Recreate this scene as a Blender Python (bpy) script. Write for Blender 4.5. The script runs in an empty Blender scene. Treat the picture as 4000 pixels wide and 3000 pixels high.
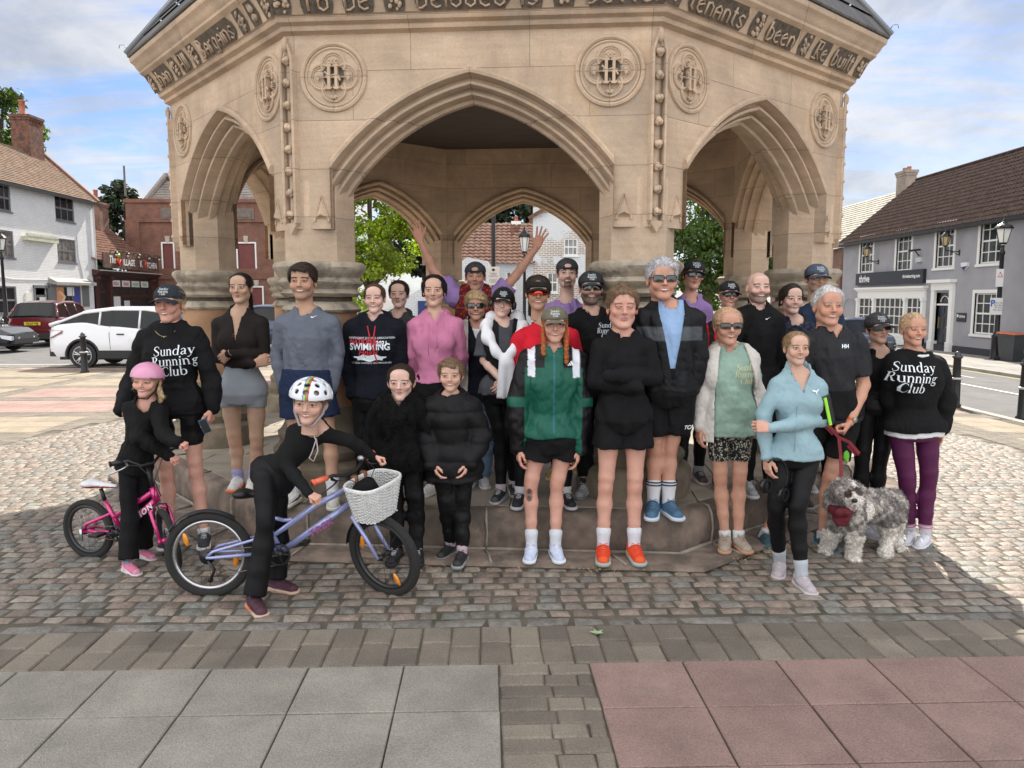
import bpy, math, random
import numpy as np
from mathutils import Vector, Matrix
from mathutils.bvhtree import BVHTree
R = math.radians
SC = bpy.context.scene
COL = SC.collection
rnd = random.Random(7)
# ------------------------------------------------------------------ camera, sky, sun, exposure
CH, PITCH, FPX = 1.76, R(6.31), 3010.0
cd = bpy.data.cameras.new('camera'); cam = bpy.data.objects.new('camera', cd); COL.objects.link(cam)
cam.location = (0, 0, CH); cam.rotation_euler = (R(90) - PITCH, 0, 0)
cd.sensor_width = 36; cd.lens = 36 * FPX / 4000; cd.clip_end = 2000; cd.clip_start = .05
SC.camera = cam
SUN_AZ, SUN_EL = R(10), R(43)          # azimuth to the right of straight ahead
W = bpy.data.worlds.new('World'); SC.world = W; W.use_nodes = True
def sky():
 nt = W.node_tree; N = nt.nodes; L = nt.links
 for n in list(N): N.remove(n)
 out = N.new('ShaderNodeOutputWorld'); bg = N.new('ShaderNodeBackground')
 st = N.new('ShaderNodeTexSky'); st.sky_type = 'NISHITA'; st.sun_disc = False
 st.sun_elevation = SUN_EL; st.sun_rotation = SUN_AZ; st.air_density = 1.0; st.dust_density = .6; st.ozone_density = 1.6
 tc = N.new('ShaderNodeTexCoord'); sep = N.new('ShaderNodeSeparateXYZ'); L.new(tc.outputs['Generated'], sep.inputs[0])
 def m(op, a, b=None, c=None):
  n = N.new('ShaderNodeMath'); n.operation = op
  for i, v in enumerate((a, b, c)):
   if v is None: continue
   if isinstance(v, (int, float)): n.inputs[i].default_value = v
   else: L.new(v, n.inputs[i])
  return n.outputs[0]
 zz = m('ADD', m('MAXIMUM', sep.outputs[2], 0), .16)
 cx = m('DIVIDE', sep.outputs[0], zz); cy = m('DIVIDE', sep.outputs[1], zz)
 cmb = N.new('ShaderNodeCombineXYZ'); L.new(cx, cmb.inputs[0]); L.new(cy, cmb.inputs[1])
 def noise(scale, detail, rough, vec, off, st=(1, 1, 1)):
  mp = N.new('ShaderNodeMapping'); mp.inputs['Location'].default_value = off; mp.inputs['Scale'].default_value = st
  L.new(vec, mp.inputs[0])
  n = N.new('ShaderNodeTexNoise'); n.inputs['Scale'].default_value = scale; n.inputs['Detail'].default_value = detail
  n.inputs['Roughness'].default_value = rough; n.inputs['Distortion'].default_value = .25
  L.new(mp.outputs[0], n.inputs['Vector']); return n.outputs[0]
 def ramp(v, a, b):
  n = N.new('ShaderNodeMapRange'); n.interpolation_type = 'SMOOTHSTEP'
  n.inputs[1].default_value = a; n.inputs[2].default_value = b; L.new(v, n.inputs[0]); return n.outputs[0]
 n1 = noise(2.6, 10, .56, tc.outputs['Generated'], (3.4, 1.9, .3), (1, 1, 2.1))
 n2 = noise(.8, 10, .62, cmb.outputs[0], (.2, 5.5, 2), (1.0, 4.2, 1))
 cum = ramp(n1, .43, .53)                       # heaped cloud
 cir = ramp(n2, .34, .60)                       # streaked high cloud
 left = ramp(sep.outputs[0], .25, -.15)
 cum = m('MULTIPLY', cum, m('ADD', .55, m('MULTIPLY', left, .45)))
 low = ramp(sep.outputs[2], .05, -.01)
 back = ramp(sep.outputs[1], .15, -.25)         # added bright fill in the unseen sky behind the photographer, lifts shaded fronts
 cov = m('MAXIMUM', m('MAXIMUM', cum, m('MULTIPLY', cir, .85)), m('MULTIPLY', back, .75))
 shade = ramp(noise(3.6, 7, .6, tc.outputs['Generated'], (1.5, 1.3, 4), (1, 1, 2)), .32, .62)
 cc = N.new('ShaderNodeMix'); cc.data_type = 'RGBA'
 cc.inputs[6].default_value = (.56, .59, .64, 1); cc.inputs[7].default_value = (.99, .97, .94, 1)
 L.new(shade, cc.inputs[0])
 sc = N.new('ShaderNodeVectorMath'); sc.operation = 'SCALE'; L.new(cc.outputs[2], sc.inputs[0])
 L.new(m('ADD', CLOUD, m('MULTIPLY', back, BACK_FILL)), sc.inputs['Scale'])
 sk = N.new('ShaderNodeVectorMath'); sk.operation = 'MULTIPLY'; L.new(st.outputs[0], sk.inputs[0])
 sk.inputs[1].default_value = (.50, .61, .82)
 mx = N.new('ShaderNodeMix'); mx.data_type = 'RGBA'; L.new(cov, mx.inputs[0])
 L.new(sk.outputs[0], mx.inputs[6]); L.new(sc.outputs[0], mx.inputs[7])
 L.new(mx.outputs[2], bg.inputs[0]); bg.inputs[1].default_value = SKY_STR
 L.new(bg.outputs[0], out.inputs[0])
SKY_STR, CLOUD, BACK_FILL = .085, 5.0, 8.6
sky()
sd = bpy.data.lights.new('sun', 'SUN'); sun = bpy.data.objects.new('sun', sd); COL.objects.link(sun)
sd.energy = 3.9; sd.angle = R(.55); sd.color = (1, .93, .82)
sv = Vector((math.sin(SUN_AZ) * math.cos(SUN_EL), math.cos(SUN_AZ) * math.cos(SUN_EL), math.sin(SUN_EL)))
sun.rotation_euler = sv.to_track_quat('Z', 'Y').to_euler()
SC.view_settings.view_transform = 'Standard'; SC.view_settings.look = 'None'
SC.view_settings.exposure = 1.15; SC.view_settings.gamma = 1
SC.cycles.max_bounces = 6; SC.cycles.diffuse_bounces = 3; SC.cycles.transparent_max_bounces = 12
# ------------------------------------------------------------------ projection helpers (photo pixel, 2212-wide grid -> world)
def ray(px, py):
 u = (px * 1.8083 - 2000) / FPX; v = (1500 - py * 1.8083) / FPX
 return np.array((u, math.cos(PITCH) + v * math.sin(PITCH), -math.sin(PITCH) + v * math.cos(PITCH)))
def U(px, py, D):
 d = ray(px, py); return np.array((0, 0, CH)) + d * (D / d[1])
def UX(px, py, X):
 d = ray(px, py); return np.array((0, 0, CH)) + d * (X / d[0])
def G(px, py, z=0):
 d = ray(px, py); return np.array((0, 0, CH)) + d * ((z - CH) / d[2])
def gz(x): return -.042 * max(0., x - 5.)
# ------------------------------------------------------------------ materials
MATS = {}
def _n(nt, t, **k):
 n = nt.nodes.new(t)
 for a, b in k.items(): setattr(n, a, b)
 return n
def mat(name, col=(.5, .5, .5), rough=.6, metal=0, vcol=False, var=0, vscale=8, bump=0, bscale=60, spec=.5, sheen=0, coat=0,
  trans=0, emit=0, stretch=None, dirt=None, sss=0, blot=None):
 if name in MATS: return MATS[name]
 m = bpy.data.materials.new(name); m.use_nodes = True; nt = m.node_tree; b = nt.nodes['Principled BSDF']; L = nt.links
 b.inputs['Base Color'].default_value = (*col, 1); b.inputs['Roughness'].default_value = rough
 b.inputs['Metallic'].default_value = metal; b.inputs['Specular IOR Level'].default_value = spec
 if sheen: b.inputs['Sheen Weight'].default_value = sheen; b.inputs['Sheen Roughness'].default_value = .5
 if coat: b.inputs['Coat Weight'].default_value = coat; b.inputs['Coat Roughness'].default_value = .04
 if trans: b.inputs['Transmission Weight'].default_value = trans
 if sss:
  b.inputs['Subsurface Weight'].default_value = sss; b.inputs['Subsurface Radius'].default_value = (.012, .004, .002); b.inputs['Subsurface Scale'].default_value = 1
 if emit: b.inputs['Emission Color'].default_value = (*col, 1); b.inputs['Emission Strength'].default_value = emit
 tc = _n(nt, 'ShaderNodeTexCoord'); vec = tc.outputs['Object']
 if stretch:
  mp = _n(nt, 'ShaderNodeMapping'); mp.inputs['Scale'].default_value = stretch; L.new(vec, mp.inputs[0]); vec = mp.outputs[0]
 base = None
 if vcol:
  a = _n(nt, 'ShaderNodeAttribute', attribute_name='Col'); base = a.outputs['Color']
 if var:
  no = _n(nt, 'ShaderNodeTexNoise'); no.inputs['Scale'].default_value = vscale; no.inputs['Detail'].default_value = 6
  L.new(vec, no.inputs['Vector'])
  mr = _n(nt, 'ShaderNodeMapRange'); mr.inputs[1].default_value = .3; mr.inputs[2].default_value = .7
  mr.inputs[3].default_value = 1 - var; mr.inputs[4].default_value = 1 + var; L.new(no.outputs[0], mr.inputs[0])
  sc = _n(nt, 'ShaderNodeVectorMath', operation='SCALE'); L.new(mr.outputs[0], sc.inputs['Scale'])
  if base: L.new(base, sc.inputs[0])
  else: sc.inputs[0].default_value = col
  base = sc.outputs[0]
 if blot:
  no = _n(nt, 'ShaderNodeTexNoise'); no.inputs['Scale'].default_value = blot[0]; no.inputs['Detail'].default_value = 9; no.inputs['Roughness'].default_value = .7; L.new(vec, no.inputs['Vector'])
  mr = _n(nt, 'ShaderNodeMapRange'); mr.inputs[1].default_value = .3; mr.inputs[2].default_value = .65; mr.inputs[3].default_value = blot[1]; mr.inputs[4].default_value = blot[2]; L.new(no.outputs[0], mr.inputs[0])
  sc = _n(nt, 'ShaderNodeVectorMath', operation='SCALE'); L.new(mr.outputs[0], sc.inputs['Scale']); L.new(base, sc.inputs[0]); base = sc.outputs[0]
 if dirt:
  no = _n(nt, 'ShaderNodeTexNoise'); no.inputs['Scale'].default_value = dirt[1]; no.inputs['Detail'].default_value = 8; no.inputs['Roughness'].default_value = .65
  L.new(vec, no.inputs['Vector'])
  mr = _n(nt, 'ShaderNodeMapRange'); mr.inputs[1].default_value = dirt[2]; mr.inputs[2].default_value = dirt[2] + .14; L.new(no.outputs[0], mr.inputs[0])
  mx = _n(nt, 'ShaderNodeMix', data_type='RGBA'); L.new(mr.outputs[0], mx.inputs[0])
  if base: L.new(base, mx.inputs[6])
  else: mx.inputs[6].default_value = (*col, 1)
  mx.inputs[7].default_value = (*dirt[0], 1); base = mx.outputs[2]
 if base: L.new(base, b.inputs['Base Color'])
 if bump:
  no = _n(nt, 'ShaderNodeTexNoise'); no.inputs['Scale'].default_value = bscale; no.inputs['Detail'].default_value = 5
  L.new(vec, no.inputs['Vector'])
  bp = _n(nt, 'ShaderNodeBump'); bp.inputs['Strength'].default_value = bump; bp.inputs['Distance'].default_value = .01
  L.new(no.outputs[0], bp.inputs['Height']); L.new(bp.outputs[0], b.inputs['Normal'])
 MATS[name] = m; return m
def brickmat(name, c1, c2, mortar, bw=.225, bh=.075, ms=.01, axis='y', bump=.6, rough=.85, var=.25, dirt=None, offset=.5, patch=None, squash=1):
 """bricks laid in object space: rows along z, courses along the given horizontal axis"""
 if name in MATS: return MATS[name]
 m = bpy.data.materials.new(name); m.use_nodes = True; nt = m.node_tree; b = nt.nodes['Principled BSDF']; L = nt.links
 b.inputs['Roughness'].default_value = rough
 tc = _n(nt, 'ShaderNodeTexCoord'); sp = _n(nt, 'ShaderNodeSeparateXYZ'); L.new(tc.outputs['Object'], sp.inputs[0])
 cb = _n(nt, 'ShaderNodeCombineXYZ')
 if axis == 'xy':
  ad = _n(nt, 'ShaderNodeMath', operation='ADD'); L.new(sp.outputs[0], ad.inputs[0]); L.new(sp.outputs[1], ad.inputs[1]); L.new(ad.outputs[0], cb.inputs[0])
 else: L.new(sp.outputs[0 if axis == 'x' else 1], cb.inputs[0])
 L.new(sp.outputs[2], cb.inputs[1])
 wob = _n(nt, 'ShaderNodeTexNoise'); wob.inputs['Scale'].default_value = 3; L.new(cb.outputs[0], wob.inputs['Vector'])
 va = _n(nt, 'ShaderNodeVectorMath', operation='MULTIPLY_ADD'); L.new(wob.outputs['Color'], va.inputs[0]); va.inputs[1].default_value = (.012, .012, 0); L.new(cb.outputs[0], va.inputs[2])
 t = _n(nt, 'ShaderNodeTexBrick'); L.new(va.outputs[0], t.inputs['Vector']); t.offset = offset
 t.inputs['Scale'].default_value = 1; t.inputs['Mortar Size'].default_value = ms; t.inputs['Mortar Smooth'].default_value = .2
 t.inputs['Brick Width'].default_value = bw; t.inputs['Row Height'].default_value = bh; t.inputs['Bias'].default_value = 0
 t.inputs['Color1'].default_value = (*c1, 1); t.inputs['Color2'].default_value = (*c2, 1); t.inputs['Mortar'].default_value = (*mortar, 1)
 no = _n(nt, 'ShaderNodeTexNoise'); no.inputs['Scale'].default_value = 1.3; no.inputs['Detail'].default_value = 9; no.inputs['Roughness'].default_value = .65
 L.new(tc.outputs['Object'], no.inputs['Vector'])
 mr = _n(nt, 'ShaderNodeMapRange'); mr.inputs[1].default_value = .3; mr.inputs[2].default_value = .7; mr.inputs[3].default_value = 1 - var; mr.inputs[4].default_value = 1 + var
 L.new(no.outputs[0], mr.inputs[0])
 sc = _n(nt, 'ShaderNodeVectorMath', operation='SCALE'); L.new(t.outputs['Color'], sc.inputs[0]); L.new(mr.outputs[0], sc.inputs['Scale'])
 base = sc.outputs[0]
 for dd in (dirt, patch):
  if not dd: continue
  n2 = _n(nt, 'ShaderNodeTexNoise'); n2.inputs['Scale'].default_value = dd[1]; n2.inputs['Detail'].default_value = 10; n2.inputs['Roughness'].default_value = .7
  L.new(tc.outputs['Object'], n2.inputs['Vector'])
  m2 = _n(nt, 'ShaderNodeMapRange'); m2.inputs[1].default_value = dd[2]; m2.inputs[2].default_value = dd[2] + dd[3]; L.new(n2.outputs[0], m2.inputs[0])
  mx = _n(nt, 'ShaderNodeMix', data_type='RGBA'); L.new(m2.outputs[0], mx.inputs[0]); L.new(base, mx.inputs[6]); mx.inputs[7].default_value = (*dd[0], 1)
  base = mx.outputs[2]
 L.new(base, b.inputs['Base Color'])
 ad = _n(nt, 'ShaderNodeMath', operation='MULTIPLY_ADD'); L.new(t.outputs['Fac'], ad.inputs[0]); ad.inputs[1].default_value = -1
 n3 = _n(nt, 'ShaderNodeTexNoise'); n3.inputs['Scale'].default_value = 22; n3.inputs['Detail'].default_value = 6; L.new(tc.outputs['Object'], n3.inputs['Vector']); L.new(n3.outputs[0], ad.inputs[2])
 bp = _n(nt, 'ShaderNodeBump'); bp.inputs['Strength'].default_value = bump; bp.inputs['Distance'].default_value = .008
 L.new(ad.outputs[0], bp.inputs['Height']); L.new(bp.outputs[0], b.inputs['Normal'])
 MATS[name] = m; return m
# ------------------------------------------------------------------ objects
def tag(o, label=None, cat=None, group=None, kind=None):
 if label: o['label'] = label
 if cat: o['category'] = cat
 if group: o['group'] = group
 if kind: o['kind'] = kind
 return o
def empty(name, loc=(0, 0, 0), rz=0, label=None, cat=None, group=None):
 o = bpy.data.objects.new(name, None); COL.objects.link(o); o.location = loc; o.rotation_euler = (0, 0, rz); o.empty_display_size = .2
 return tag(o, label, cat, group)
def mesh_np(name, V, F, material, parent=None, smooth=True, C=None, mi=None):
 V = np.asarray(V, np.float32); me = bpy.data.meshes.new(name)
 if isinstance(F, np.ndarray) and F.ndim == 2:
  n, k = F.shape; me.vertices.add(len(V)); me.vertices.foreach_set('co', V.ravel())
  me.loops.add(n * k); me.loops.foreach_set('vertex_index', F.astype(np.int32).ravel())
  me.polygons.add(n); me.polygons.foreach_set('loop_start', np.arange(0, n * k, k, dtype=np.int32))
  me.polygons.foreach_set('loop_total', np.full(n, k, np.int32))
  me.update(calc_edges=True)
 else: me.from_pydata([tuple(map(float, v)) for v in V], [], [tuple(map(int, f)) for f in F]); me.update()
 if C is not None:
  C = np.asarray(C, np.float32)
  if C.shape[1] == 3: C = np.concatenate([C, np.ones((len(C), 1), np.float32)], 1)
  a = me.color_attributes.new('Col', 'FLOAT_COLOR', 'POINT'); a.data.foreach_set('color', C.ravel())
 ms = material if isinstance(material, (list, tuple)) else [material]
 for q in ms: me.materials.append(q)
 if mi is not None: me.polygons.foreach_set('material_index', np.asarray(mi, np.int32))
 me.polygons.foreach_set('use_smooth', np.full(len(me.polygons), bool(smooth)))
 o = bpy.data.objects.new(name, me); COL.objects.link(o)
 if parent: o.parent = parent
 return o
class MB:
 """collects shapes, builds ONE mesh"""
 def __init__(s): s.V = []; s.F = []; s.C = []; s.col = (1, 1, 1); s.M = None
 def add(s, vs, fs, col=None):
  b = len(s.V); c = col or s.col
  for v in vs:
   v = Vector(v)
   if s.M is not None: v = s.M @ v
   s.V.append(tuple(v)); s.C.append(c)
  s.F += [tuple(i + b for i in f) for f in fs]
 def box(s, x0, x1, y0, y1, z0, z1, col=None, bev=0):
  if bev:
   b = bev; vs = [];
   for z, e in ((z0, 1), (z0 + b, 0), (z1 - b, 0), (z1, 1)):
    i = b if e else 0
    for x, y, in ((x0 + i, y0 + b * (1 if e else 1)), (x1 - i, y0 + b), (x1 - i, y1 - b), (x0 + i, y1 - b)): vs.append((x, y, z))
    if not e:
     pass
   # simple chamfered top and bottom
   vs = []
   for z, i in ((z0, b), (z0 + b, 0), (z1 - b, 0), (z1, b)):
    vs += [(x0 + i, y0 + i, z), (x1 - i, y0 + i, z), (x1 - i, y1 - i, z), (x0 + i, y1 - i, z)]
   fs = [(3, 2, 1, 0), (12, 13, 14, 15)]
   for k in range(3):
    for j in range(4): fs.append((k * 4 + j, k * 4 + (j + 1) % 4, k * 4 + 4 + (j + 1) % 4, k * 4 + 4 + j))
   s.add(vs, fs, col); return
  s.add([(x0, y0, z0), (x1, y0, z0), (x1, y1, z0), (x0, y1, z0), (x0, y0, z1), (x1, y0, z1), (x1, y1, z1), (x0, y1, z1)],
              [(3, 2, 1, 0), (4, 5, 6, 7), (0, 1, 5, 4), (1, 2, 6, 5), (2, 3, 7, 6), (3, 0, 4, 7)], col)
 def tube(s, pts, r, n=8, col=None, closed=False, caps=True):
  pts = [Vector(p) for p in pts]; m = len(pts); rs = r if isinstance(r, (list, tuple)) else [r] * m
  up = Vector((0, 0, 1)); vs = []; prev = None
  for i, p in enumerate(pts):
   t = (pts[(i + 1) % m] - pts[i - 1]) if closed else (pts[min(i + 1, m - 1)] - pts[max(i - 1, 0)])
   if t.length < 1e-9: t = Vector((0, 0, 1))
   t.normalize()
   if prev is None:
    a = t.orthogonal().normalized()
   else:
    a = prev - t * prev.dot(t)
    a = a.normalized() if a.length > 1e-6 else t.orthogonal().normalized()
   prev = a; b = t.cross(a)
   for k in range(n):
    w = 2 * math.pi * k / n; vs.append(p + (a * math.cos(w) + b * math.sin(w)) * rs[i])
  fs = []
  for i in range(m if closed else m - 1):
   j = (i + 1) % m
   for k in range(n): fs.append((i * n + k, i * n + (k + 1) % n, j * n + (k + 1) % n, j * n + k))
  if not closed and caps: fs += [tuple(range(n - 1, -1, -1)), tuple(range((m - 1) * n, m * n))]
  s.add(vs, fs, col)
 def lathe(s, prof, n=16, c=(0, 0), col=None, axis='z', a0=0, ec=1):
  vs = []; m = len(prof)
  for r, z in prof:
   for k in range(n):
    w = a0 + 2 * math.pi * k / n
    x, y = c[0] + r * math.cos(w), c[1] + r * math.sin(w) * ec
    vs.append((x, y, z) if axis == 'z' else ((x, z, y) if axis == 'y' else (z, x, y)))
  fs = [(i * n + k, i * n + (k + 1) % n, (i + 1) * n + (k + 1) % n, (i + 1) * n + k) for i in range(m - 1) for k in range(n)]
  fs += [tuple(range(n - 1, -1, -1)), tuple(range((m - 1) * n, m * n))]
  if axis == 'y': fs = [f[::-1] for f in fs]
  s.add(vs, fs, col)
 def prism(s, poly, y0, y1, col=None):            # polygon in x,z swept along y
  n = len(poly); vs = [(x, y0, z) for x, z in poly] + [(x, y1, z) for x, z in poly]
  s.add(vs, [tuple(range(n)), tuple(range(2 * n - 1, n - 1, -1))] + [((i + 1) % n, i, n + i, n + (i + 1) % n) for i in range(n)], col)
 def ball(s, c, r, n=8, col=None, sc=(1, 1, 1)):
  vs = []; fs = []
  for i in range(n + 1):
   ph = math.pi * i / n
   for k in range(2 * n):
    w = math.pi * k / n
    vs.append((c[0] + r * sc[0] * math.sin(ph) * math.cos(w), c[1] + r * sc[1] * math.sin(ph) * math.sin(w), c[2] + r * sc[2] * math.cos(ph)))
  for i in range(n):
   for k in range(2 * n):
    fs.append((i * 2 * n + k, (i + 1) * 2 * n + k, (i + 1) * 2 * n + (k + 1) % (2 * n), i * 2 * n + (k + 1) % (2 * n)))
  s.add(vs, fs, col)
 def build(s, name, material, parent=None, smooth=False, vc=False):
  o = mesh_np(name, s.V, s.F, material, parent, smooth, C=s.C if vc else None)
  return o
def autosm(o, ang=40):
 me = o.data; me.polygons.foreach_set('use_smooth', np.ones(len(me.polygons), bool))
 try: me.set_sharp_from_angle(angle=R(ang))
 except Exception: pass
 return o
def text_mesh(txt, size=.1, ext=0, align='CENTER', shear=0, off=0, spacing=1, line=1, sx=1):
 cu = bpy.data.curves.new('t', 'FONT'); cu.body = txt; cu.size = size; cu.extrude = ext; cu.align_x = align; cu.align_y = 'CENTER'
 cu.shear = shear; cu.offset = off; cu.space_character = spacing; cu.space_line = line; cu.resolution_u = 3
 o = bpy.data.objects.new('t', cu); COL.objects.link(o)
 bpy.context.view_layer.update()
 dg = bpy.context.evaluated_depsgraph_get(); me = bpy.data.meshes.new_from_object(o.evaluated_get(dg))
 V = [(v.co.x * sx, v.co.y, v.co.z) for v in me.vertices]; F = [tuple(p.vertices) for p in me.polygons]
 bpy.data.objects.remove(o); bpy.data.curves.remove(cu); bpy.data.meshes.remove(me)
 return V, F
def put_text(name, txt, size, material, parent, M, **k):
 V, F = text_mesh(txt, size, **k)
 V = [tuple(M @ Vector(v)) for v in V]
 return mesh_np(name, V, F, material, parent, False)
# ------------------------------------------------------------------ ground
AX = np.array((.0336 * -1, 1.0)); AX /= np.linalg.norm(AX)      # paving runs this way
PR = np.array((AX[1], -AX[0]))
Y0 = 3.53
def pv(u, v): return (PR * u + AX * v)                     # paving frame: v distance along, u across
def ground_setting():
 # base sheets
 def sheet(name, poly, z, m, sub=None):
  n = len(poly)
  return tag(mesh_np(name, [(x, y, z + gz(x)) for x, y in poly], [tuple(range(n))], m, None, False), kind='structure')
 asp = mat('asphalt', (.125, .122, .12), .9, var=.25, vscale=2.2, bump=.8, bscale=90, dirt=((.17, .165, .16), 90, .5))
 xs = [-400, -60, 5, 7.9, 13.7, 20, 30, 60, 400]; V = []; F = []
 for x in xs: V += [(x, -30, gz(min(x, 30))-.004), (x, 700, gz(min(x, 30))-.004)]
 F = [(2 * i, 2 * i + 2, 2 * i + 3, 2 * i + 1) for i in range(len(xs) - 1)]
 tag(mesh_np('ground', V, F, asp, None, False), kind='structure')
 # bedding under the paving (dark joints)
 bed = mat('joint_dirt', (.105, .09, .068), .95, var=.5, vscale=5, bump=.5, bscale=50, dirt=((.06, .075, .03), 3, .56))
 tag(mesh_np('paving_bed', [(-14, 0, .008), (5, 0, .008), (7.7, 0, .008 + gz(7.7)), (7.7, 19.9, .008 + gz(7.7)), (5, 19.9, .008), (-14, 19.9, .008)],
    [(0, 1, 4, 5), (1, 2, 3, 4)], bed, None, False), kind='structure')
 stonem = mat('paving_stone', vcol=True, rough=.8, var=.22, vscale=110, bump=.7, bscale=160, dirt=((.15, .135, .11), 1.7, .62), blot=(2.6, .74, 1.12))
 setm = mat('granite_setts', vcol=True, rough=.62, var=.28, vscale=26, bump=.9, bscale=55)
 C0 = np.array((CX, CY))
 def stone(mb, u0, u1, v0, v1, zt, col, b=.006, jit=0, dome=0):
  cs = [(u0, v0), (u1, v0), (u1, v1), (u0, v1)]
  cs = [(u + rnd.uniform(-jit, jit), v + rnd.uniform(-jit, jit)) for u, v in cs]
  mu = (u0 + u1) / 2; mv = (v0 + v1) / 2; vs = []
  tl = [rnd.uniform(-1, 1) * jit * .35 for _ in range(4)]
  for z, k in ((0., 0), (zt - b, 0), (zt, 1)):
   for q, (u, v) in enumerate(cs):
    if k: u += b * (1.6 if dome else 1) * (1 if u < mu else -1); v += b * (1.6 if dome else 1) * (1 if v < mv else -1)
    p = pv(u, v); vs.append((p[0], p[1], z + gz(p[0]) + (tl[q] if z else 0)))
  fs = [(0, 1, 5, 4), (1, 2, 6, 5), (2, 3, 7, 6), (3, 0, 4, 7), (4, 5, 9, 8), (5, 6, 10, 9), (6, 7, 11, 10), (7, 4, 8, 11)]
  if dome:
   p = pv(mu + rnd.uniform(-.01, .01), mv + rnd.uniform(-.01, .01)); vs.append((p[0], p[1], zt + dome + gz(p[0])))
   fs += [(8, 9, 12), (9, 10, 12), (10, 11, 12), (11, 8, 12)]
  else: fs.append((8, 9, 10, 11))
  mb.add(vs, fs, col)
 def jc(c, a):
  k = 1 + rnd.uniform(-a, a); return tuple(x * k for x in c)
 slabs = MB(); pav = MB(); cob = MB()
 grey, pink, buff, dark = (.325, .30, .255), (.32, .21, .18), (.305, .25, .18), (.215, .185, .145)
 # foreground slabs
 uc = PR @ np.array(((1078 * 1.8083 - 2000) / FPX * 3.76, Y0))
 vF = AX @ np.array((0, Y0))
 S = .452; w_band = .435
 def inr(u, v, marg=0):
  p = pv(u, v); return (p[0] - C0[0]) ** 2 + (p[1] - C0[1]) ** 2 < (6.15 + marg) ** 2
 for j in range(1, 5):
  v1 = vF - (j - 1) * S * .93; v0 = v1 - S * .93
  for i in range(0, 9): stone(slabs, uc - (i + 1) * S + .004, uc - i * S - .004, v0 + .004, v1 - .004, .02, jc(grey, .08), .004, .0022)
  for i in range(0, 9): stone(slabs, uc + w_band + i * S + .004, uc + w_band + (i + 1) * S - .004, v0 + .004, v1 - .004, .02, jc(pink, .08), .004, .0022)
 # centre strip of block paving
 v = vF; r_ = 0
 while v > vF - 2.0:
  hgt = .105; o = (0, .1)[r_ % 2]
  us = [uc, uc + .11 + o, uc + .33 + o * .3, uc + w_band] if r_ % 2 else [uc, uc + .24, uc + w_band]
  for a, b in zip(us[:-1], us[1:]): stone(pav, a + .003, b - .003, v - hgt + .003, v - .003, .018, jc(dark, .28), .008, .005)
  v -= hgt; r_ += 1
 # transverse band: blocks laid end-on in two alternating courses
 u = -5.2; i = 0
 while u < 5.4:
  w_ = .152; cut = .19 if i % 2 else .245
  stone(pav, u + .003, u + w_ - .003, vF + .003, vF + cut - .003, .018, jc(dark, .28), .008, .005)
  stone(pav, u + .003, u + w_ - .003, vF + cut + .003, vF + .43 - .003, .018, jc(dark, .28), .008, .005)
  u += w_; i += 1
 vC = vF + .43
 # irregular rubble course, then setts in rough rows
 u = -5.4
 while u < 5.6:
  w_ = rnd.uniform(.14, .34); stone(cob, u + .008, u + w_ - .008, vC + .01, vC + .105, .012, jc((.19, .175, .155), .2), .008, .012, .004); u += w_
 v = vC + .12; setc = [(.23, .18, .145), (.20, .185, .16), (.25, .20, .16), (.19, .185, .165), (.235, .20, .165), (.22, .17, .14), (.26, .225, .185)]
 row = 0
 while v < CY + 6.3:
  h_ = rnd.uniform(.092, .112)
  u = -7.5 + rnd.uniform(0, .1)
  while u < 7.5:
   w_ = rnd.uniform(.112, .165)
   p = pv(u + w_ / 2, v + h_ / 2); rr = math.hypot(p[0] - C0[0], p[1] - C0[1])
   if rr < 6.1 and rr > 3.2:
    wv = .012 * math.sin(u * 1.7 + row * .4)
    stone(cob, u + .011, u + w_ - .011, v + .009 + wv, v + h_ - .009 + wv, .016, jc(rnd.choice(setc), .22), .009, .008, .005)
   u += w_
  v += h_; row += 1
 # plaza beyond: panels of slabs between bands of blocks
 def panelcol(pi, pj): return (buff, pink, buff, buff, pink)[(pi * 2 + pj * 3) % 5]
 PW, PH = 3.1, 1.85
 for pi in range(-5, 4):
  for pj in range(0, 9):
   u0 = uc + w_band / 2 + pi * PW; v0 = vC + .2 + pj * PH
   c0 = panelcol(pi, pj)
   for a in range(6):
    for b in range(3):
     ua, va = u0 + .43 + a * .445, v0 + .45 + b * .465
     p = pv(ua + .22, va + .22)
     if p[1] > 19.6 or p[0] > 7.45 or p[0] < -13.8 or inr(ua + .22, va + .22, .35): continue
     stone(slabs, ua + .004, ua + .441, va + .004, va + .461, .02, jc(c0, .09), .004)
 u = -14.2
 while u < 8:
  v = vC + .1
  while v < 20:
   p = pv(u + .1, v + .05)
   if p[1] < 19.7 and -13.9 < p[0] < 7.6 and not inr(u + .1, v + .05, .02):
    fu = (u + .1 - uc - w_band / 2) % PW; fv = (v + .05 - vC - .2) % PH
    if fu < .43 or fu > 3.09 or fv < .45 or inr(u + .1, v + .05, .36): stone(pav, u + .004, u + .196, v + .004, v + .096, .017, jc(dark, .2), .005)
   v += .1
  u += .2
 tag(slabs.build('paving_slabs', stonem, None, False, True), kind='structure')
 tag(pav.build('block_paving', stonem, None, False, True), kind='structure')
 o = cob.build('cobbles', setm, None, False, True); tag(o, kind='structure'); autosm(o, 50)
 # kerbs, far pavements, road markings
 kerb = MB()
 for i in range(24): kerb.box(7.72, 7.86, -2 + i * .92, -2 + i * .92 + .91, gz(7.8) - .1, gz(7.8) + .022, jc((.42, .39, .34), .1), .008)
 for i in range(50): kerb.box(13.62, 13.75, 4 + i * .92, 4.91 + i * .92, gz(13.7) - .1, gz(13.7) + .10, jc((.36, .34, .31), .1), .01)
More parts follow.
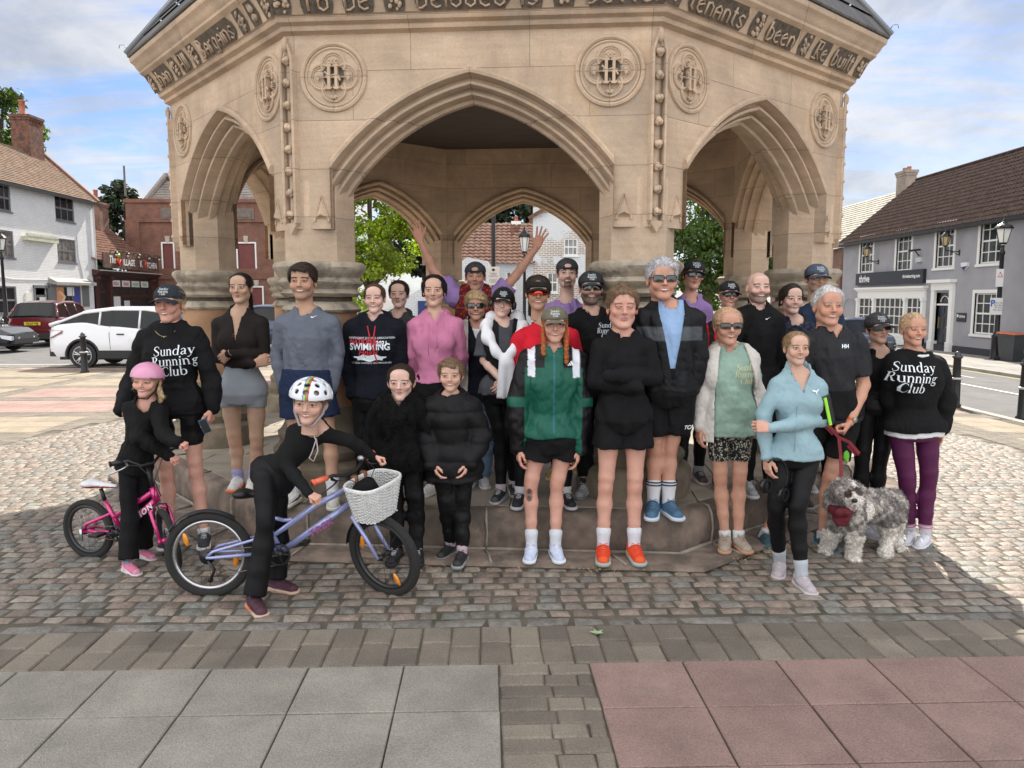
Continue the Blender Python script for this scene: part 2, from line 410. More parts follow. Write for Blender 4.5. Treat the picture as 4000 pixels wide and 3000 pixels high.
 for i in range(24): kerb.box(-14 + i * .92, -14 + i * .92 + .91, 19.9, 20.04, -.1, .022, jc((.46, .43, .38), .1), .008)
 for i in range(50): kerb.box(-20.6, -20.47, 14 + i * .92, 14.91 + i * .92, -.1, .11, jc((.36, .34, .31), .1), .01)
 tag(kerb.build('kerbs', stonem, None, False, True), kind='structure')
 pm = mat('pavement_flags', (.27, .255, .235), .85, var=.18, vscale=1.4, bump=.5, bscale=60, dirt=((.17, .16, .15), .9, .52))
 tag(mesh_np('pavement_right', [(13.75, 0, gz(13.75) + .10), (18.6, 0, gz(18.6) + .10), (18.6, 60, gz(18.6) + .10), (13.75, 60, gz(13.75) + .10)], [(0, 1, 2, 3)], pm, None, False), kind='structure')
 tag(mesh_np('pavement_left', [(-24.1, 5, .11), (-20.6, 5, .11), (-20.6, 62, .11), (-24.1, 62, .11)], [(0, 1, 2, 3)], pm, None, False), kind='structure')
 ln = MB()
 def line(x0, x1, y0, y1, c):
  ln.add([(x0, y0, gz(x0) + .006), (x1, y0, gz(x1) + .006), (x1, y1, gz(x1) + .006), (x0, y1, gz(x0) + .006)], [(0, 1, 2, 3)], c)
 line(10.55, 10.67, 6, 60, (.7, .7, .68))
 line(13.3, 13.36, 4, 50, (.62, .55, .30)); line(13.45, 13.51, 4, 50, (.62, .55, .30))
 line(-14, -6, 20.6, 20.72, (.65, .65, .62))
 for k in range(5): line(12.0, 12.1, 8 + k * 6, 11 + k * 6, (.6, .6, .58))
 tag(ln.build('road_markings', mat('road_paint', vcol=True, rough=.7, var=.15, vscale=20), None, False, True), kind='structure')
 # moss, grit and dry leaves in the joints at the foot of the step
 sf = MB()
 for k in range(1500):
  a = rnd.uniform(-.55, .5); t = rnd.random() ** 2
  p = C0 + np.array((math.sin(a) * 3.92 + rnd.gauss(0, .05) + .1, -math.cos(a) * 3.86 + rnd.gauss(0, .03) - t * .12))
  if a > .12 or rnd.random() < .25:
   s_ = rnd.uniform(.004, .011); w = rnd.uniform(0, 6.3)
   c = rnd.choice([(.30, .20, .09), (.36, .25, .12), (.22, .15, .07), (.12, .13, .05)])
   z = .03 + rnd.uniform(0, .008)
   sf.add([(p[0] + s_ * math.cos(w), p[1] + s_ * math.sin(w), z), (p[0] - s_ * math.sin(w), p[1] + s_ * math.cos(w), z + .006), (p[0] - s_ * math.cos(w), p[1] - s_ * math.sin(w), z)], [(0, 1, 2)], c)
 tag(sf.build('leaf_litter', mat('litter', vcol=True, rough=.9), None, False, True), kind='stuff')
 lf = MB(); g = G(1290, 1366, .03)
 pts = [(math.cos(w) * (.035 if k % 2 else .015), math.sin(w) * (.035 if k % 2 else .015)) for k, w in enumerate([i * math.pi / 5 for i in range(10)])]
 lf.add([(g[0], g[1], .036)] + [(g[0] + a * 1.2, g[1] + b, .03 + .006 * (i % 2)) for i, (a, b) in enumerate(pts)], [(0, i + 1, (i + 1) % 10 + 1) for i in range(10)])
 tag(lf.build('fallen_leaf', mat('leaf_pale', (.32, .42, .22), .6)), 'small pale green leaf lying on the block paving band', 'leaf')
CX, CY = -.052, 8.67
ground_setting()
# ------------------------------------------------------------------ market cross
def stone_mat():
 m = bpy.data.materials.new('cross_sandstone'); m.use_nodes = True; nt = m.node_tree; b = nt.nodes['Principled BSDF']; L = nt.links
 b.inputs['Roughness'].default_value = .85
 tc = _n(nt, 'ShaderNodeTexCoord'); ob = tc.outputs['Object']
 sp = _n(nt, 'ShaderNodeSeparateXYZ'); L.new(ob, sp.inputs[0])
 cb = _n(nt, 'ShaderNodeCombineXYZ'); L.new(sp.outputs[0], cb.inputs[0]); L.new(sp.outputs[2], cb.inputs[1])
 t = _n(nt, 'ShaderNodeTexBrick'); L.new(cb.outputs[0], t.inputs['Vector']); t.inputs['Scale'].default_value = 1
 t.inputs['Brick Width'].default_value = .83; t.inputs['Row Height'].default_value = .335; t.inputs['Mortar Size'].default_value = .0022; t.inputs['Mortar Smooth'].default_value = .3
 t.inputs['Color1'].default_value = (.64, .475, .335, 1); t.inputs['Color2'].default_value = (.51, .39, .28, 1); t.inputs['Mortar'].default_value = (.27, .20, .145, 1)
 def nz(sc, det, ro, st, lo, hi, a, b_):
  mp = _n(nt, 'ShaderNodeMapping'); mp.inputs['Scale'].default_value = st; L.new(ob, mp.inputs[0])
  n = _n(nt, 'ShaderNodeTexNoise'); n.inputs['Scale'].default_value = sc; n.inputs['Detail'].default_value = det; n.inputs['Roughness'].default_value = ro
  n.inputs['Distortion'].default_value = .6
  L.new(mp.outputs[0], n.inputs['Vector'])
  r = _n(nt, 'ShaderNodeMapRange'); r.inputs[1].default_value = lo; r.inputs[2].default_value = hi; r.inputs[3].default_value = a; r.inputs[4].default_value = b_
  L.new(n.outputs[0], r.inputs[0]); return r.outputs[0]
 def mul(c, f):
  s = _n(nt, 'ShaderNodeVectorMath', operation='SCALE'); L.new(c, s.inputs[0]); L.new(f, s.inputs['Scale']); return s.outputs[0]
 c = mul(t.outputs[0], nz(2.0, 10, .6, (1, 1, 1), .3, .7, .74, 1.18))
 c = mul(c, nz(3.0, 6, .6, (.6, .6, 7), .3, .7, .90, 1.06))
 c = mul(c, nz(60, 4, .7, (1, 1, 1), .3, .7, .9, 1.08))
 def mixc(c, f, col):
  mx = _n(nt, 'ShaderNodeMix', data_type='RGBA'); L.new(f, mx.inputs[0]); L.new(c, mx.inputs[6]); mx.inputs[7].default_value = (*col, 1); return mx.outputs[2]
 c = mixc(c, nz(1.1, 9, .65, (1, 1, .8), .52, .72, 0, .7), (.29, .235, .185))        # grey weathering
 c = mixc(c, nz(1.7, 8, .7, (1, 1, .5), .58, .72, 0, .55), (.50, .30, .145))      # orange iron staining
 L.new(c, b.inputs['Base Color'])
 n = _n(nt, 'ShaderNodeTexNoise'); n.inputs['Scale'].default_value = 35; n.inputs['Detail'].default_value = 8; n.inputs['Roughness'].default_value = .7; L.new(ob, n.inputs['Vector'])
 ad = _n(nt, 'ShaderNodeMath', operation='MULTIPLY_ADD'); L.new(t.outputs['Fac'], ad.inputs[0]); ad.inputs[1].default_value = -.7; L.new(n.outputs[0], ad.inputs[2])
 bp = _n(nt, 'ShaderNodeBump'); bp.inputs['Strength'].default_value = .55; bp.inputs['Distance'].default_value = .008; L.new(ad.outputs[0], bp.inputs['Height']); L.new(bp.outputs[0], b.inputs['Normal'])
 return m
def build_cross():
 S = 2.59; AP = 1.2071 * S; RC = 1.3066 * S
 root = empty('market_cross', (CX, CY, 0), -R(4.4), 'octagonal sandstone market cross with pointed arches and carved roundels behind the group', 'market cross')
 SM = stone_mat()
 WM = mat('worn_cap_stone', (.40, .34, .26), .9, var=.25, vscale=7, bump=1.0, bscale=30, dirt=((.20, .175, .14), 6, .52))
 RM = mat('red_sandstone_shaft', (.40, .235, .135), .9, var=.25, vscale=3, bump=.5, bscale=40, dirt=((.25, .18, .12), 3, .55))
 BM = mat('mossy_base_stone', (.21, .17, .125), .95, var=.35, vscale=5, bump=1.0, bscale=25, dirt=((.15, .15, .075), 4, .50))
 GR = mat('carved_recess_shade', (.12, .095, .072), .95, var=.4, vscale=30)  # undercut shade painted as a dark stone colour; neck bands share it
 StM = mat('red_step_stone', (.19, .145, .115), .9, var=.45, vscale=6, bump=1.0, bscale=16, dirt=((.10, .082, .065), 3.4, .48))
 def ang(i): return R(-90 + 45 * i)
 a0 = 1.0; zs = 1.639; RR = 1.758; cc = .361
 T = .45
 prof = [(0, 0), (.004, .022), (.022, .038), (.042, .034), (.052, 0), (.058, -.055), (.076, -.062), (.084, -.028), (.104, -.026), (.114, -.055), (.116, -.118), (.132, -.124), (.138, -.095), (.156, -.10), (.164, -.15), (.168, -.19), (.192, -.195), (.198, -.225)]
 prof = prof + [(o, -T - d) for o, d in reversed(prof[:-1])]
 zb = 2.26
 def arc(off, n=18):
  """right half of the arch from the springing to the apex, inset by off; continues straight down to zb"""
  r = RR - off; pts = [(a0, zb)]
  th1 = math.acos(min(1, cc / r)); th0 = math.acos(min(1, (a0 + cc) / r))
  for k in range(n + 1):
   th = th0 + (th1 - th0) * k / n; pts.append((-cc + r * math.cos(th), zs + r * math.sin(th)))
  return pts
 # one wall panel (outer face at y=0, looking along -y; inside at +T)
 mb = MB(); ztop = 4.0; tn = math.tan(R(22.5)); hs = S / 2
 for sgn in (1, -1):
  rings = [[(sgn * x, -d, z) for x, z in arc(o)] for o, d in prof]
  n = len(rings[0]); vs = [v for r in rings for v in r]; fs = []
  for i in range(len(rings) - 1):
   for k in range(n - 1):
    q = (i * n + k, i * n + k + 1, (i + 1) * n + k + 1, (i + 1) * n + k); fs.append(q if sgn > 0 else q[::-1])
  mb.add(vs, fs)
  for y, half in ((0, hs), (T, hs - T * tn)):
   A = arc(0); vs = []; fs = []
   cols = [(half, z) for z in (zb, ztop)]
   pts = [p for p in A]
   vs = []
   for (x, z) in pts: vs += [(sgn * x, y, z), (sgn * x, y, ztop)]
   fs = [(2 * k, 2 * k + 2, 2 * k + 3, 2 * k + 1) for k in range(1, len(pts) - 1)]
   b = len(vs); vs += [(sgn * a0, y, zb), (sgn * half, y, zb), (sgn * half, y, ztop), (sgn * a0, y, ztop)]; fs.append((b, b + 1, b + 2, b + 3))
   flip = (sgn > 0) == (y == 0)
   mb.add(vs, [f if not flip else f[::-1] for f in fs])
  mb.add([(sgn * (a0 - .0), 0, zb), (sgn * hs, 0, zb), (sgn * (hs - T * tn), T, zb), (sgn * (a0 - .0), T, zb)], [(0, 1, 2, 3) if sgn < 0 else (3, 2, 1, 0)])
 wall = None
 for i in range(8):
  Mx = Matrix.Rotation(R(45 * i), 4, 'Z') @ Matrix.Translation((0, -AP, 0))
  if wall is None: wall = mb.build('arched_wall', SM, root); autosm(wall, 32); o = wall
  else: o = wall.copy(); COL.objects.link(o); o.parent = root
  o.matrix_local = Mx
  # arch foot stops where the hood dies into the pier
  for sg in (-1, 1):
   sb = MB(); x = sg * 1.075
   sb.add([(x - .06, 0, 2.33), (x + .06, 0, 2.33), (x, 0, 2.50), (x, -.045, 2.36)], [(0, 1, 3), (1, 2, 3), (2, 0, 3)])
   sb.tube([(x - .055, -.005, 2.31), (x, -.012, 2.49), (x + .055, -.005, 2.31)], .009, 6)
   o2 = sb.build('arch_stop', SM, root); o2.matrix_local = Mx
 # roundels
 def roundel():
  r = MB(); rc = MB()
  def ring(rad, z0, w, n=36, cxy=(0, 0), a=None):
   ws = [2 * math.pi * k / n for k in range(n)] if a is None else [a[0] + (a[1] - a[0]) * k / n for k in range(n + 1)]
   r.tube([(cxy[0] + rad * math.cos(q), z0, cxy[1] + rad * math.sin(q)) for q in ws], w, 7, closed=a is None)
  ring(.225, -.004, .017); ring(.198, -.002, .009)
  for q in range(4):
   w = R(90 * q); c = (.083 * math.cos(w), .083 * math.sin(w)); ring(.083, -.005, .010, 16, c, (w - R(118), w + R(118))); ring(.068, -.002, .006, 14, c, (w - R(112), w + R(112)))
  for x in (-.026, .026):                                          # crossed initials, crown and leaves
   r.box(x - .010, x + .010, -.040, .0, -.075, .062); r.prism([(x - .028, .062), (x + .028, .062), (x + .014, .078), (x - .014, .078)], -.04, 0); r.prism([(x - .028, -.075), (x - .012, -.09), (x + .012, -.09), (x + .028, -.075)], -.04, 0)
  r.box(-.05, .05, -.034, 0, -.012, .006); r.tube([(-.055, -.03, .03), (-.02, -.034, -.004), (.02, -.034, .012), (.055, -.03, -.03)], .007, 5)
  for k in range(5): r.ball((-.024 + .012 * k, -.022, .098 + (.014 if k % 2 == 0 else 0)), .011, 4)
  r.tube([(-.034, -.02, .088), (.034, -.02, .088)], .009, 5)
  for cx_, cz_, w0 in ((-.098, -.004, 180), (.098, -.004, 0), (0, -.128, 270)):
   for k in range(5):
    w = R(w0 - 70 + 35 * k); L_ = .034
    r.add([(cx_, -.022, cz_), (cx_ + L_ * .6 * math.cos(w - .3), -.030, cz_ + L_ * .6 * math.sin(w - .3)), (cx_ + L_ * math.cos(w), -.018, cz_ + L_ * math.sin(w)), (cx_ + L_ * .6 * math.cos(w + .3), -.030, cz_ + L_ * .6 * math.sin(w + .3)), (cx_ + L_ * .4 * math.cos(w), 0, cz_ + L_ * .4 * math.sin(w))],
                      [(0, 1, 2, 3), (0, 4, 1), (1, 4, 2), (2, 4, 3), (3, 4, 0)])
   r.tube([(cx_ * .3, -.012, cz_ * .4), (cx_, -.02, cz_)], .006, 5)
  for pl in ([(-.06, -.062), (.06, -.062), (.06, .06), (-.06, .06)],):
   n = 20
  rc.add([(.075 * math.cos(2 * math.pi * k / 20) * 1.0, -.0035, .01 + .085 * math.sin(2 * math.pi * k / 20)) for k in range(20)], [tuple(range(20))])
  return r, rc
 r0, rc0 = roundel(); ro = None
 for i in (0, 1, 7, 2, 6):
  for sg in (-1, 1):
   Mx = Matrix.Rotation(R(45 * i), 4, 'Z') @ Matrix.Translation((sg * .965, -AP, 3.31))
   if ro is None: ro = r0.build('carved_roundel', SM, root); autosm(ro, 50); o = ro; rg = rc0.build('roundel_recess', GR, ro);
   else:
    o = ro.copy(); COL.objects.link(o); o.parent = root; q = rg.copy(); COL.objects.link(q); q.parent = o
   o.matrix_local = Mx
 # corner strips with ballflowers
 cs = MB(); cg = MB()
 cs.box(-.058, -.040, -.03, .05, 2.30, 3.46); cs.box(.040, .058, -.03, .05, 2.30, 3.46)
 cs.tube([(-.049, -.035, 2.30), (-.049, -.035, 3.44), (-.02, -.035, 3.52), (0, -.035, 3.58)], .011, 6); cs.tube([(.049, -.035, 2.30), (.049, -.035, 3.44), (.02, -.035, 3.52), (0, -.035, 3.58)], .011, 6)
 cs.prism([(-.055, 2.30), (.055, 2.30), (.0, 2.22)], -.03, .05)
 for k in range(8):
  z = 2.36 + k * .152
  for q in range(3):
   w = q * 2.1 + k; cs.ball((.010 * math.cos(w), -.030 - .006 * math.sin(w), z + .008 * math.sin(w)), .024, 5)
  cs.ball((0, -.045, z), .018, 5)
 cs.ball((0, -.04, 3.53), .028, 5, sc=(.9, .9, 1.7))
 cg.box(-.040, .040, -.006, .04, 2.30, 3.47)
 c0 = None
 for i in range(8):
  Mx = Matrix.Rotation(R(45 * i + 22.5), 4, 'Z') @ Matrix.Translation((0, -RC + .015, 0))
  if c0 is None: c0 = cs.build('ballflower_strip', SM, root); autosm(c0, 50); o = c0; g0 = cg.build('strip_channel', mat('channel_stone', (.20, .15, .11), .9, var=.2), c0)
  else: o = c0.copy(); COL.objects.link(o); o.parent = root; q = g0.copy(); COL.objects.link(q); q.parent = o
  o.matrix_local = Mx
 # piers
 def octo(mb, profile, n=8, rot=22.5, wob=0):
  vs = []
  for r, z in profile:
   for k in range(n):
    w = R(rot) + 2 * math.pi * k / n; rr = r * (1 + wob * rnd.uniform(-1, 1)); vs.append((rr * math.cos(w), rr * math.sin(w), z + wob * .3 * rnd.uniform(-1, 1)))
  m = len(profile); mb.add(vs, [(i * n + k, i * n + (k + 1) % n, (i + 1) * n + (k + 1) % n, (i + 1) * n + k) for i in range(m - 1) for k in range(n)] + [tuple(range((m - 1) * n, m * n))])
 up = MB(); octo(up, [(.272, 2.03), (.272, 2.6)])
 cap = MB(); octo(cap, [(.27, 1.775), (.285, 1.785), (.30, 1.80), (.285, 1.815), (.275, 1.83), (.29, 1.85), (.315, 1.87), (.32, 1.885), (.30, 1.90), (.295, 1.915), (.315, 1.94), (.335, 1.965), (.345, 1.99), (.34, 2.015), (.31, 2.032), (.2, 2.035)], 24, 0, .008)
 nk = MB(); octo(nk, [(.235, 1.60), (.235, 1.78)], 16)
 rg_ = MB(); octo(rg_, [(.25, 1.655), (.285, 1.66), (.30, 1.68), (.275, 1.71), (.25, 1.735), (.235, 1.74)], 20, 0, .01)
 sh = MB(); octo(sh, [(.262, .95), (.262, 1.58), (.262, 1.66)], 16)
 bs = MB(); octo(bs, [(.43, .32), (.43, .52), (.41, .54), (.36, .56), (.385, .60), (.39, .63), (.355, .66), (.335, .69), (.355, .73), (.355, .755), (.325, .78), (.28, .86), (.265, .95)], 16, 11.25, .012)
 p0 = None
 for i in range(8):
  Mx = Matrix.Rotation(R(45 * i + 22.5), 4, 'Z') @ Matrix.Translation((0, -RC + .285, 0))
  if p0 is None:
   p0 = up.build('pier', SM, root); parts = [cap.build('capital', WM, p0), nk.build('neck_band', GR, p0), rg_.build('neck_ring', WM, p0), sh.build('shaft', RM, p0), bs.build('pier_base', BM, p0)]
   for q in parts: autosm(q, 35)
   o = p0
  else:
   o = p0.copy(); COL.objects.link(o); o.parent = root
   for q in parts: c = q.copy(); COL.objects.link(c); c.parent = o
  o.matrix_local = Mx
 # cornice swept round the octagon
 def ringsweep(mb, pts):                       # pts (outward offset, z)
  vs = []
  for w, z in pts:
   for k in range(8):
    a = R(-90 + 22.5 + 45 * k); r = (AP + w) / math.cos(R(22.5)); vs.append((r * math.cos(a), r * math.sin(a), z))
  mb.add(vs, [(i * 8 + k, i * 8 + (k + 1) % 8, (i + 1) * 8 + (k + 1) % 8, (i + 1) * 8 + k) for i in range(len(pts) - 1) for k in range(8)])
 cn = MB(); ringsweep(cn, [(0, 3.595), (.018, 3.605), (.045, 3.612), (.052, 3.63), (.045, 3.645), (.058, 3.652), (.085, 3.66), (.095, 3.68), (.09, 3.695), (.105, 3.70), (.11, 3.71), (.135, 3.76), (.19, 3.83), (.205, 3.845), (.215, 3.85), (.235, 3.865), (.238, 3.885), (.25, 3.895), (.265, 3.915), (.275, 3.935), (.285, 3.945), (.305, 3.962), (.312, 3.985), (.312, 4.0), (0, 4.01)])
 co = cn.build('cornice', SM, root); autosm(co, 25)
 rf = MB(); ringsweep(rf, [(.29, 4.003), (.325, 4.008), (.33, 4.022)])
 K = 26; z0, w0 = 4.022, .33
 for k in range(K):
  f = k / K; f1 = (k + 1) / K; ringsweep(rf, [(w0 - (AP + w0) * f, z0 + 4.6 * f + (.018 if k else 0)), (w0 - (AP + w0) * f1 , z0 + 4.6 * f1)])
 rfo = rf.build('slate_roof', brickmat('roof_slate', (.085, .082, .08), (.12, .11, .10), (.03, .03, .03), .22, .2, .006, 'xy', .8, .7, .3), root)
 ld = MB()
 for k in range(8):
  a = R(-67.5 + 45 * k); r = (AP + .335) / math.cos(R(22.5)); e = Vector((math.cos(a) * r, math.sin(a) * r, 4.037)); tp = Vector((0, 0, 8.65)); ld.tube([e, e.lerp(tp, .5), tp], .028, 6)
  d = Vector((math.cos(a), math.sin(a), 0)); e2 = e + d * -.02; ld.tube([e2 + Vector((0, 0, .03)), e2 + d * .03 + Vector((0, 0, .08)), e2 + d * .07 + Vector((0, 0, .075)), e2 + d * .075 + Vector((0, 0, .045))], .004, 5)
 ld.build('lead_hip', mat('lead', (.30, .32, .35), .35, .6), root, True)
 cl = MB(); vs = [((AP - T) / math.cos(R(22.5)) * math.cos(R(22.5 + 45 * k)), (AP - T) / math.cos(R(22.5)) * math.sin(R(22.5 + 45 * k)), 3.9) for k in range(8)]
 cl.add(vs, [tuple(range(8))[::-1]]); cl.build('boarded_ceiling', mat('dark_boards', (.045, .036, .030), .8, var=.3, vscale=3, stretch=(1, 9, 1)), root)
 # steps and floor
 def octslab(mb, ap, z0, z1, bev, inner=0):
  pts = [(ap - .02, z0), (ap, z0 + .03), (ap + .004, (z0 + z1) / 2), (ap - .002, z1 - bev), (ap - bev * .35, z1 - bev * .3), (ap - bev, z1)]
  n = 64; vs = []
  for a_, z in pts:
   for k in range(8):
    for q in range(6):
     a = R(-67.5 + 45 * k) ; b = R(-22.5 + 45 * k); rr = a_ / math.cos(R(22.5)); t = q / 6
     x = (math.cos(a) * (1 - t) + math.cos(b) * t) * rr; y = (math.sin(a) * (1 - t) + math.sin(b) * t) * rr
     e = math.sin(k * 5.1 + q * 3.7) * .012; vs.append((x * (1 + e * .25), y * (1 + e * .25), z + e * .4 * (z > z0)))
  n = 48; m = len(pts)
  mb.add(vs, [(i * n + k, i * n + (k + 1) % n, (i + 1) * n + (k + 1) % n, (i + 1) * n + k) for i in range(m - 1) for k in range(n)] + [tuple(range((m - 1) * n, m * n))])
 b1 = MB(); octslab(b1, 3.80, 0, .052, .012); autosm(b1.build('base_slab', StM, root), 40)
 b2 = MB(); octslab(b2, 3.52, .03, .315, .06); autosm(b2.build('stone_step', StM, root), 60)
 mo = MB()                                                      # pale mortar pointing between the step stones
 for k in range(8):
  for q, t in enumerate((.12, .55, .83)):
   a = R(-67.5 + 45 * k); b = R(-22.5 + 45 * k); d = Vector((math.cos(a) * (1 - t) + math.cos(b) * t, math.sin(a) * (1 - t) + math.sin(b) * t, 0)) * (1 / math.cos(R(22.5)))
   o_ = d.normalized(); sx = Vector((-o_.y, o_.x, 0))
   pts = [d * 3.532 + Vector((0, 0, .06)), d * 3.534 + sx * .008 + Vector((0, 0, .16)), d * 3.528 + Vector((0, 0, .262)), d * 3.495 + Vector((0, 0, .309)), d * 3.38 - sx * .01 + Vector((0, 0, .319))]
   mo.tube(pts, [.012, .008, .011, .008, .005], 5)
   mo.tube([d * 3.56 + Vector((0, 0, .054)), d * 3.68 + sx * .03 + Vector((0, 0, .055)), d * 3.80 + sx * .05 + Vector((0, 0, .052))], [.012, .010, .008], 5)
  a = R(-67.5 + 45 * k); b = R(-22.5 + 45 * k); rr = 3.532 / math.cos(R(22.5))
  mo.tube([(math.cos(a) * (1 - t) * rr + math.cos(b) * t * rr, math.sin(a) * (1 - t) * rr + math.sin(b) * t * rr, .055) for t in [q / 12 for q in range(13)]], [.008 + .008 * rnd.random() for _ in range(13)], 5)
 mo.build('mortar_pointing', mat('mortar', (.27, .24, .20), .95, var=.25, vscale=18, bump=.6, bscale=40), root, True)
 fl = MB()                                                      # floor flags inside the step
 u = -3.4
 rows = []
 y = -3.42
 while y < 3.4:
  h_ = rnd.uniform(.42, .6); x = -3.5 + rnd.uniform(0, .4)
  while x < 3.5:
   w_ = rnd.uniform(.55, .95)
   poly = [(x + .006, y + .006), (x + w_ - .006, y + .006), (x + w_ - .006, y + h_ - .006), (x + .006, y + h_ - .006)]
   # clip to the octagon
   ap = 3.38
   for k in range(8):
    a = R(45 * k); nx, ny = math.cos(a), math.sin(a); out = []
    for i in range(len(poly)):
     p, q = poly[i], poly[(i + 1) % len(poly)]; dp = p[0] * nx + p[1] * ny - ap; dq = q[0] * nx + q[1] * ny - ap
     if dp <= 0: out.append(p)
     if (dp < 0) != (dq < 0):
      t = dp / (dp - dq); out.append((p[0] + (q[0] - p[0]) * t, p[1] + (q[1] - p[1]) * t))
    poly = out
    if len(poly) < 3: break
   if len(poly) >= 3:
    kk = 1 + rnd.uniform(-.12, .12); c = tuple(v * kk for v in (.30, .26, .205))
    n = len(poly); fl.add([(a, b, .322) for a, b in poly] + [(a, b, .30) for a, b in poly], [tuple(range(n))] + [(i, n + i, n + (i + 1) % n, (i + 1) % n) for i in range(n)], c)
   x += w_
  y += h_
 fl.build('floor_flags', mat('floor_flag', vcol=True, rough=.8, var=.2, vscale=3, bump=.5, bscale=30, dirt=((.15, .135, .11), 1.6, .56)), root, False, True)
 # carved blackletter frieze
 GL = {'a': (2, [[(0, 0), (0, 3), (1, 4), (2, 3), (2, 0)], [(0, 2), (2, 2)]]), 'b': (2, [[(0, 6), (0, 0)], [(0, 4), (1, 4), (2, 3), (2, 1), (1, 0), (0, 0)]]), 'e': (2, [[(2, .5), (1, 0), (0, 1), (0, 3), (1, 4), (2, 3), (0, 2)]]),
          'h': (2, [[(0, 6), (0, 0)], [(0, 3.4), (1, 4), (2, 3), (2, -.6)]]), 'i': (0, [[(0, 0), (0, 4)], [(0, 5), (0, 5.6)]]), 'l': (0, [[(0, 0), (0, 6)]]), 'n': (2, [[(0, 0), (0, 4)], [(0, 3.3), (1, 4), (2, 3), (2, 0)]]),
          'o': (2, [[(0, 1), (0, 3), (1, 4), (2, 3), (2, 1), (1, 0), (0, 1)]]), 'r': (1.4, [[(0, 0), (0, 4)], [(0, 3.2), (1.3, 4)]]), 's': (2, [[(2, 3.6), (1, 4), (0, 3), (2, 1), (1, 0), (0, .6)]]), 't': (1.4, [[(.5, 5.6), (.5, 1), (1.3, 0)], [(0, 4), (1.4, 4)]]),
          'g': (2, [[(2, 3), (1, 4), (0, 3), (0, 1), (1, 0), (2, 1)], [(2, 4), (2, -1), (0, -1.2)]]), 'u': (2, [[(0, 4), (0, 1), (1, 0), (2, 1)], [(2, 4), (2, 0)]]), 'B': (2.6, [[(.5, 6), (.5, 0)], [(-.3, 6), (1.6, 6), (2.3, 4.8), (1, 3.2), (2.5, 1.8), (1.5, 0), (-.3, 0)], [(1.2, 5), (1.2, 1)]]),
          'A': (2.6, [[(0, 0), (.6, 6), (2.2, 6), (2.4, 0)], [(.2, 2.6), (2.4, 2.6)]]), 'R': (2.6, [[(.5, 0), (.5, 6)], [(-.3, 6), (2.2, 6), (2.3, 3.6), (.6, 3.2), (2.6, 0)], [(-.4, 0), (1.3, 0)]]), 'v': (2, [[(0, 4.6), (0, 1), (1, 0), (2, 1), (2, 3), (1, 4)]]), 'd': (2, [[(0, 6), (2, 3), (2, 1), (1, 0), (0, 1), (0, 3), (1, 4), (2, 3)]]), 'T': (2.4, [[(1.2, 0), (1.2, 6)], [(-.2, 6), (2.6, 6)]])}
 def frieze(i, txt, L0, L1):
  g = MB(); gg = MB(); tokens = txt.split(' '); nb = sum(1 if tk in '*+' else len(tk) for tk in tokens); fit = (L1 - L0 - .085 * (len(tokens) - 1)) / sum(.085 if tk in '*+' else sum(GL[c][0] * .0205 + .024 for c in tk) for tk in tokens); unit = .0205 * fit
  wid = []
  for tk in tokens: wid.append((.085 if tk in '*+' else sum(GL[c][0] * .0205 + .024 for c in tk)) * fit)
  gap = (L1 - L0 - sum(wid)) / max(1, len(tokens) - 1); x = L0
  def P3(u, h, d):     # u across, h 0..1 up the frieze, d proud
   y = .108 + .070 * h + .022 * h * h; return (u, -(AP + y) - d * .8, 3.700 + .142 * h - d * .35)
  Mx = Matrix.Rotation(R(45 * i), 4, 'Z')
  for tk, w in zip(tokens, wid):
   g = MB(); gg = MB()
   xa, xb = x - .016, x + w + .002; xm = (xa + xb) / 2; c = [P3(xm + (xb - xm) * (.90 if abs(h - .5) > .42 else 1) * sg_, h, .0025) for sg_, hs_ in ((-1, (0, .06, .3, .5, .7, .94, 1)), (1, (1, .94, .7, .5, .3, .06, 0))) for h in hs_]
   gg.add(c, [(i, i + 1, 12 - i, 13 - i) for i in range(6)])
   if tk == '*':
    for q in range(18):
     w_ = rnd.uniform(0, 6.28); rr = rnd.uniform(.3, 1); g.ball(P3(x + w / 2 + math.cos(w_) * rr * .034 * fit, .5 + math.sin(w_) * rr * .42, .006), rnd.uniform(.010, .018), 4, sc=(1, .8, 1.2))
   elif tk == '+':
    for q in range(4):
     w_ = R(45 + 90 * q); w1 = w_ - .45; w2 = w_ + .45; cx_ = x + w / 2
     pts = [P3(cx_, .5, .014)] + [P3(cx_ + math.cos(a) * .04, .5 + math.sin(a) * .40, .014) for a in (w1, w2)]
     base = [P3(cx_, .5, 0)] + [P3(cx_ + math.cos(a) * .04, .5 + math.sin(a) * .40, 0) for a in (w1, w2)]
     g.add(pts + base, [(0, 1, 2), (0, 3, 4, 1), (1, 4, 5, 2), (2, 5, 3, 0)])
   else:
    u = x
    for ch in tk:
     wd, st = GL[ch]
     for pl in st:
      g.tube([P3(u + a * unit, .12 + b / 6 * .76, .008) for a, b in pl], .0085 if len(pl) > 2 else .0095, 5)
     u += wd * unit + .024 * fit
   x += w + gap
   o = g.build('carved_leaf' if tk == '*' else 'carved_cross' if tk == '+' else 'carved_word', SM, root, True); o.matrix_local = Mx
   gg.build('carving_shade_patch', GR, o)  # flat dark patch behind the carving, standing in for undercut shadow
 frieze(7, '* than * All * Bargains * + *', -1.36, 1.36)
 frieze(0, '* To be * beloved is * better', -1.34, 1.34)
 frieze(1, '* tenants * been * Re built *', -1.36, 1.36)
 return root
CROSS = build_cross()
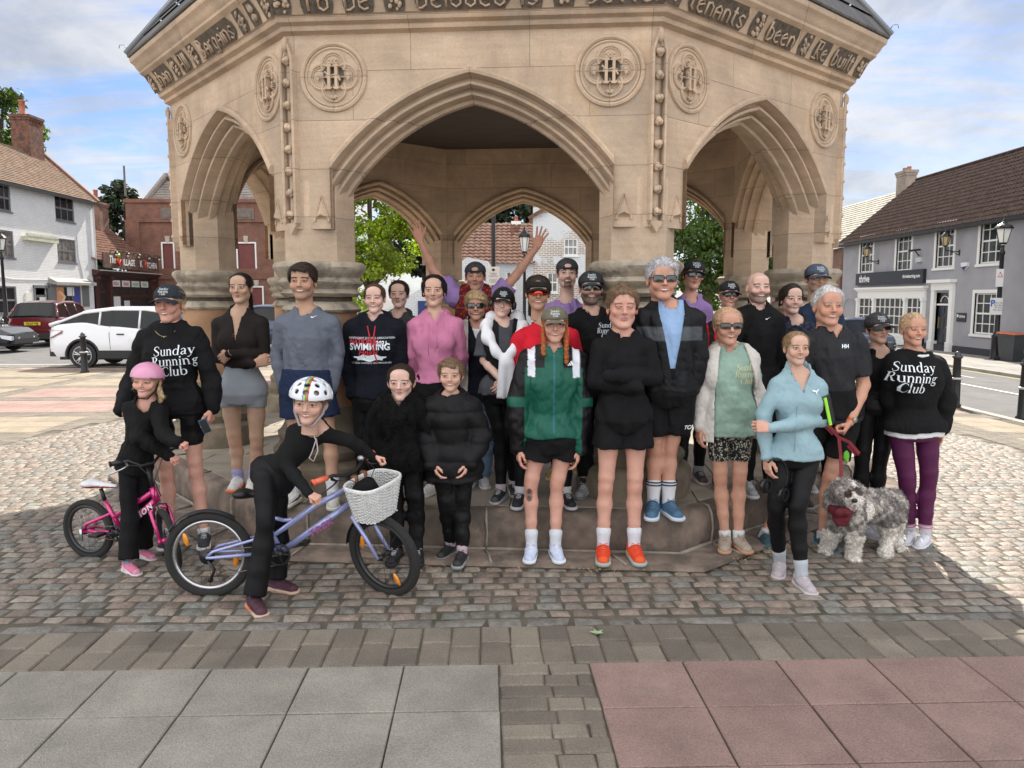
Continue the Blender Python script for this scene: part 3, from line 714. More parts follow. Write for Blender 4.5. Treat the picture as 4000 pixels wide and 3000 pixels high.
# ------------------------------------------------------------------ buildings
def cells(mb, u0, u1, z0, z1, holes, depth=.12, y=0, col=None):
 us = sorted({u0, u1} | {h[0] for h in holes} | {h[1] for h in holes}); zs = sorted({z0, z1} | {h[2] for h in holes} | {h[3] for h in holes})
 us = [u for u in us if u0 <= u <= u1]; zs = [z for z in zs if z0 <= z <= z1]
 for a, b in zip(us[:-1], us[1:]):
  for c, d in zip(zs[:-1], zs[1:]):
   m, n = (a + b) / 2, (c + d) / 2
   if any(h[0] < m < h[1] and h[2] < n < h[3] for h in holes): continue
   mb.add([(a, y, c), (b, y, c), (b, y, d), (a, y, d)], [(0, 1, 2, 3)], col)
 for a, b, c, d in [h[:4] for h in holes]:
  mb.add([(a, y, c), (b, y, c), (b, y, d), (a, y, d), (a, y + depth, c), (b, y + depth, c), (b, y + depth, d), (a, y + depth, d)], [(0, 4, 5, 1), (1, 5, 6, 2), (2, 6, 7, 3), (3, 7, 4, 0)], col)
def window(par, a, b, c, d, nx, nz, fm, gm, fw=.07, bw=.025, y=.05, surround=None, sill=True, split=True):
 f = MB(); f.box(a, b, y, y + .05, c, c + fw); f.box(a, b, y, y + .05, d - fw, d); f.box(a, a + fw, y, y + .05, c + fw, d - fw); f.box(b - fw, b, y, y + .05, c + fw, d - fw)
 for i in range(1, nx): x = a + (b - a) * i / nx; f.box(x - bw / 2, x + bw / 2, y + .008, y + .045, c + fw, d - fw)
 for i in range(1, nz):
  z = c + (d - c) * i / nz; t = bw * (1.9 if split and i == nz // 2 else 1); f.box(a + fw, b - fw, y + .004, y + .047, z - t / 2, z + t / 2)
 if surround:
  s = surround; f.box(a - s, a, -.035, y + .03, c - .02, d + s); f.box(b, b + s, -.035, y + .03, c - .02, d + s); f.box(a, b, -.035, y + .03, d, d + s)
  f.box(a - s - .03, b + s + .03, -.075, y, c - .12, c - .02)
 elif sill: f.box(a - .04, b + .04, -.06, y + .05, c - .07, c)
 w = f.build('window', fm, par)
 g = MB(); g.box(a + .01, b - .01, y + .03, y + .035, c + .01, d - .01); g.build('pane', gm, w)
 return w
GLASS = mat('window_glass', (.02, .023, .026), .06, spec=.45)
GLASS_L = mat('window_glass_curtain', (.16, .155, .14), .08, var=.6, vscale=3, spec=1.0)
WHITE = mat('white_gloss', (.80, .79, .76), .4)
GREYF = mat('grey_window_paint', (.16, .16, .165), .5, var=.1)
def tiled_roof(mb, u0, u1, ye, ze, yr, zr, pitch=.2, course=.28, wave=.028):
 """pantile slope from eaves (ye,ze) to ridge (yr,zr), seen from the -y side"""
 n = max(4, int((u1 - u0) / pitch) * 4); L_ = math.hypot(yr - ye, zr - ze); nc = max(2, int(L_ / course)); nx, nz_ = -(zr - ze) / L_, (yr - ye) / L_
 vs = []; fs = []
 for r in range(nc):
  for e, f in ((0, r / nc), (1, (r + 1) / nc)):
   lift = .03 if e == 0 else 0
   for k in range(n + 1):
    u = u0 + (u1 - u0) * k / n; h = wave * (math.sin(2 * math.pi * k / 4) * .5 + .5) + lift + .004 * math.sin(u * 3.1 + r)
    vs.append((u, ye + (yr - ye) * f + nx * h, ze + (zr - ze) * f + nz_ * h))
 N = n + 1
 for r in range(nc):
  b = r * 2 * N
  for k in range(n): fs.append((b + k, b + k + 1, b + N + k + 1, b + N + k))
  if r < nc - 1:
   for k in range(n): fs.append((b + N + k, b + N + k + 1, b + 2 * N + k + 1, b + 2 * N + k))
 mb.add(vs, fs)
def chimney(par, x0, x1, y0, y1, z0, z1, mt, pots, potm, pr=.11, ph=.5):
 c = MB(); c.box(x0, x1, y0, y1, z0, z1 - .28); c.box(x0 - .04, x1 + .04, y0 - .04, y1 + .04, z1 - .28, z1 - .14); c.box(x0 - .08, x1 + .08, y0 - .08, y1 + .08, z1 - .14, z1)
 o = c.build('chimney', mt, par)
 for (px, py) in pots:
  p = MB(); p.lathe([(pr * 1.1, z1 - .02), (pr * 1.1, z1 + .06), (pr * .9, z1 + .1), (pr * .82, z1 + ph - .08), (pr * 1.02, z1 + ph - .06), (pr, z1 + ph)], 14, (px, py)); p.build('chimney_pot', potm, o, True)
 return o
CLAY = mat('clay_pot', (.36, .13, .075), .8, var=.25, vscale=6)
PANT = mat('pantiles', (.17, .088, .062), .9, spec=.15, var=.5, vscale=5, bump=.5, bscale=25, dirt=((.10, .085, .07), 3, .55))
PANTB = mat('weathered_tiles', (.25, .175, .13), .95, spec=.1, var=.35, vscale=4, bump=.5, bscale=25, dirt=((.20, .16, .125), 2.5, .5))
def rectX(x0, y0, x1, y1, X, o, sgn=1):
 """photo rectangle on the wall plane x = X -> local (u0,u1,z0,z1) with u measured from o along the wall"""
 xm = (x0 + x1) / 2; A = UX(x0, (y0 + y1) / 2, X); B = UX(x1, (y0 + y1) / 2, X); zt = (UX(x0, y0, X)[2] + UX(x1, y0, X)[2]) / 2
 zt = UX(xm, y0, X)[2]; zb = UX(xm, y1, X)[2]
 us = sorted(((A[1] - o) * sgn, (B[1] - o) * sgn)); return us[0], us[1], zb, zt
def rectY(x0, y0, x1, y1, D, ox):
 A = U(x0, y0, D); B = U(x1, y1, D); return A[0] - ox, B[0] - ox, B[2], A[2]
def buildings():
 PB = brickmat('white_painted_brick', (.80, .80, .79), (.74, .74, .73), (.64, .64, .63), .235, .08, .012, 'x', 1.0, .8, .06, dirt=((.50, .47, .42), 5, .66, .1))
 # --- three-storey white house, facing +X
 XL = -24.0; o = 29.0; t = empty('white_house', (XL, o, 0), R(90), 'three-storey white painted brick house with grey windows and a brick chimney beyond the parked cars', 'house')
 e = UX(200, 431, XL)[1] - o; zE = 7.35; wins = []
 rc = lambda *a: rectX(*a, XL, o)
 W_ = [(rc(119, 424, 160, 478), 3, 2), (rc(124, 517, 164, 567), 3, 2), (rc(-14, 397, 23, 455), 3, 2), (rc(-14, 497, 30, 556), 3, 2), (rc(-26, 618, 37, 679), 3, 2), (rc(122, 617, 176, 663), 3, 1), (rc(77, 622, 104, 700), 1, 1), (rc(-200, 380, -140, 450), 3, 2), (rc(-200, 500, -140, 560), 3, 2)]
 holes = [w[0] for w in W_]
 holes[6] = (holes[6][0], holes[6][1], .12, holes[6][3]);
 wl = MB(); cells(wl, 0, e, 0, zE, holes); wl.add([(e, 0, 0), (e, 5.4, 0), (e, 5.4, zE), (e, 2.7, 9.75), (e, 0, zE)], [(0, 1, 2, 3, 4)]); wl.add([(0, 0, 0), (0, 5.4, 0), (0, 5.4, zE), (0, 2.7, 9.75), (0, 0, zE)], [(4, 3, 2, 1, 0)]); wl.add([(0, 5.4, 0), (e, 5.4, 0), (e, 5.4, zE), (0, 5.4, zE)], [(3, 2, 1, 0)])
 wl.build('wall', PB, t)
 for i, (h, nx, nz_) in enumerate(W_):
  if i == 6: continue
  window(t, *h, nx, nz_, GREYF, GLASS_L if i in (1, 3) else GLASS, .09, .05, .03)
 h = holes[6]; dr = MB(); dr.box(h[0], h[1], .07, .12, .12, h[3] - .35); dr.box(h[0] - .12, h[0], -.05, .05, .1, h[3] + .12); dr.box(h[1], h[1] + .12, -.05, .05, .1, h[3] + .12); dr.box(h[0] - .12, h[1] + .12, -.06, .05, h[3], h[3] + .14)
 d_ = dr.build('door', GREYF, t); q = MB(); q.box(h[0] + .2, h[1] - .2, .055, .068, 1.0, h[3] - .5); q.build('door_glass', GLASS, d_)
 pl = MB(); pl.box(h[0] + .45, h[0] + .95, .045, .054, 1.35, 1.85); pl.build('door_notice', mat('notice', (.75, .76, .78), .5), d_)
 h = holes[5]
 sh = MB()
 for a, b in ((h[0] - .75, h[0] - .06), (h[1] + .06, h[1] + .7)):
  sh.box(a, b, -.06, 0, h[2], h[3] + .12); sh.box(a + .1, b - .1, -.075, -.06, h[2] + .1, (h[2] + h[3]) / 2 - .05); sh.box(a + .1, b - .1, -.075, -.06, (h[2] + h[3]) / 2 + .05, h[3])
  sh.build('shutter', GREYF, t); sh = MB()
 po = MB(); w3 = (h[1] - h[0]) / 3
 po.box(h[0] + .06, h[0] + w3 - .03, .045, .052, h[2] + .1, h[3] - .1, (.62, .30, .14)); po.tube([(h[0] + .5, .04, h[2] + .2), (h[0] + .8, .04, h[3] - .6), (h[0] + .3, .04, h[3] - .3)], .07, 6, (.75, .55, .38)); po.box(h[1] - w3 + .03, h[1] - .06, .045, .052, h[2] + .1, h[3] - .1, (.06, .07, .28)); po.box(h[0] + w3 + .3, h[0] + w3 + .95, .04, .052, h[2] + .6, h[2] + 1.3, (.75, .78, .80))
 po.build('window_poster', mat('poster', vcol=True, rough=.4), t, False, True)
 cn = rc(105, 602, 191, 611); c = MB(); c.prism([(0, 0), (1, 0), (1, 1), (0, 1)], 0, 0) if 0 else None
 c.add([(cn[0], 0, cn[2] + .25), (cn[1], 0, cn[2] + .25), (cn[1], -.45, cn[2] + .02), (cn[0], -.45, cn[2] + .02), (cn[0], 0, cn[2] - .1), (cn[1], 0, cn[2] - .1), (cn[1], -.45, cn[2] - .12), (cn[0], -.45, cn[2] - .12)], [(0, 3, 2, 1), (3, 7, 6, 2), (7, 4, 5, 6), (0, 4, 7, 3), (1, 2, 6, 5)])
 c.build('door_canopy', mat('canopy_grey', (.30, .29, .27), .7, var=.2), t)
 bm = rc(47, 504, 115, 520); c = MB(); c.box(bm[0], bm[1], -.28, 0, bm[3] - .42, bm[3] - .22); c.box(bm[0], bm[1], -.30, -.2, bm[3] - .20, bm[3] - .08); c.build('sign_light_trough', mat('trough', (.52, .52, .40), .7, var=.2), t)
 pq = rc(55, 632, 67, 655); c = MB(); c.box(pq[0], pq[1], -.04, 0, pq[2], pq[3]); c.build('wall_plaque', mat('plaque_cream', (.7, .68, .62), .6), t)
 pt = MB(); pt.box(-.02, e + .02, -.06, -.003, 0, .75); pt.build('plinth', mat('grey_plinth', (.40, .41, .43), .8, var=.15), t)
 cbm = MB()
 cbm.tube([(e - 1.9, -.02, 5.2), (e - 1.85, -.02, 4.0), (e - 1.6, -.02, 3.3), (e - 1.5, -.02, 2.7)], .02, 5); cbm.tube([(2, -.02, 3.0), (5, -.02, 2.95), (8.5, -.02, 2.7), (12, -.02, 2.75)], .018, 5); cbm.tube([(e - .15, -.08, 7.2), (e - .15, -.08, .1)], .045, 8)
 cbm.build('wall_cable', mat('painted_cable', (.55, .55, .55), .6), t)
 r = MB(); tiled_roof(r, -.1, e + .1, -.28, zE - .12, 2.7, 9.85, .17, .17, .012); r.add([(-.1, 2.7, 9.85), (e + .1, 2.7, 9.85), (e + .1, 5.7, zE - .1), (-.1, 5.7, zE - .1)], [(0, 1, 2, 3)])
 ro = r.build('roof', PANTB, t)
 gt = MB(); gt.box(-.1, e + .1, -.36, -.24, zE - .3, zE - .14); gt.box(-.1, e + .1, -.24, 0, zE - .22, zE - .16); gt.build('gutter', mat('black_gutter', (.02, .02, .02), .5), t)
 vg = MB(); vg.box(0, 0, 0, 0, 0, 0) if 0 else None
 vg.tube([(e + .08, -.3, zE - .05), (e + .08, 2.7, 9.98)], .10, 4); vg.build('verge_coping', mat('verge_brick', (.25, .13, .09), .85, var=.3), t)
 BR = brickmat('old_brick', (.26, .10, .06), (.17, .075, .05), (.26, .22, .18), .225, .075, .012, 'xy', .8, .9, .3, dirt=((.10, .07, .055), 2.0, .56, .12))
 chimney(ro, e - 1.9, e - .65, 2.2, 3.2, 8.6, 11.7, mat('sooty_brick', (.14, .062, .04), .9, var=.5, vscale=6, bump=.6, bscale=14, dirt=((.07, .045, .035), 2, .5)), [(e - 1.6, 2.7)], CLAY, .18, .8)
 # --- village kitchen shop: low, dark timber shopfront
 o2 = UX(201, 600, XL)[1]; t = empty('village_kitchen_shop', (XL, o2, 0), R(90), 'low takeaway shop with dark brown timber front and wooden fascia beside the white house', 'shop')
 rk = lambda *a: rectX(*a, XL, o2)
 e2 = 8.2; DK = mat('dark_brown_timber', (.055, .022, .018), .45, var=.2)
 a = MB(); cells(a, 0, e2, 0, 3.3, [(.6, 1.5, .15, 2.9), (2.0, 6.9, .9, 2.95)], .25); a.add([(0, 0, 3.3), (e2, 0, 3.3), (e2, 6, 3.3), (0, 6, 3.3)], [(0, 1, 2, 3)]); a.add([(e2, 0, 0), (e2, 6, 0), (e2, 6, 3.3), (e2, 0, 3.3)], [(0, 1, 2, 3)])
 a.build('wall', DK, t)
 for x in (.25, 1.75, 7.15):
  p = MB(); p.box(x - .14, x + .14, -.14, 0, 0, 2.85); p.box(x - .19, x + .19, -.2, 0, 2.85, 3.15); p.ball((x, -.2, 2.95), .12, 5); p.build('pilaster', DK, t)
 cn = MB(); cn.add([(-.1, 0, 3.05), (e2 - .5, 0, 3.05), (e2 - .5, -.22, 3.12), (-.1, -.22, 3.12), (-.1, -.5, 3.38), (e2 - .5, -.5, 3.38), (e2 - .5, 0, 3.45), (-.1, 0, 3.45)], [(0, 1, 2, 3), (3, 2, 5, 4), (4, 5, 6, 7), (0, 3, 4, 7), (1, 6, 5, 2)]); cn.build('cornice', DK, t)
 cr = MB(); cr.box(-.1, e2 - .5, -.54, -.46, 3.36, 3.42); cr.build('cornice_edge', mat('pale_edge', (.45, .42, .40), .6), t)
 window(t, 2.0, 6.9, .9, 2.95, 4, 2, DK, GLASS, .08, .09, .05, sill=False)
 dr = MB(); dr.box(.6, 1.5, .1, .16, .15, 2.9); dr.box(.75, 1.35, .08, .1, .3, .9); dr.build('door', DK, t); g = MB(); g.box(.75, 1.35, .085, .098, 1.1, 2.1); g.box(.75, 1.35, .085, .098, 2.3, 2.8); g.build('door_glass', GLASS, t)
 nt_ = MB(); nc = [(.62, .06, .10), (.62, .06, .10), (.35, .55, .33), (.35, .55, .33)]
 for k in range(4):
  x = 2.12 + k * 1.22; nt_.box(x, x + 1.0, .035, .048, 2.5, 2.88, (.78, .78, .76))
 nt_.box(2.1, 3.05, .035, .048, 1.0, 1.9, (.7, .7, .68)); nt_.box(3.5, 4.2, .035, .048, 1.15, 1.65, (.6, .62, .6)); nt_.build('window_notice', mat('poster', vcol=True, rough=.4), t, False, True)
 Mt = lambda x, y, z: Matrix.Translation((x, y, z)) @ Matrix.Rotation(R(90), 4, 'X')
 for k, (w, cm) in enumerate((('PIZZAS', 'red'), ('KEBABS', 'red'), ('BURGERS', 'green'), ('DRINKS', 'green'))):
  put_text('window_lettering', w, .26, mat('letter_' + cm, (.6, .03, .07) if cm == 'red' else (.15, .45, .15), .5), t, Mt(2.62 + k * 1.22, .028, 2.66), sx=.72, off=.006)
 # fascia sign
 s0, s1 = .15, UX(323, 570, XL)[1] - o2; zt0, zb0 = 4.42, 3.55
 sg = MB();
 n = 34
 for k in range(n):
  a_, b_ = s0 + (s1 - s0) * k / n, s0 + (s1 - s0) * (k + 1) / n; kk = rnd.uniform(.7, 1.35); sg.box(a_ + .006, b_ - .006, -.60 + rnd.uniform(-.01, .01), -.54, zb0, zt0, tuple(v * kk for v in (.115, .062, .045)))
 sg.box(s0, s1, -.54, -.5, zb0, zt0, (.03, .02, .02)); sgo = sg.build('fascia_sign', mat('fascia_boards', vcol=True, rough=.7, var=.3, vscale=9), t, False, True)
 LW = mat('sign_white', (.82, .80, .76), .5)
 ws = s1 - s0
 put_text('sign_lettering', 'The', .62, LW, sgo, Mt(s0 + ws * .135, -.612, 4.03), shear=.25, sx=.78, off=.012)
 put_text('sign_lettering', 'ILLAGE', .52, LW, sgo, Mt(s0 + ws * .425, -.612, 3.93), sx=.88, off=.014)
 put_text('sign_lettering', 'K', .60, LW, sgo, Mt(s0 + ws * .645, -.612, 3.93), sx=.88, off=.014)
 put_text('sign_lettering', 'TCHEN', .50, LW, sgo, Mt(s0 + ws * .855, -.612, 3.88), sx=.86, off=.014)
 v = MB(); v.tube([(s0 + ws * .20, -.63, 4.15), (s0 + ws * .235, -.64, 3.72), (s0 + ws * .268, -.63, 4.1)], [.09, .05, .07], 6, (.62, .05, .02)); v.tube([(s0 + ws * .22, -.63, 4.35), (s0 + ws * .245, -.64, 4.18)], [.16, .08], 6, (.22, .45, .05)); v.build('chilli_emblem', mat('poster', vcol=True, rough=.4), sgo, True, True); v = MB(); v.tube([(s0 + ws * .718, -.63, 4.1), (s0 + ws * .718, -.63, 3.74)], .07, 6, (.62, .05, .03)); v.tube([(s0 + ws * .69, -.63, 4.2), (s0 + ws * .718, -.63, 4.08), (s0 + ws * .745, -.63, 4.2)], .04, 5, (.6, .1, .06)); v.build('pepper_emblem', mat('poster', vcol=True, rough=.4), sgo, True, True)
 for k in range(5):
  x = s0 + ws * (.13 + k * .20); l = MB(); l.tube([(x, -.5, 4.42), (x, -.55, 4.56), (x, -.85, 4.55)], .025, 6); l.lathe([(.05, 4.52), (.12, 4.42), (.13, 4.38)], 10, (x, -.88)); lo = l.build('sign_lamp', mat('black_metal', (.015, .015, .016), .4, .3), t, True); b = MB(); b.ball((x, -.88, 4.33), .07, 6); b.build('bulb', mat('bulb_glass', (.8, .78, .7), .1, spec=1), lo, True)
 r = MB(); tiled_roof(r, -.1, 7.4, -.1, 4.0, 3.6, 7.1, .22, .26, .035); r.add([(-.1, 3.6, 7.1), (7.4, 3.6, 7.1), (7.4, 7, 4.0), (-.1, 7, 4.0)], [(0, 1, 2, 3)]); ro = r.build('roof', PANT, t)
 chimney(ro, 5.5, 6.6, 2.3, 3.1, 5.5, 7.9, BR, [(5.9, 2.7)], CLAY, .15, .8)
 # --- red brick hall, facing the camera
 D = 53.; A = U(279, 600, D)[0]; t = empty('red_brick_hall', (A, D, 0), 0, 'large red brick building with blocked windows and slate roof seen behind the left arch', 'building')
 ry = lambda *a: rectY(*a, D, A); BK = brickmat('red_brick', (.25, .082, .045), (.16, .058, .038), (.20, .15, .12), .225, .075, .012, 'x', .8, .9, .3, dirt=((.14, .07, .05), 1.2, .58, .12))
 W_ = [ry(351, 526, 376, 580), ry(513, 526, 552, 580), ry(543, 621, 568, 675), ry(395, 526, 432, 580), ry(455, 526, 492, 580)]; P_ = [ry(347, 449, 378, 473), ry(511, 450, 549, 474), ry(430, 450, 468, 474)]
 wl = MB(); cells(wl, 0, 15.5, 0, 8.35, W_, .14); wl.add([(0, 0, 0), (0, 9, 0), (0, 9, 8.35), (0, 0, 8.35)], [(0, 1, 2, 3)]); wl.box(-.08, 15.5, -.10, -.003, 6.9, 7.05); wl.box(-.08, 15.5, -.12, -.003, 8.2, 8.45); wl.box(-.05, .9, -.09, -.003, 0, 6.9); wl.box(-.06, 15.5, -.07, -.003, 3.1, 3.25)
 wl.build('wall', BK, t)
 for h in W_:
  f = MB(); s = .10; f.box(h[0] - s, h[0], -.02, .1, h[2], h[3] + s); f.box(h[1], h[1] + s, -.02, .1, h[2], h[3] + s); f.box(h[0], h[1], -.02, .1, h[3], h[3] + s); fo = f.build('window_frame', WHITE, t); q = MB(); q.box(h[0], h[1], .06, .09, h[2], h[3]); q.build('blind_panel', mat('oxblood_panel', (.16, .045, .04), .7, var=.12, vscale=2), fo)
  k = MB(); k.prism([((h[0] + h[1]) / 2 - .12, h[3] + .1), ((h[0] + h[1]) / 2 + .12, h[3] + .1), ((h[0] + h[1]) / 2 + .17, h[3] + .5), ((h[0] + h[1]) / 2 - .17, h[3] + .5)], -.06, 0); k.build('keystone', mat('pale_stone', (.45, .40, .33), .85, var=.2), t)
 for h in P_:
  q = MB(); q.box(h[0], h[1], -.05, -.003, h[2], h[3]); q.box(h[0] + .15, h[1] - .15, -.08, -.05, h[2] + .12, h[3] - .12); q.build('stone_panel', mat('grey_stone_panel', (.17, .135, .115), .85, var=.25), t)
 r = MB(); tiled_roof(r, 1.4, 15.5, .4, 8.45, 3.4, 10.1, .3, .3, .008); r.build('roof', mat('dark_tiles', (.12, .10, .09), .8, var=.35, vscale=3, dirt=((.09, .09, .07), 2, .55)), t)
 cp = MB(); cp.tube([(1.35, .1, 8.4), (1.35, 3.4, 10.6), (1.35, 6.6, 8.4)], .16, 4); cp.add([(1.3, .2, 8.3), (1.3, 3.4, 10.4), (1.3, 6.6, 8.3)], [(0, 1, 2)]); cp.tube([(.15, -.2, 8.6), (.15, -.2, 10.6)], .07, 6); cp.build('gable_coping', mat('coping', (.16, .13, .12), .85, var=.3), t)
 # --- cottage seen through the middle arch: pantiles and white walls
 D = 34.; A = U(960, 600, D)[0]; t = empty('white_cottage', (A, D, 0), 0, 'white cottage with red pantiled roof and patch of bare brick seen through the middle arch', 'cottage')
 ry = lambda *a: rectY(*a, D, A); e = U(1151, 600, D)[0] - A; zE = U(1100, 568, D)[2]; PB2 = brickmat('white_cottage_brick', (.66, .67, .68), (.62, .63, .64), (.52, .52, .52), .235, .08, .01, 'x', .8, .8, .05)
 w1, w2 = ry(1093, 586, 1114, 622), ry(1182, 588, 1205, 632); w3 = ry(1218, 515, 1248, 552)
 wl = MB(); cells(wl, 0, e, 0, zE, [w1]); wl.build('wall', PB2, t); window(t, *w1, 2, 2, WHITE, GLASS_L, .06, .03, .03)
 r = MB(); tiled_roof(r, -.2, e + .1, -.2, zE - .05, 3.2, zE + 2.0, .24, .30, .045); r.build('roof', PANT, t)
 vt = MB(); vx = U(1128, 600, D)[0] - A
 ex = 4.5; zt_ = U(1260, 470, D)[2]; gw = MB(); cells(gw, e, e + ex, 0, zE + .3, [w2]); cells(gw, e, e + ex, zE + .3, 6.4, [w3]); gw.build('gable_wall', brickmat('flaking_brick', (.36, .25, .17), (.42, .30, .20), (.7, .7, .7), .235, .08, .018, 'x', 1.0, .9, .2, patch=((.68, .69, .70), .55, .50, .02)), t)
 window(t, *w2, 2, 2, WHITE, GLASS_L, .06, .03, .03); window(t, *w3, 3, 2, WHITE, GLASS_L, .06, .03, .03)
 vg = MB(); vg.tube([(e - .2, -.1, zE + 1.9), (e + 2.2, -.1, zE + 3.3)], .1, 4); vg.tube([(e - .1, 1.5, 5.2), (e + 2.2, 1.5, 6.6)], .12, 4); vg.build('verge', PANT, t)
 chimney(t, 1.9 + 1.1, 2.2 + 1.1, 3, 3.3, 4.6, 5.4, WHITE, [(3.15, 3.15)], CLAY, .09, .25)
 # white gable cottage with blue door, left of the middle pier
 D = 30.; A = U(876, 650, D)[0]; t = empty('gable_cottage', (A, D, 0), 0, 'low white brick gable end with a blue noticeboard behind the pink hoodie woman', 'cottage')
 wl = MB(); g0 = U(1000, 600, D); wl.add([(-1.2, 0, 0), (3.2, 0, 0), (3.2, 0, 3.2), (2.4, 0, 3.35), (.2, 0, 1.9), (-1.2, 0, 1.1)], [(0, 1, 2, 3, 4, 5)]); wl.add([(3.2, 0, 0), (3.2, 5, 0), (3.2, 5, 3.2), (3.2, 0, 3.2)], [(0, 1, 2, 3)]); wl.build('wall', PB2, t)
 h = rectY(903, 650, 925, 690, D, A); q = MB(); q.box(h[0], h[1], -.06, -.003, h[2], h[3]); q.build('noticeboard', mat('navy_board', (.015, .03, .14), .5), t)
 # --- grey rendered offices on the right, facing -X
 XR = 18.5; o = 14.0; zg = gz(XR) + .1; t = empty('grey_office_building', (XR, o, zg), R(-90), 'long grey rendered office building with white sash windows and pantiled roof on the right', 'office building')
 # local x -> -Y world, local -y -> -X world : u = o - Y
 def rr(*a):
  u0, u1, z0, z1 = rectX(*a, XR, o, -1); return u0, u1, z0 - zg, z1 - zg
 ue = -(UX(1820, 600, XR)[1] - o); zE = 5.35; GM = mat('grey_render', (.33, .325, .345), .85, var=.10, vscale=1.1, bump=.5, bscale=45, dirt=((.29, .285, .30), 1.3, .6))
 Wd = [rr(1859, 514, 1886, 588), rr(1937, 501, 1969, 584), rr(2023, 485, 2061, 577), rr(2118, 470, 2165, 568), rr(2104, 633, 2151, 722), rr(2240, 445, 2300, 560), rr(2240, 640, 2300, 740)]
 sh = rr(1855, 622, 2000, 720); dr = rr(2020, 632, 2052, 758); dr = (dr[0], dr[1], 0.02, dr[3])
 wl = MB(); cells(wl, ue, 6, 0, zE, Wd + [dr], .16); wl.add([(ue, 0, 0), (ue, 8, 0), (ue, 8, zE), (ue, 4, 8.7), (ue, 0, zE)], [(4, 3, 2, 1, 0)]); wl.build('wall', GM, t)
 pn = MB(); pn.box(ue, 6, -.03, -.003, 0, .28); pn.build('plinth', mat('dark_plinth', (.05, .05, .055), .8), t)
 for h in Wd: window(t, *h, 3, 4, WHITE, GLASS, .06, .035, .06, surround=.13)
 # shop window with frieze and pilasters
 sf = MB(); a, b, c, d = sh; c = .55
 sf.box(a, b, -.10, -.003, d - .5, d - .05); sf.box(a - .1, b + .1, -.26, -.003, d - .05, d + .05); sf.box(a - .04, b + .04, -.18, -.003, d - .14, d - .05); sf.box(a, b, -.12, -.003, c - .12, c)
 L3 = b - a
 for f in (0, .20, .24, .66, .70, .94):
  pass
 xs = [a, a + L3 * .27, a + L3 * .74, b - .18]
 for x in xs: sf.box(x, x + .18, -.17, -.003, c - .45, d - .5); sf.box(x - .03, x + .21, -.2, -.003, d - .62, d - .5)
 sf.box(a, b, -.10, -.003, c - .5, c - .12)
 for i in range(3):
  x0, x1 = xs[i] + .18, xs[i + 1]; nx = (3, 6, 3)[i]
  for k in range(nx + 1): x = x0 + (x1 - x0) * k / nx; sf.box(x - .02, x + .02, -.07, -.02, c, d - .5)
  for k in range(5): z = c + (d - .5 - c) * k / 4; sf.box(x0, x1, -.065, -.025, z - .02, z + .02)
 so = sf.build('shopfront', WHITE, t); g = MB(); g.box(a + .05, b - .05, -.03, -.012, c, d - .5); g.build('pane', GLASS, so)
 sg = rr(1855, 586, 2001, 614); q = MB(); q.box(sg[0], sg[1], -.16, -.003, sg[2], sg[3]); so = q.build('fascia_sign', mat('sign_charcoal', (.018, .02, .03), .5), t)
 Mt = lambda x, y, z: Matrix.Translation((x, y, z)) @ Matrix.Rotation(R(90), 4, 'X')
 zc = (sg[2] + sg[3]) / 2; wd = sg[1] - sg[0]
 put_text('sign_lettering', 'thrive', .52, WHITE, so, Mt(sg[0] + wd * .15, -.165, zc), off=.014, sx=.95)
 put_text('sign_lettering', 'thrivelearning.com', .22, WHITE, so, Mt(sg[0] + wd * .85, -.165, zc + .02), off=.006, sx=.95)
 # doorcase
 f = MB(); a, b, c, d = dr; s = .26
 f.box(a - s, a, -.12, .1, 0, d + .1); f.box(b, b + s, -.12, .1, 0, d + .1); f.box(a - s, b + s, -.14, -.003, d + .1, d + .42); f.box(a - s - .1, b + s + .1, -.3, -.003, d + .42, d + .55); f.box(a - s - .05, a + .03, -.16, .1, 0, .4); f.box(b - .03, b + s + .05, -.16, .1, 0, .4); f.box(a, b, .02, .1, d - .55, d - .47)
 f.tube([((a + b) / 2 + .3 * math.cos(w), .05, d - .4 + .25 * math.sin(w)) for w in [math.pi * k / 8 for k in range(9)]], .02, 5)
 do = f.build('doorcase', WHITE, t); q = MB(); q.box(a, b, .1, .15, .02, d - .5)
 for zz in (.25, .95, 1.6):
  for xx in (a + .12, (a + b) / 2 + .05): q.box(xx, xx + (b - a) / 2 - .17, .085, .1, zz, zz + .5)
 q.build('door', mat('black_door', (.012, .02, .03), .3), do); q = MB(); q.box(a, b, .1, .13, d - .47, d); q.build('fanlight', GLASS, do); q = MB(); q.box(a + .1, a + .16, .06, .09, .95, 1.45); q.ball(((a + b) / 2 + .25, .06, 1.0), .04, 5); q.build('door_handle', mat('brass', (.6, .42, .12), .3, 1), do)
 pq = rr(2068, 676, 2088, 695); q = MB(); q.box(pq[0], pq[1], -.04, -.003, pq[2], pq[3]); po = q.build('wall_plaque', mat('sign_charcoal', (.018, .02, .03), .5), t); put_text('plaque_lettering', 'thrive', .17, WHITE, po, Mt((pq[0] + pq[1]) / 2 + .08, -.045, (pq[2] + pq[3]) / 2 + .04), off=.004)
 q = MB(); xx = (pq[0] + pq[1]) / 2 - .24; q.box(xx - .05, xx + .05, -.044, -.04, (pq[2] + pq[3]) / 2, (pq[2] + pq[3]) / 2 + .12); q.build('plaque_logo', WHITE, po)
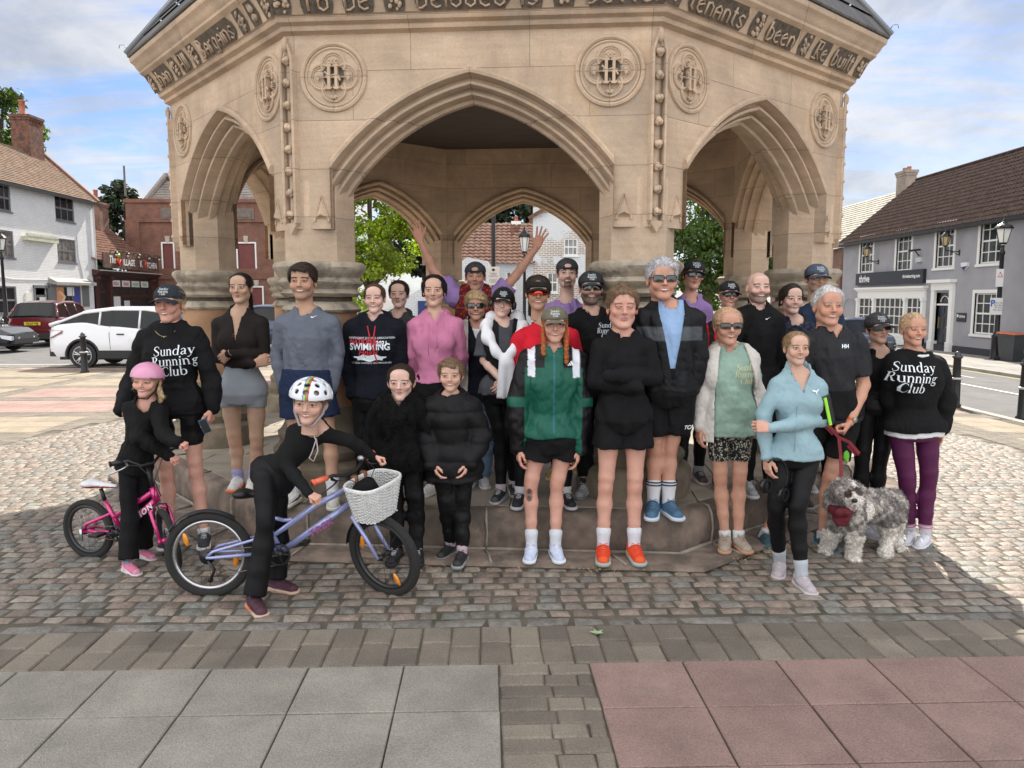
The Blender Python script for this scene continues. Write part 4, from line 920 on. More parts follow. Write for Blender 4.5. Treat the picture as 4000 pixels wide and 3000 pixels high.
 al = rr(2081, 567, 2095, 583); q = MB(); q.prism([(al[0], al[3]), (al[1], al[3]), (al[1] - .03, al[2] + .15), ((al[0] + al[1]) / 2, al[2]), (al[0] + .03, al[2] + .15)][::-1], -.12, -.003); q.build('alarm_box', mat('alarm_white', (.72, .72, .75), .4), t); q = MB(); m_ = (al[0] + al[1]) / 2; q.prism([(al[1] - .03, al[2] + .15), (m_, al[2] - .01), (al[0] + .06, al[2] + .12)], -.125, -.1); q.build('alarm_base', mat('alarm_navy', (.02, .03, .15), .4), t)
 mb_ = rr(1983, 556, 1994, 566); q = MB(); q.box(mb_[0], mb_[1], -.12, -.003, mb_[2], mb_[3]); q.build('junction_box', mat('box_grey', (.5, .5, .52), .5), t)
 cm = rr(1984, 539, 1997, 552); q = MB(); q.tube([(cm[0], -.45, cm[3] - .05), (cm[1], -.2, cm[3] - .02)], .05, 7); q.tube([(cm[0] + .1, -.02, cm[2]), ((cm[0] + cm[1]) / 2, -.3, cm[3] - .05)], .025, 6); q.build('security_camera', mat('black_metal', (.015, .015, .016), .4, .3), t)
 ar = rr(1822, 645, 1846, 700); q = MB(); m_ = (ar[0] + ar[1]) / 2; w_ = (ar[1] - ar[0]) / 2
 q.tube([(ar[0], -.01, .3)] + [(m_ - w_ * math.cos(a_), -.01, ar[3] - w_ + w_ * math.sin(a_)) for a_ in [math.pi * k / 12 for k in range(13)]] + [(ar[1], -.01, .3)], .03, 6); q.build('blind_arch', GM, t)
 for (x0, y0, x1, y1) in ((1887, 534, 1911, 573), (2061, 508, 2088, 554)):
  l = rr(x0, y0, x1, y1); H = l[3] - l[2]; xc = (l[0] + l[1]) / 2; z0 = l[2]; q = MB()
  q.tube([(xc, -.02, z0 + .05), (xc, -.02, z0 + .28)], .035, 6); q.tube([(xc, -.02, z0 + .2), (xc, -.35, z0 + .22), (xc, -.6, z0 + .25), (xc, -.62, z0 + .38)], .02, 6); q.tube([(xc, -.02, z0 + .05), (xc, -.2, z0 + .14), (xc, -.4, z0 + .22)], .014, 5)
  q.lathe([(.02, z0 + .38), (.09, z0 + .42), (.10, z0 + .45)], 6, (xc, -.62)); q.lathe([(.21, z0 + .80), (.2, z0 + .84), (.10, z0 + .95), (.05, z0 + .98), (.06, z0 + 1.02), (.015, z0 + 1.1)], 6, (xc, -.62))
  for k in range(6): w = k * math.pi / 3; q.tube([(xc + .1 * math.cos(w), -.62 + .1 * math.sin(w), z0 + .44), (xc + .19 * math.cos(w), -.62 + .19 * math.sin(w), z0 + .82)], .01, 4)
  lo = q.build('wall_lantern', mat('black_metal', (.015, .015, .016), .4, .3), t); g = MB(); g.lathe([(.09, z0 + .45), (.18, z0 + .81)], 6, (xc, -.62)); g.build('lantern_glass', mat('lantern_amber', (.42, .33, .16), .2), lo)
 r = MB(); tiled_roof(r, ue - .25, 6, -.3, zE - .15, 4.0, 8.75, .20, .34, .05); r.add([(ue - .2, 4, 8.75), (6, 4, 8.75), (6, 8.2, zE), (ue - .2, 8.2, zE)], [(0, 1, 2, 3)]); r.tube([(ue - .25, 4, 8.78), (6, 4, 8.78)], .12, 7)
 ro = r.build('roof', mat('brown_pantiles', (.058, .038, .032), .95, spec=.08, var=.5, vscale=6, bump=.5, bscale=25, dirt=((.05, .043, .04), 4, .54)), t)
 gt = MB(); gt.box(ue - .25, 6, -.40, -.26, zE - .28, zE - .14); gt.box(ue - .2, 6, -.26, -.003, zE - .26, zE - .18); gt.build('gutter', mat('black_gutter', (.02, .02, .02), .5), t)
 chimney(ro, ue - 2.0, ue - .9, 3.7, 4.3, 6.0, 9.45, brickmat('chimney_brick', (.36, .24, .18), (.34, .29, .24), (.3, .26, .22), .225, .075, .012, 'xy', .7, .9, .3, dirt=((.30, .27, .23), 1.5, .5, .1)), [(ue - 1.7, 4.0), (ue - 1.2, 4.0)], CLAY, .12, .22)
 # brick house past its end
 t = empty('brick_house', (19.0, 57, -.4), R(-90), 'brick house with lichen-pale slate roof just past the far end of the grey office', 'house')
 q = MB(); q.box(0, 12, 0, 7, 0, 5.1); q.build('wall', BR, t); r = MB(); tiled_roof(r, -.2, 12.2, -.3, 5.0, 3.6, 8.4, .3, .25, .006); r.build('roof', mat('pale_slates', (.34, .32, .26), .85, var=.3, vscale=4, dirt=((.22, .21, .18), 3, .5)), t)
 chimney(t, 1.0, 1.9, 2.4, 3.3, 7.4, 9.6, BR, [(1.4, 2.8)], CLAY)
buildings()
# ------------------------------------------------------------------ street furniture
BLK = mat('black_metal', (.015, .015, .016), .4, .3)
def bollard(px, D, x=None, label=''):
 p = U(px, 800, D); X = p[0] if x is None else x; t = empty('bollard', (X, D, gz(X)), 0, label, 'bollard', 'black iron bollards along the plaza edge')
 b = MB(); b.lathe([(.10, 0), (.10, .05), (.078, .07), (.072, .48), (.072, .52), (.066, .56), (.060, .84), (.072, .86)], 16); b.build('post', BLK, t, True)
 b = MB(); b.lathe([(.072, .485), (.09, .495), (.09, .515), (.072, .525)], 16); b.build('collar', mat('silver_paint', (.5, .5, .5), .4, .3), t, True)
 b = MB(); b.lathe([(.07, .86), (.088, .87), (.088, .885), (.05, .90), (.052, .93), (.03, .965), (.003, .975)], 16); b.build('cap', mat('worn_black_cap', (.06, .06, .065), .3, .5), t, True)
bollard(183, 18.2, label='black iron bollard in front of the white car wheel on the left')
bollard(2067, 13.25, label='black iron bollard with silver bands beside the woman in purple leggings')
bollard(2216, 11.9, label='black iron bollard cut by the right edge of the photo')
def lamp_post(X, D, H, s, label, lean=0, glass=(.75, .74, .70)):
 t = empty('street_lamp', (X, D, gz(X) if X > 0 else 0), 0, label, 'street lamp', 'lantern-topped street lamps'); b = MB()
 b.lathe([(.16 * s, 0), (.16 * s, .12), (.13 * s, .16), (.125 * s, .9), (.14 * s, .93), (.10 * s, 1.0), (.072 * s, 1.1), (.055 * s, H - 1.1), (.075 * s, H - 1.08), (.075 * s, H - 1.0), (.04 * s, H - .9), (.05 * s, H - .75)], 14)
 b.build('post', BLK, t, True); b = MB(); b.lathe([(.10 * s, H - .72), (.12 * s, H - .66)], 6); b.lathe([(.24 * s, H - .18), (.25 * s, H - .14), (.2 * s, H - .06), (.08 * s, H + .04), (.07 * s, H + .08), (.03 * s, H + .1), (.035 * s, H + .15), (.005, H + .2)], 12)
 for k in range(6): w = k * math.pi / 3; b.tube([(.12 * s * math.cos(w), .12 * s * math.sin(w), H - .66), (.22 * s * math.cos(w), .22 * s * math.sin(w), H - .17)], .011, 4)
 b.build('lantern_frame', BLK, t); b = MB(); b.lathe([(.11 * s, H - .66), (.205 * s, H - .18)], 6); b.build('lantern_glass', mat('lamp_glass%d' % int(glass[0] * 10), glass, .15, spec=.8), t)
 return t
p = U(2149, 780, 28.); lp = lamp_post(p[0], 28., 4.95, 1.25, 'black street lamp with clear lantern beside the wheelie bin on the right')
q = MB(); q.box(-.26, .0, -.17, -.15, 2.72, 3.35); q.build('warning_sign', mat('sign_plate', (.72, .72, .72), .5), lp); q = MB(); q.box(-.42, .02, -.19, -.17, 1.72, 2.32); so = q.build('parking_sign', mat('sign_plate', (.72, .72, .72), .5), lp); put_text('sign_letter', 'P', .32, mat('sign_blue', (.03, .12, .5), .5), so, Matrix.Translation((-.34, -.195, 2.12)) @ Matrix.Rotation(R(90), 4, 'X'), off=.01)
put_text('sign_small_print', 'Mon-Sat\n8am-6pm\n30 mins\nNo return', .085, mat('sign_ink', (.03, .03, .05), .6), so, Matrix.Translation((-.13, -.195, 2.02)) @ Matrix.Rotation(R(90), 4, 'X'))
q = MB(); w = [(-.13 + .10 * math.cos(a), -.175, 3.13 + .11 * math.sin(a)) for a in (math.pi / 2, math.pi * 7 / 6, math.pi * 11 / 6)]; q.tube(w, .014, 5, closed=True); q.build('warning_triangle', mat('sign_red', (.5, .03, .03), .5), lp)
lamp_post(U(14, 700, 35.)[0], 35., 4.6, 1.1, 'black street lamp in front of the white house at the left edge')
lamp_post(U(1133, 600, 27.)[0], 27., 4.05, .85, 'slim street lamp seen through the middle arch', glass=(.72, .68, .52))
# CCTV notice on its pole
t = empty('notice_pole', (U(1066, 600, 14.)[0], 14., 0), 0, 'black pole carrying a white surveillance notice seen through the middle arch', 'sign post')
q = MB(); q.tube([(0, 0, 0), (0, 0, 3.9)], .036, 10); q.build('pole', BLK, t, True); q = MB(); q.box(-.112, .112, -.06, -.045, 2.0, 2.33, bev=.004); so = q.build('notice', mat('sign_plate', (.72, .72, .72), .5), t)
INK = mat('sign_ink', (.03, .03, .05), .6); Mt = lambda x, z: Matrix.Translation((x, -.064, z)) @ Matrix.Rotation(R(90), 4, 'X')
put_text('notice_print', 'Surveillance\nCameras\nOperating 24hrs', .026, INK, so, Mt(0, 2.19)); put_text('notice_print', 'Images are being recorded\nand monitored for your\nsafety and crime prevention\nFurther information\ncontact the council', .014, INK, so, Mt(0, 2.08))
q = MB(); q.ball((0, -.062, 2.275), .03, 6, sc=(1, .1, .8)); q.build('camera_emblem', INK, so)
# wheelie bin
g_ = U(2174, 784, 27.2); t = empty('wheelie_bin', (g_[0], 27.0, gz(17.0) + .02), R(20), 'dark grey wheelie bin with orange lid beside the right street lamp', 'wheelie bin'); t.scale = (.84, .84, .98)
q = MB(); q.add([(-.27, -.3, .06), (.27, -.3, .06), (.27, .3, .06), (-.27, .3, .06), (-.36, -.38, 1.02), (.36, -.38, 1.02), (.36, .38, 1.02), (-.36, .38, 1.02)], [(3, 2, 1, 0), (4, 5, 6, 7), (0, 1, 5, 4), (1, 2, 6, 5), (2, 3, 7, 6), (3, 0, 4, 7)]); q.box(-.38, .38, -.40, .40, .95, 1.02); q.build('bin_body', mat('bin_plastic', (.05, .055, .06), .5, var=.1), t)
q = MB(); q.add([(-.39, -.42, 1.02), (.39, -.42, 1.02), (.41, .42, 1.06), (-.41, .42, 1.06), (-.34, -.34, 1.07), (.34, -.34, 1.07), (.36, .36, 1.12), (-.36, .36, 1.12)], [(4, 5, 6, 7), (0, 1, 5, 4), (1, 2, 6, 5), (2, 3, 7, 6), (3, 0, 4, 7)]); q.tube([(-.3, .45, 1.0), (.3, .45, 1.0)], .025, 6); q.build('lid', mat('orange_lid', (.52, .13, .06), .5), t)
for s in (-1, 1): q = MB(); q.lathe([(.11, s * .30), (.11, s * .36)], 14, (.36, .12), axis='x'); o = q.build('wheel', BLK, t);
# ------------------------------------------------------------------ cars
def car(name, X, Y, heading, L, Wd, H, col, label, prof, rim='five', metal=.0, plate=None, dark_sill=True, roofcol=None):
 """prof: list of (x fraction from rear, belt z, roof z or None). heading = world angle of the car's forward direction"""
 t = empty(name, (X, Y, gz(X) if X > 0 else 0), heading, label, 'car')
 PM = mat('paint_' + name + str(int(col[0] * 100)) + str(int(col[2] * 100)), col, .22, metal, coat=1.0); GLc = mat('car_glass', (.008, .009, .010), .05, spec=.35); BP = mat('black_plastic', (.02, .02, .021), .6); hw = Wd / 2
 fr, rw = L * .20, L * .795; wr = .335 if H > 1.5 else .325
 # lower body loft
 st = []
 n = 40
 xs = [L * i / n for i in range(n + 1)]
 def belt(x):
  f = x / L
  for (a, b, _), (c, d, _) in zip(prof[:-1], prof[1:]):
   if a <= f <= c: k = (f - a) / (c - a); k = k * k * (3 - 2 * k); return b + (d - b) * k
  return prof[-1][1]
 mb = MB(); sm = MB(); vs = []; fs = []; m = 9
 for i, x in enumerate(xs):
  f = x / L; e = min(1, (min(x, L - x) / .28)) ** .5 if min(x, L - x) < .28 else 1
  w = hw * (.80 + .20 * e) * (1 - .10 * max(0, (f - .8) / .2) ** 2); zb = belt(x); arch = 0
  zs0 = .30
  for cxw in (fr, rw):
   d = abs(x - cxw)
   if d < wr + .05: arch = max(arch, wr + math.sqrt(max(0, (wr + .05) ** 2 - d * d)))
  lo = max(zs0 if .03 < f < .97 else .42, arch)
  zs_ = [lo, max(lo + .01, .42), max(lo + .02, .60), max(lo + .03, zb - .22), zb - .05, zb]
  ws_ = [w * .96, w, w * 1.0, w * .985, w * .955, w * .90]
  row = [(x, -ws_[k], zs_[k]) for k in range(6)] + [(x, 0, zb + .02)] + [(x, ws_[k], zs_[k]) for k in (5, 4, 3, 2, 1, 0)]
  vs += row
 m = 13
 for i in range(n): fs += [(i * m + k, (i + 1) * m + k, (i + 1) * m + k + 1, i * m + k + 1) for k in range(m - 1)]
 fs += [tuple(range(m)), tuple(range(n * m + m - 1, n * m - 1, -1))]
 mb.add(vs, fs); bo = mb.build('body', PM, t, True); autosm(bo, 35)
 under = MB(); under.box(.25, L - .25, -hw * .86, hw * .86, .22, .5); under.build('underbody', BP, t)
 # greenhouse
 gp = [(f, r) for f, b, r in prof if r]; gh = MB(); N = 14
 f0, f1 = gp[0][0], gp[-1][0]; vs = [];
 def roof(f):
  for (a, b), (c, d) in zip(gp[:-1], gp[1:]):
   if a <= f <= c: return b + (d - b) * (f - a) / (c - a)
  return gp[-1][1]
 fl = sorted(set([f0 + (f1 - f0) * i / N for i in range(N + 1)] + [g[0] for g in gp])); rows = []
 for f in fl:
  zb, zr = belt(f * L) - .02, roof(f); tl = (zr - zb) * .30; wb = hw * .90; wt = max(wb - tl - .02, .3)
  rows.append([(f * L, -wb, zb), (f * L, -wt - .02, zr - .06), (f * L, -wt + .12, zr), (f * L, 0, zr + .015), (f * L, wt - .12, zr), (f * L, wt + .02, zr - .06), (f * L, wb, zb)])
 vs = [v for r in rows for v in r]; fs = [(i * 7 + k, (i + 1) * 7 + k, (i + 1) * 7 + k + 1, i * 7 + k + 1) for i in range(len(rows) - 1) for k in range(6)] + [tuple(range(7)), tuple(range(len(vs) - 1, len(vs) - 8, -1))]
 gh.add(vs, fs); go = gh.build('windows', GLc, t, True); autosm(go, 25)
 rp = MB(); RS = [r for r, f in zip(rows, fl) if roof(f) > H - .16]
 if len(RS) > 1:
  V2 = []
  for r in RS:
   V2 += [(x, y * 1.012, z + .012) for x, y, z in r[1:6]]
  rp.add(V2, [(i * 5 + k, (i + 1) * 5 + k, (i + 1) * 5 + k + 1, i * 5 + k + 1) for i in range(len(RS) - 1) for k in range(4)])
 for s in (-1, 1):
  j = 1 if s < 0 else 5; b_ = 0 if s < 0 else 6
  top = [Vector(r[j]) + Vector((0, s * .008, .0)) for r in rows]; bot = [Vector(r[b_]) + Vector((0, s * .006, .02)) for r in rows]
  rp.tube(top, .035, 6)
  rp.tube([bot[0], top[1]], .045, 6); rp.tube([bot[-1], top[-2]], .04, 6)
  for q_ in (.33, .60):
   i = int(q_ * len(rows)); rp.tube([bot[i], top[i]], .03, 6)
 ro = rp.build('roof', PM if not roofcol else mat('car_roof', roofcol, .3), t, True)
 # trim
 tr = MB()
 for s in (-1, 1):
  for cxw in (fr, rw):
   tr.tube([(cxw + (wr + .07) * math.cos(a), s * (hw * .985), wr + (wr + .07) * math.sin(a)) for a in [math.pi * k / 12 for k in range(-1, 14)]], .035, 6)
  if dark_sill: tr.box(fr + wr + .05, rw - wr - .05, s * hw - .05 if s > 0 else -hw - .015, s * hw + .015 if s > 0 else -hw + .05, .26, .46)
 tr.box(-.02, .12, -hw * .8, hw * .8, .30, .50); tr.box(L - .14, L + .01, -hw * .75, hw * .75, .30, .46); tr.build('trim', BP, t)
 se = MB()
 for s in (-1, 1):
  for q_ in (.36, .60): x = L * q_; se.tube([(x, s * hw * 1.002, .48), (x - .02, s * hw * .992, belt(x) - .2), (x - .02, s * hw * .915, belt(x))], .006, 4)
  for q_ in (.40, .64): x = L * q_; se.box(x, x + .17, s * hw * .99 - .02, s * hw * .99 + .03 * (1 if s > 0 else 1), belt(x) - .20, belt(x) - .17)
 se.build('door_seams', BP, t)
 mr = MB();
 for s in (-1, 1): mr.ball((L * .70, s * (hw + .05), belt(L * .7) + .10), .10, 6, sc=(.7, 1, .65)); mr.tube([(L * .70, s * hw * .88, belt(L * .7) + .03), (L * .70, s * (hw + .02), belt(L * .7) + .07)], .02, 5)
 mr.build('mirror', PM, t, True)
 # lights
 for s in (-1, 1):
  q = MB(); zb = belt(.1 * L); q.add([(-.012, s * hw * .50, zb - .18), (-.012, s * hw * .82, zb - .16), (.10, s * hw * .95, zb - .14), (.42, s * hw * 1.0, zb - .16), (.40, s * hw * 1.005, zb - .24), (.10, s * hw * .99, zb - .34), (-.012, s * hw * .84, zb - .36), (-.012, s * hw * .50, zb - .27)], [tuple(range(8)) if s < 0 else tuple(range(7, -1, -1))])
  q.build('tail_light', mat('tail_red', (.18, .004, .006), .12, spec=1), t)
  q = MB(); zb = belt(.97 * L); q.add([(L + .006, s * hw * .42, zb - .14), (L - .03, s * hw * .86, zb - .10), (L - .35, s * hw * .97, zb - .06), (L - .30, s * hw * .98, zb - .17), (L - .03, s * hw * .90, zb - .24), (L + .006, s * hw * .45, zb - .22)], [tuple(range(6)) if s > 0 else tuple(range(5, -1, -1))]); q.build('headlight', mat('headlamp', (.55, .57, .6), .08, spec=1), t)
 q = MB(); q.tube([(-.014, -hw * .6, .62), (-.014, hw * .6, .62)], .012, 4); q.build('chrome_strip', mat('chrome', (.7, .7, .72), .15, 1), t)
 if plate:
  q = MB(); q.box(-.035, -.014, -.27, .27, .80, .92); po = q.build('number_plate', mat('yellow_plate', (.62, .47, .02), .4), t); put_text('plate_lettering', plate, .115, mat('plate_ink', (.01, .01, .01), .5), po, Matrix.Translation((-.038, 0, .86)) @ Matrix.Rotation(R(-90), 4, 'Z') @ Matrix.Rotation(R(90), 4, 'X'), off=.003, sx=.95)
 for cxw in (fr, rw):
  for s in (-1, 1):
   w = MB(); y0, y1 = s * (hw - .20), s * (hw + .004); ys = sorted((y0, y1)); w.lathe([(wr * .68, ys[0]), (wr * .97, ys[0] + .01), (wr, ys[0] + .04), (wr, ys[1] - .04), (wr * .97, ys[1] - .008), (wr * .72, ys[1])], 32, (cxw, wr), axis='y')
   wo = w.build('wheel', mat('tyre', (.025, .025, .026), .85), t, False); autosm(wo, 40)
   r_ = MB(); yy = s * (hw + .008); r_.lathe([(wr * .70, yy), (wr * .69, yy + s * .004)][::1 if s > 0 else -1], 32, (cxw, wr), axis='y', col=(.03, .03, .032));
   for k in range(5):
    a = 2 * math.pi * k / 5 + .3
    for da in (-.16, .16):
     r_.tube([(cxw + .05 * math.cos(a), yy + s * .012, wr + .05 * math.sin(a)), (cxw + wr * .66 * math.cos(a + da), yy + s * .010, wr + wr * .66 * math.sin(a + da))], [.022, .016], 5, (.55, .55, .56) if rim == 'five' else (.04, .04, .042))
   r_.tube([(cxw + wr * .675 * math.cos(a), yy + s * .006, wr + wr * .675 * math.sin(a)) for a in [2 * math.pi * k / 28 for k in range(28)]], .012, 5, (.5, .5, .52) if rim == 'five' else (.05, .05, .052), closed=True)
   r_.ball((cxw, yy + s * .012, wr), .045, 5, (.2, .2, .2), (1, .5, 1)); r_.build('rim', mat('alloy', vcol=True, rough=.3, metal=.3), wo, True, True)
 return t
HATCH = [(0, 1.02, None), (.04, 1.04, 1.30), (.10, 1.03, 1.44), (.22, 1.00, 1.52), (.45, .96, 1.56), (.60, .94, 1.53), (.80, .92, .97), (.90, .86, None), (1, .66, None)]
HATCH = [(0, .98, None), (.015, 1.10, 1.14), (.20, 1.16, 1.46), (.36, 1.06, 1.545), (.55, 1.00, 1.54), (.64, .98, 1.48), (.80, .93, .96), (.9, .86, None), (1, .66, None)]
SUVP = [(0, 1.05, None), (.02, 1.08, 1.14), (.10, 1.08, 1.60), (.3, 1.06, 1.68), (.58, 1.04, 1.66), (.66, 1.03, 1.58), (.77, 1.02, 1.05), (.9, .98, None), (1, .78, None)]
SEDAN = [(0, .92, None), (.08, .96, None), (.13, .96, .99), (.28, .95, 1.34), (.42, .94, 1.41), (.58, .92, 1.38), (.74, .90, .93), (.88, .84, None), (1, .62, None)]
g_ = U(152, 797, 19.3); car('white_car', U(104, 790, 19.5)[0], 20.3, R(3), 4.36, 1.80, 1.56, (.74, .75, .78), 'white crossover car parked behind the bollard and the woman in the charcoal cap', HATCH, 'five')
car('red_car', -17.5, 28.2, R(101), 4.5, 1.82, 1.68, (.12, .008, .014), 'dark red off-roader parked with its back to the camera before the white house', SUVP, 'dark', plate='GL63 NJJ')
car('black_car', U(-190, 740, 25.5)[0] - .85, 25.6, R(2), 4.5, 1.8, 1.42, (.012, .014, .02), 'black saloon cut by the left edge of the photo', SEDAN, 'dark')
car('blue_car', U(430, 700, 25.0)[0], 27.0, R(-2), 4.3, 1.8, 1.5, (.02, .035, .09), 'dark blue car glimpsed behind the sandstone shaft and the woman with folded arms', HATCH, 'dark')
car('silver_car', 12.6, 34.0, R(-96), 4.4, 1.78, 1.45, (.45, .47, .52), 'silver car parked outside the grey office, the farther of two', HATCH, 'dark', metal=.6)
car('black_hatchback', 12.3, 29.6, R(-95), 4.2, 1.76, 1.42, (.012, .013, .016), 'black car parked in front of the silver car outside the grey office', SEDAN, 'dark')
# ------------------------------------------------------------------ trees
def leafmat(name, c, c2, tr=.35):
 if name in MATS: return MATS[name]
 m = bpy.data.materials.new(name); m.use_nodes = True; nt = m.node_tree; N = nt.nodes; L = nt.links
 b = N['Principled BSDF']; out = N['Material Output']; b.inputs['Roughness'].default_value = .5
 a = _n(nt, 'ShaderNodeAttribute', attribute_name='Col'); L.new(a.outputs['Color'], b.inputs['Base Color'])
 t = _n(nt, 'ShaderNodeBsdfTranslucent'); s = _n(nt, 'ShaderNodeVectorMath', operation='MULTIPLY'); L.new(a.outputs['Color'], s.inputs[0]); s.inputs[1].default_value = (1.9, 2.1, .7); L.new(s.outputs[0], t.inputs[0])
 mx = _n(nt, 'ShaderNodeMixShader'); mx.inputs[0].default_value = tr; L.new(b.outputs[0], mx.inputs[1]); L.new(t.outputs[0], mx.inputs[2]); L.new(mx.outputs[0], out.inputs[0])
 MATS[name] = m; return m
def tree(name, X, Y, z0, z1, rx, ry, n, leaf, c, label, cat='tree', trunk=.1, clumps=60, seed=1, tr=.35, group=None, dark=.5):
 rg = np.random.default_rng(seed); t = empty(name, (X, Y, 0), 0, label, cat, group)
 zc, rz = (z0 + z1) / 2, (z1 - z0) / 2
 # clump centres through the crown, leaves scattered on clump shells
 d = rg.normal(size=(clumps, 3)); d /= np.linalg.norm(d, axis=1)[:, None]; rr = rg.uniform(.35, .95, clumps) ** .6
 cc = d * rr[:, None] * np.array((rx, ry, rz)) + np.array((0, 0, zc)); cr = rg.uniform(.16, .34, clumps) * min(rx, rz)
 k = rg.integers(0, clumps, n); e = rg.normal(size=(n, 3)); e /= np.linalg.norm(e, axis=1)[:, None]; P = cc[k] + e * (cr[k] * rg.uniform(.55, 1.1, n))[:, None] * np.array((1.15, 1.15, .8))
 nr = e * .7 + rg.normal(size=(n, 3)) * .6 + np.array((0, 0, .4)); nr /= np.linalg.norm(nr, axis=1)[:, None]
 a = np.cross(nr, rg.normal(size=(n, 3))); a /= np.linalg.norm(a, axis=1)[:, None]; b = np.cross(nr, a); s = leaf * rg.uniform(.6, 1.25, n)[:, None]
 V = np.stack([P - a * s, P - b * s * .62 + nr * s * .12, P + a * s, P + b * s * .62 + nr * s * .12], 1).reshape(-1, 3)
 F = np.arange(4 * n).reshape(n, 4); tone = rg.uniform(.6, 1.35, clumps)[k] * rg.uniform(.75, 1.25, n); C = np.array(c)[None] * tone[:, None]; C[:, 0] *= rg.uniform(.8, 1.3, n); C = np.repeat(C, 4, 0)
 mesh_np('crown', V, F, leafmat('leaf_' + name + str(int(tr * 100)), c, c, tr), t, False, C)
 mb = MB(); mb.tube([(0, 0, 0), (.03, 0, z0 * .6), (0, .02, z0 + rz * .5), (.05, 0, zc + rz * .5)], [trunk * 1.25, trunk, trunk * .75, trunk * .3], 10)
 for q in range(9):
  p = cc[q]; mb.tube([(0, 0, z0 + rz * .1 * (q % 5)), tuple(p * np.array((.5, .5, 1)) - np.array((0, 0, .2 * rz))), tuple(p)], [trunk * .45, trunk * .28, trunk * .1], 6)
 mb.build('trunk', mat('bark', (.10, .08, .06), .9, var=.3, vscale=9, bump=.8, bscale=20), t, True)
 return t
tree('lime_tree', U(800, 600, 19.)[0], 19., 1.55, 5.6, 1.25, 1.2, 15000, .055, (.15, .21, .02), 'small bright green sunlit tree seen through the left side of the middle arch', trunk=.09, clumps=90, seed=3, tr=.5)
tree('lime_tree', U(1530, 600, 17.)[0], 17., 1.35, 4.9, 1.15, 1.1, 13000, .055, (.055, .10, .02), 'green tree seen through the right arch behind the cap-wearing women', trunk=.09, clumps=80, seed=5, tr=.35)
tree('lime_tree', U(1690, 600, 21.)[0], 21., 1.6, 5.4, 1.0, 1.1, 8000, .06, (.05, .09, .02), 'green tree seen in the narrow gap beside the rightmost pier', trunk=.09, clumps=60, seed=6, tr=.3)
tree('broadleaf_tree', U(-5, 240, 58.)[0], 58., 11.4, 17.0, 2.6, 3.0, 4200, .20, (.05, .085, .014), 'green treetop rising behind the white house chimney', trunk=.3, clumps=60, seed=8, tr=.4)
tree('yew_tree', U(272, 440, 66.)[0], 66., 4, 11.9, 2.2, 2.2, 4200, .24, (.022, .04, .016), 'dark evergreen behind the takeaway roof, nearest the brick hall', trunk=.3, clumps=60, seed=9, tr=.1)
tree('yew_tree', U(205, 450, 64.)[0], 64., 3, 9.9, 1.6, 1.6, 2600, .22, (.028, .05, .018), 'dark evergreen between the white house and the takeaway chimney', trunk=.3, clumps=50, seed=10, tr=.1)
for i, (px, zt, r_, lb) in enumerate(((1010, 10.5, 3.2, 'dark tree behind the left half of the cottage roof'), (1120, 10.8, 3.6, 'dark tree behind the cottage chimney and lamp'), (1235, 10.4, 3.4, 'dark tree behind the flaking brick gable'), (905, 8.5, 2.6, 'dark tree behind the bright green tree on its right'))):
 tree('dark_tree', U(px, 500, 48.)[0], 48. + i, 3.0, zt, r_, 2.5, 5200, .2, (.02, .035, .012), lb, trunk=.25, clumps=70, seed=20 + i, tr=.15)
tree('garden_shrub', U(748, 690, 15.)[0], 15., .3, 1.7, .6, .5, 5200, .035, (.10, .14, .035), 'loose green shrub behind the grey-shirted man at the left pier', 'shrub', trunk=.02, clumps=50, seed=31, tr=.4)
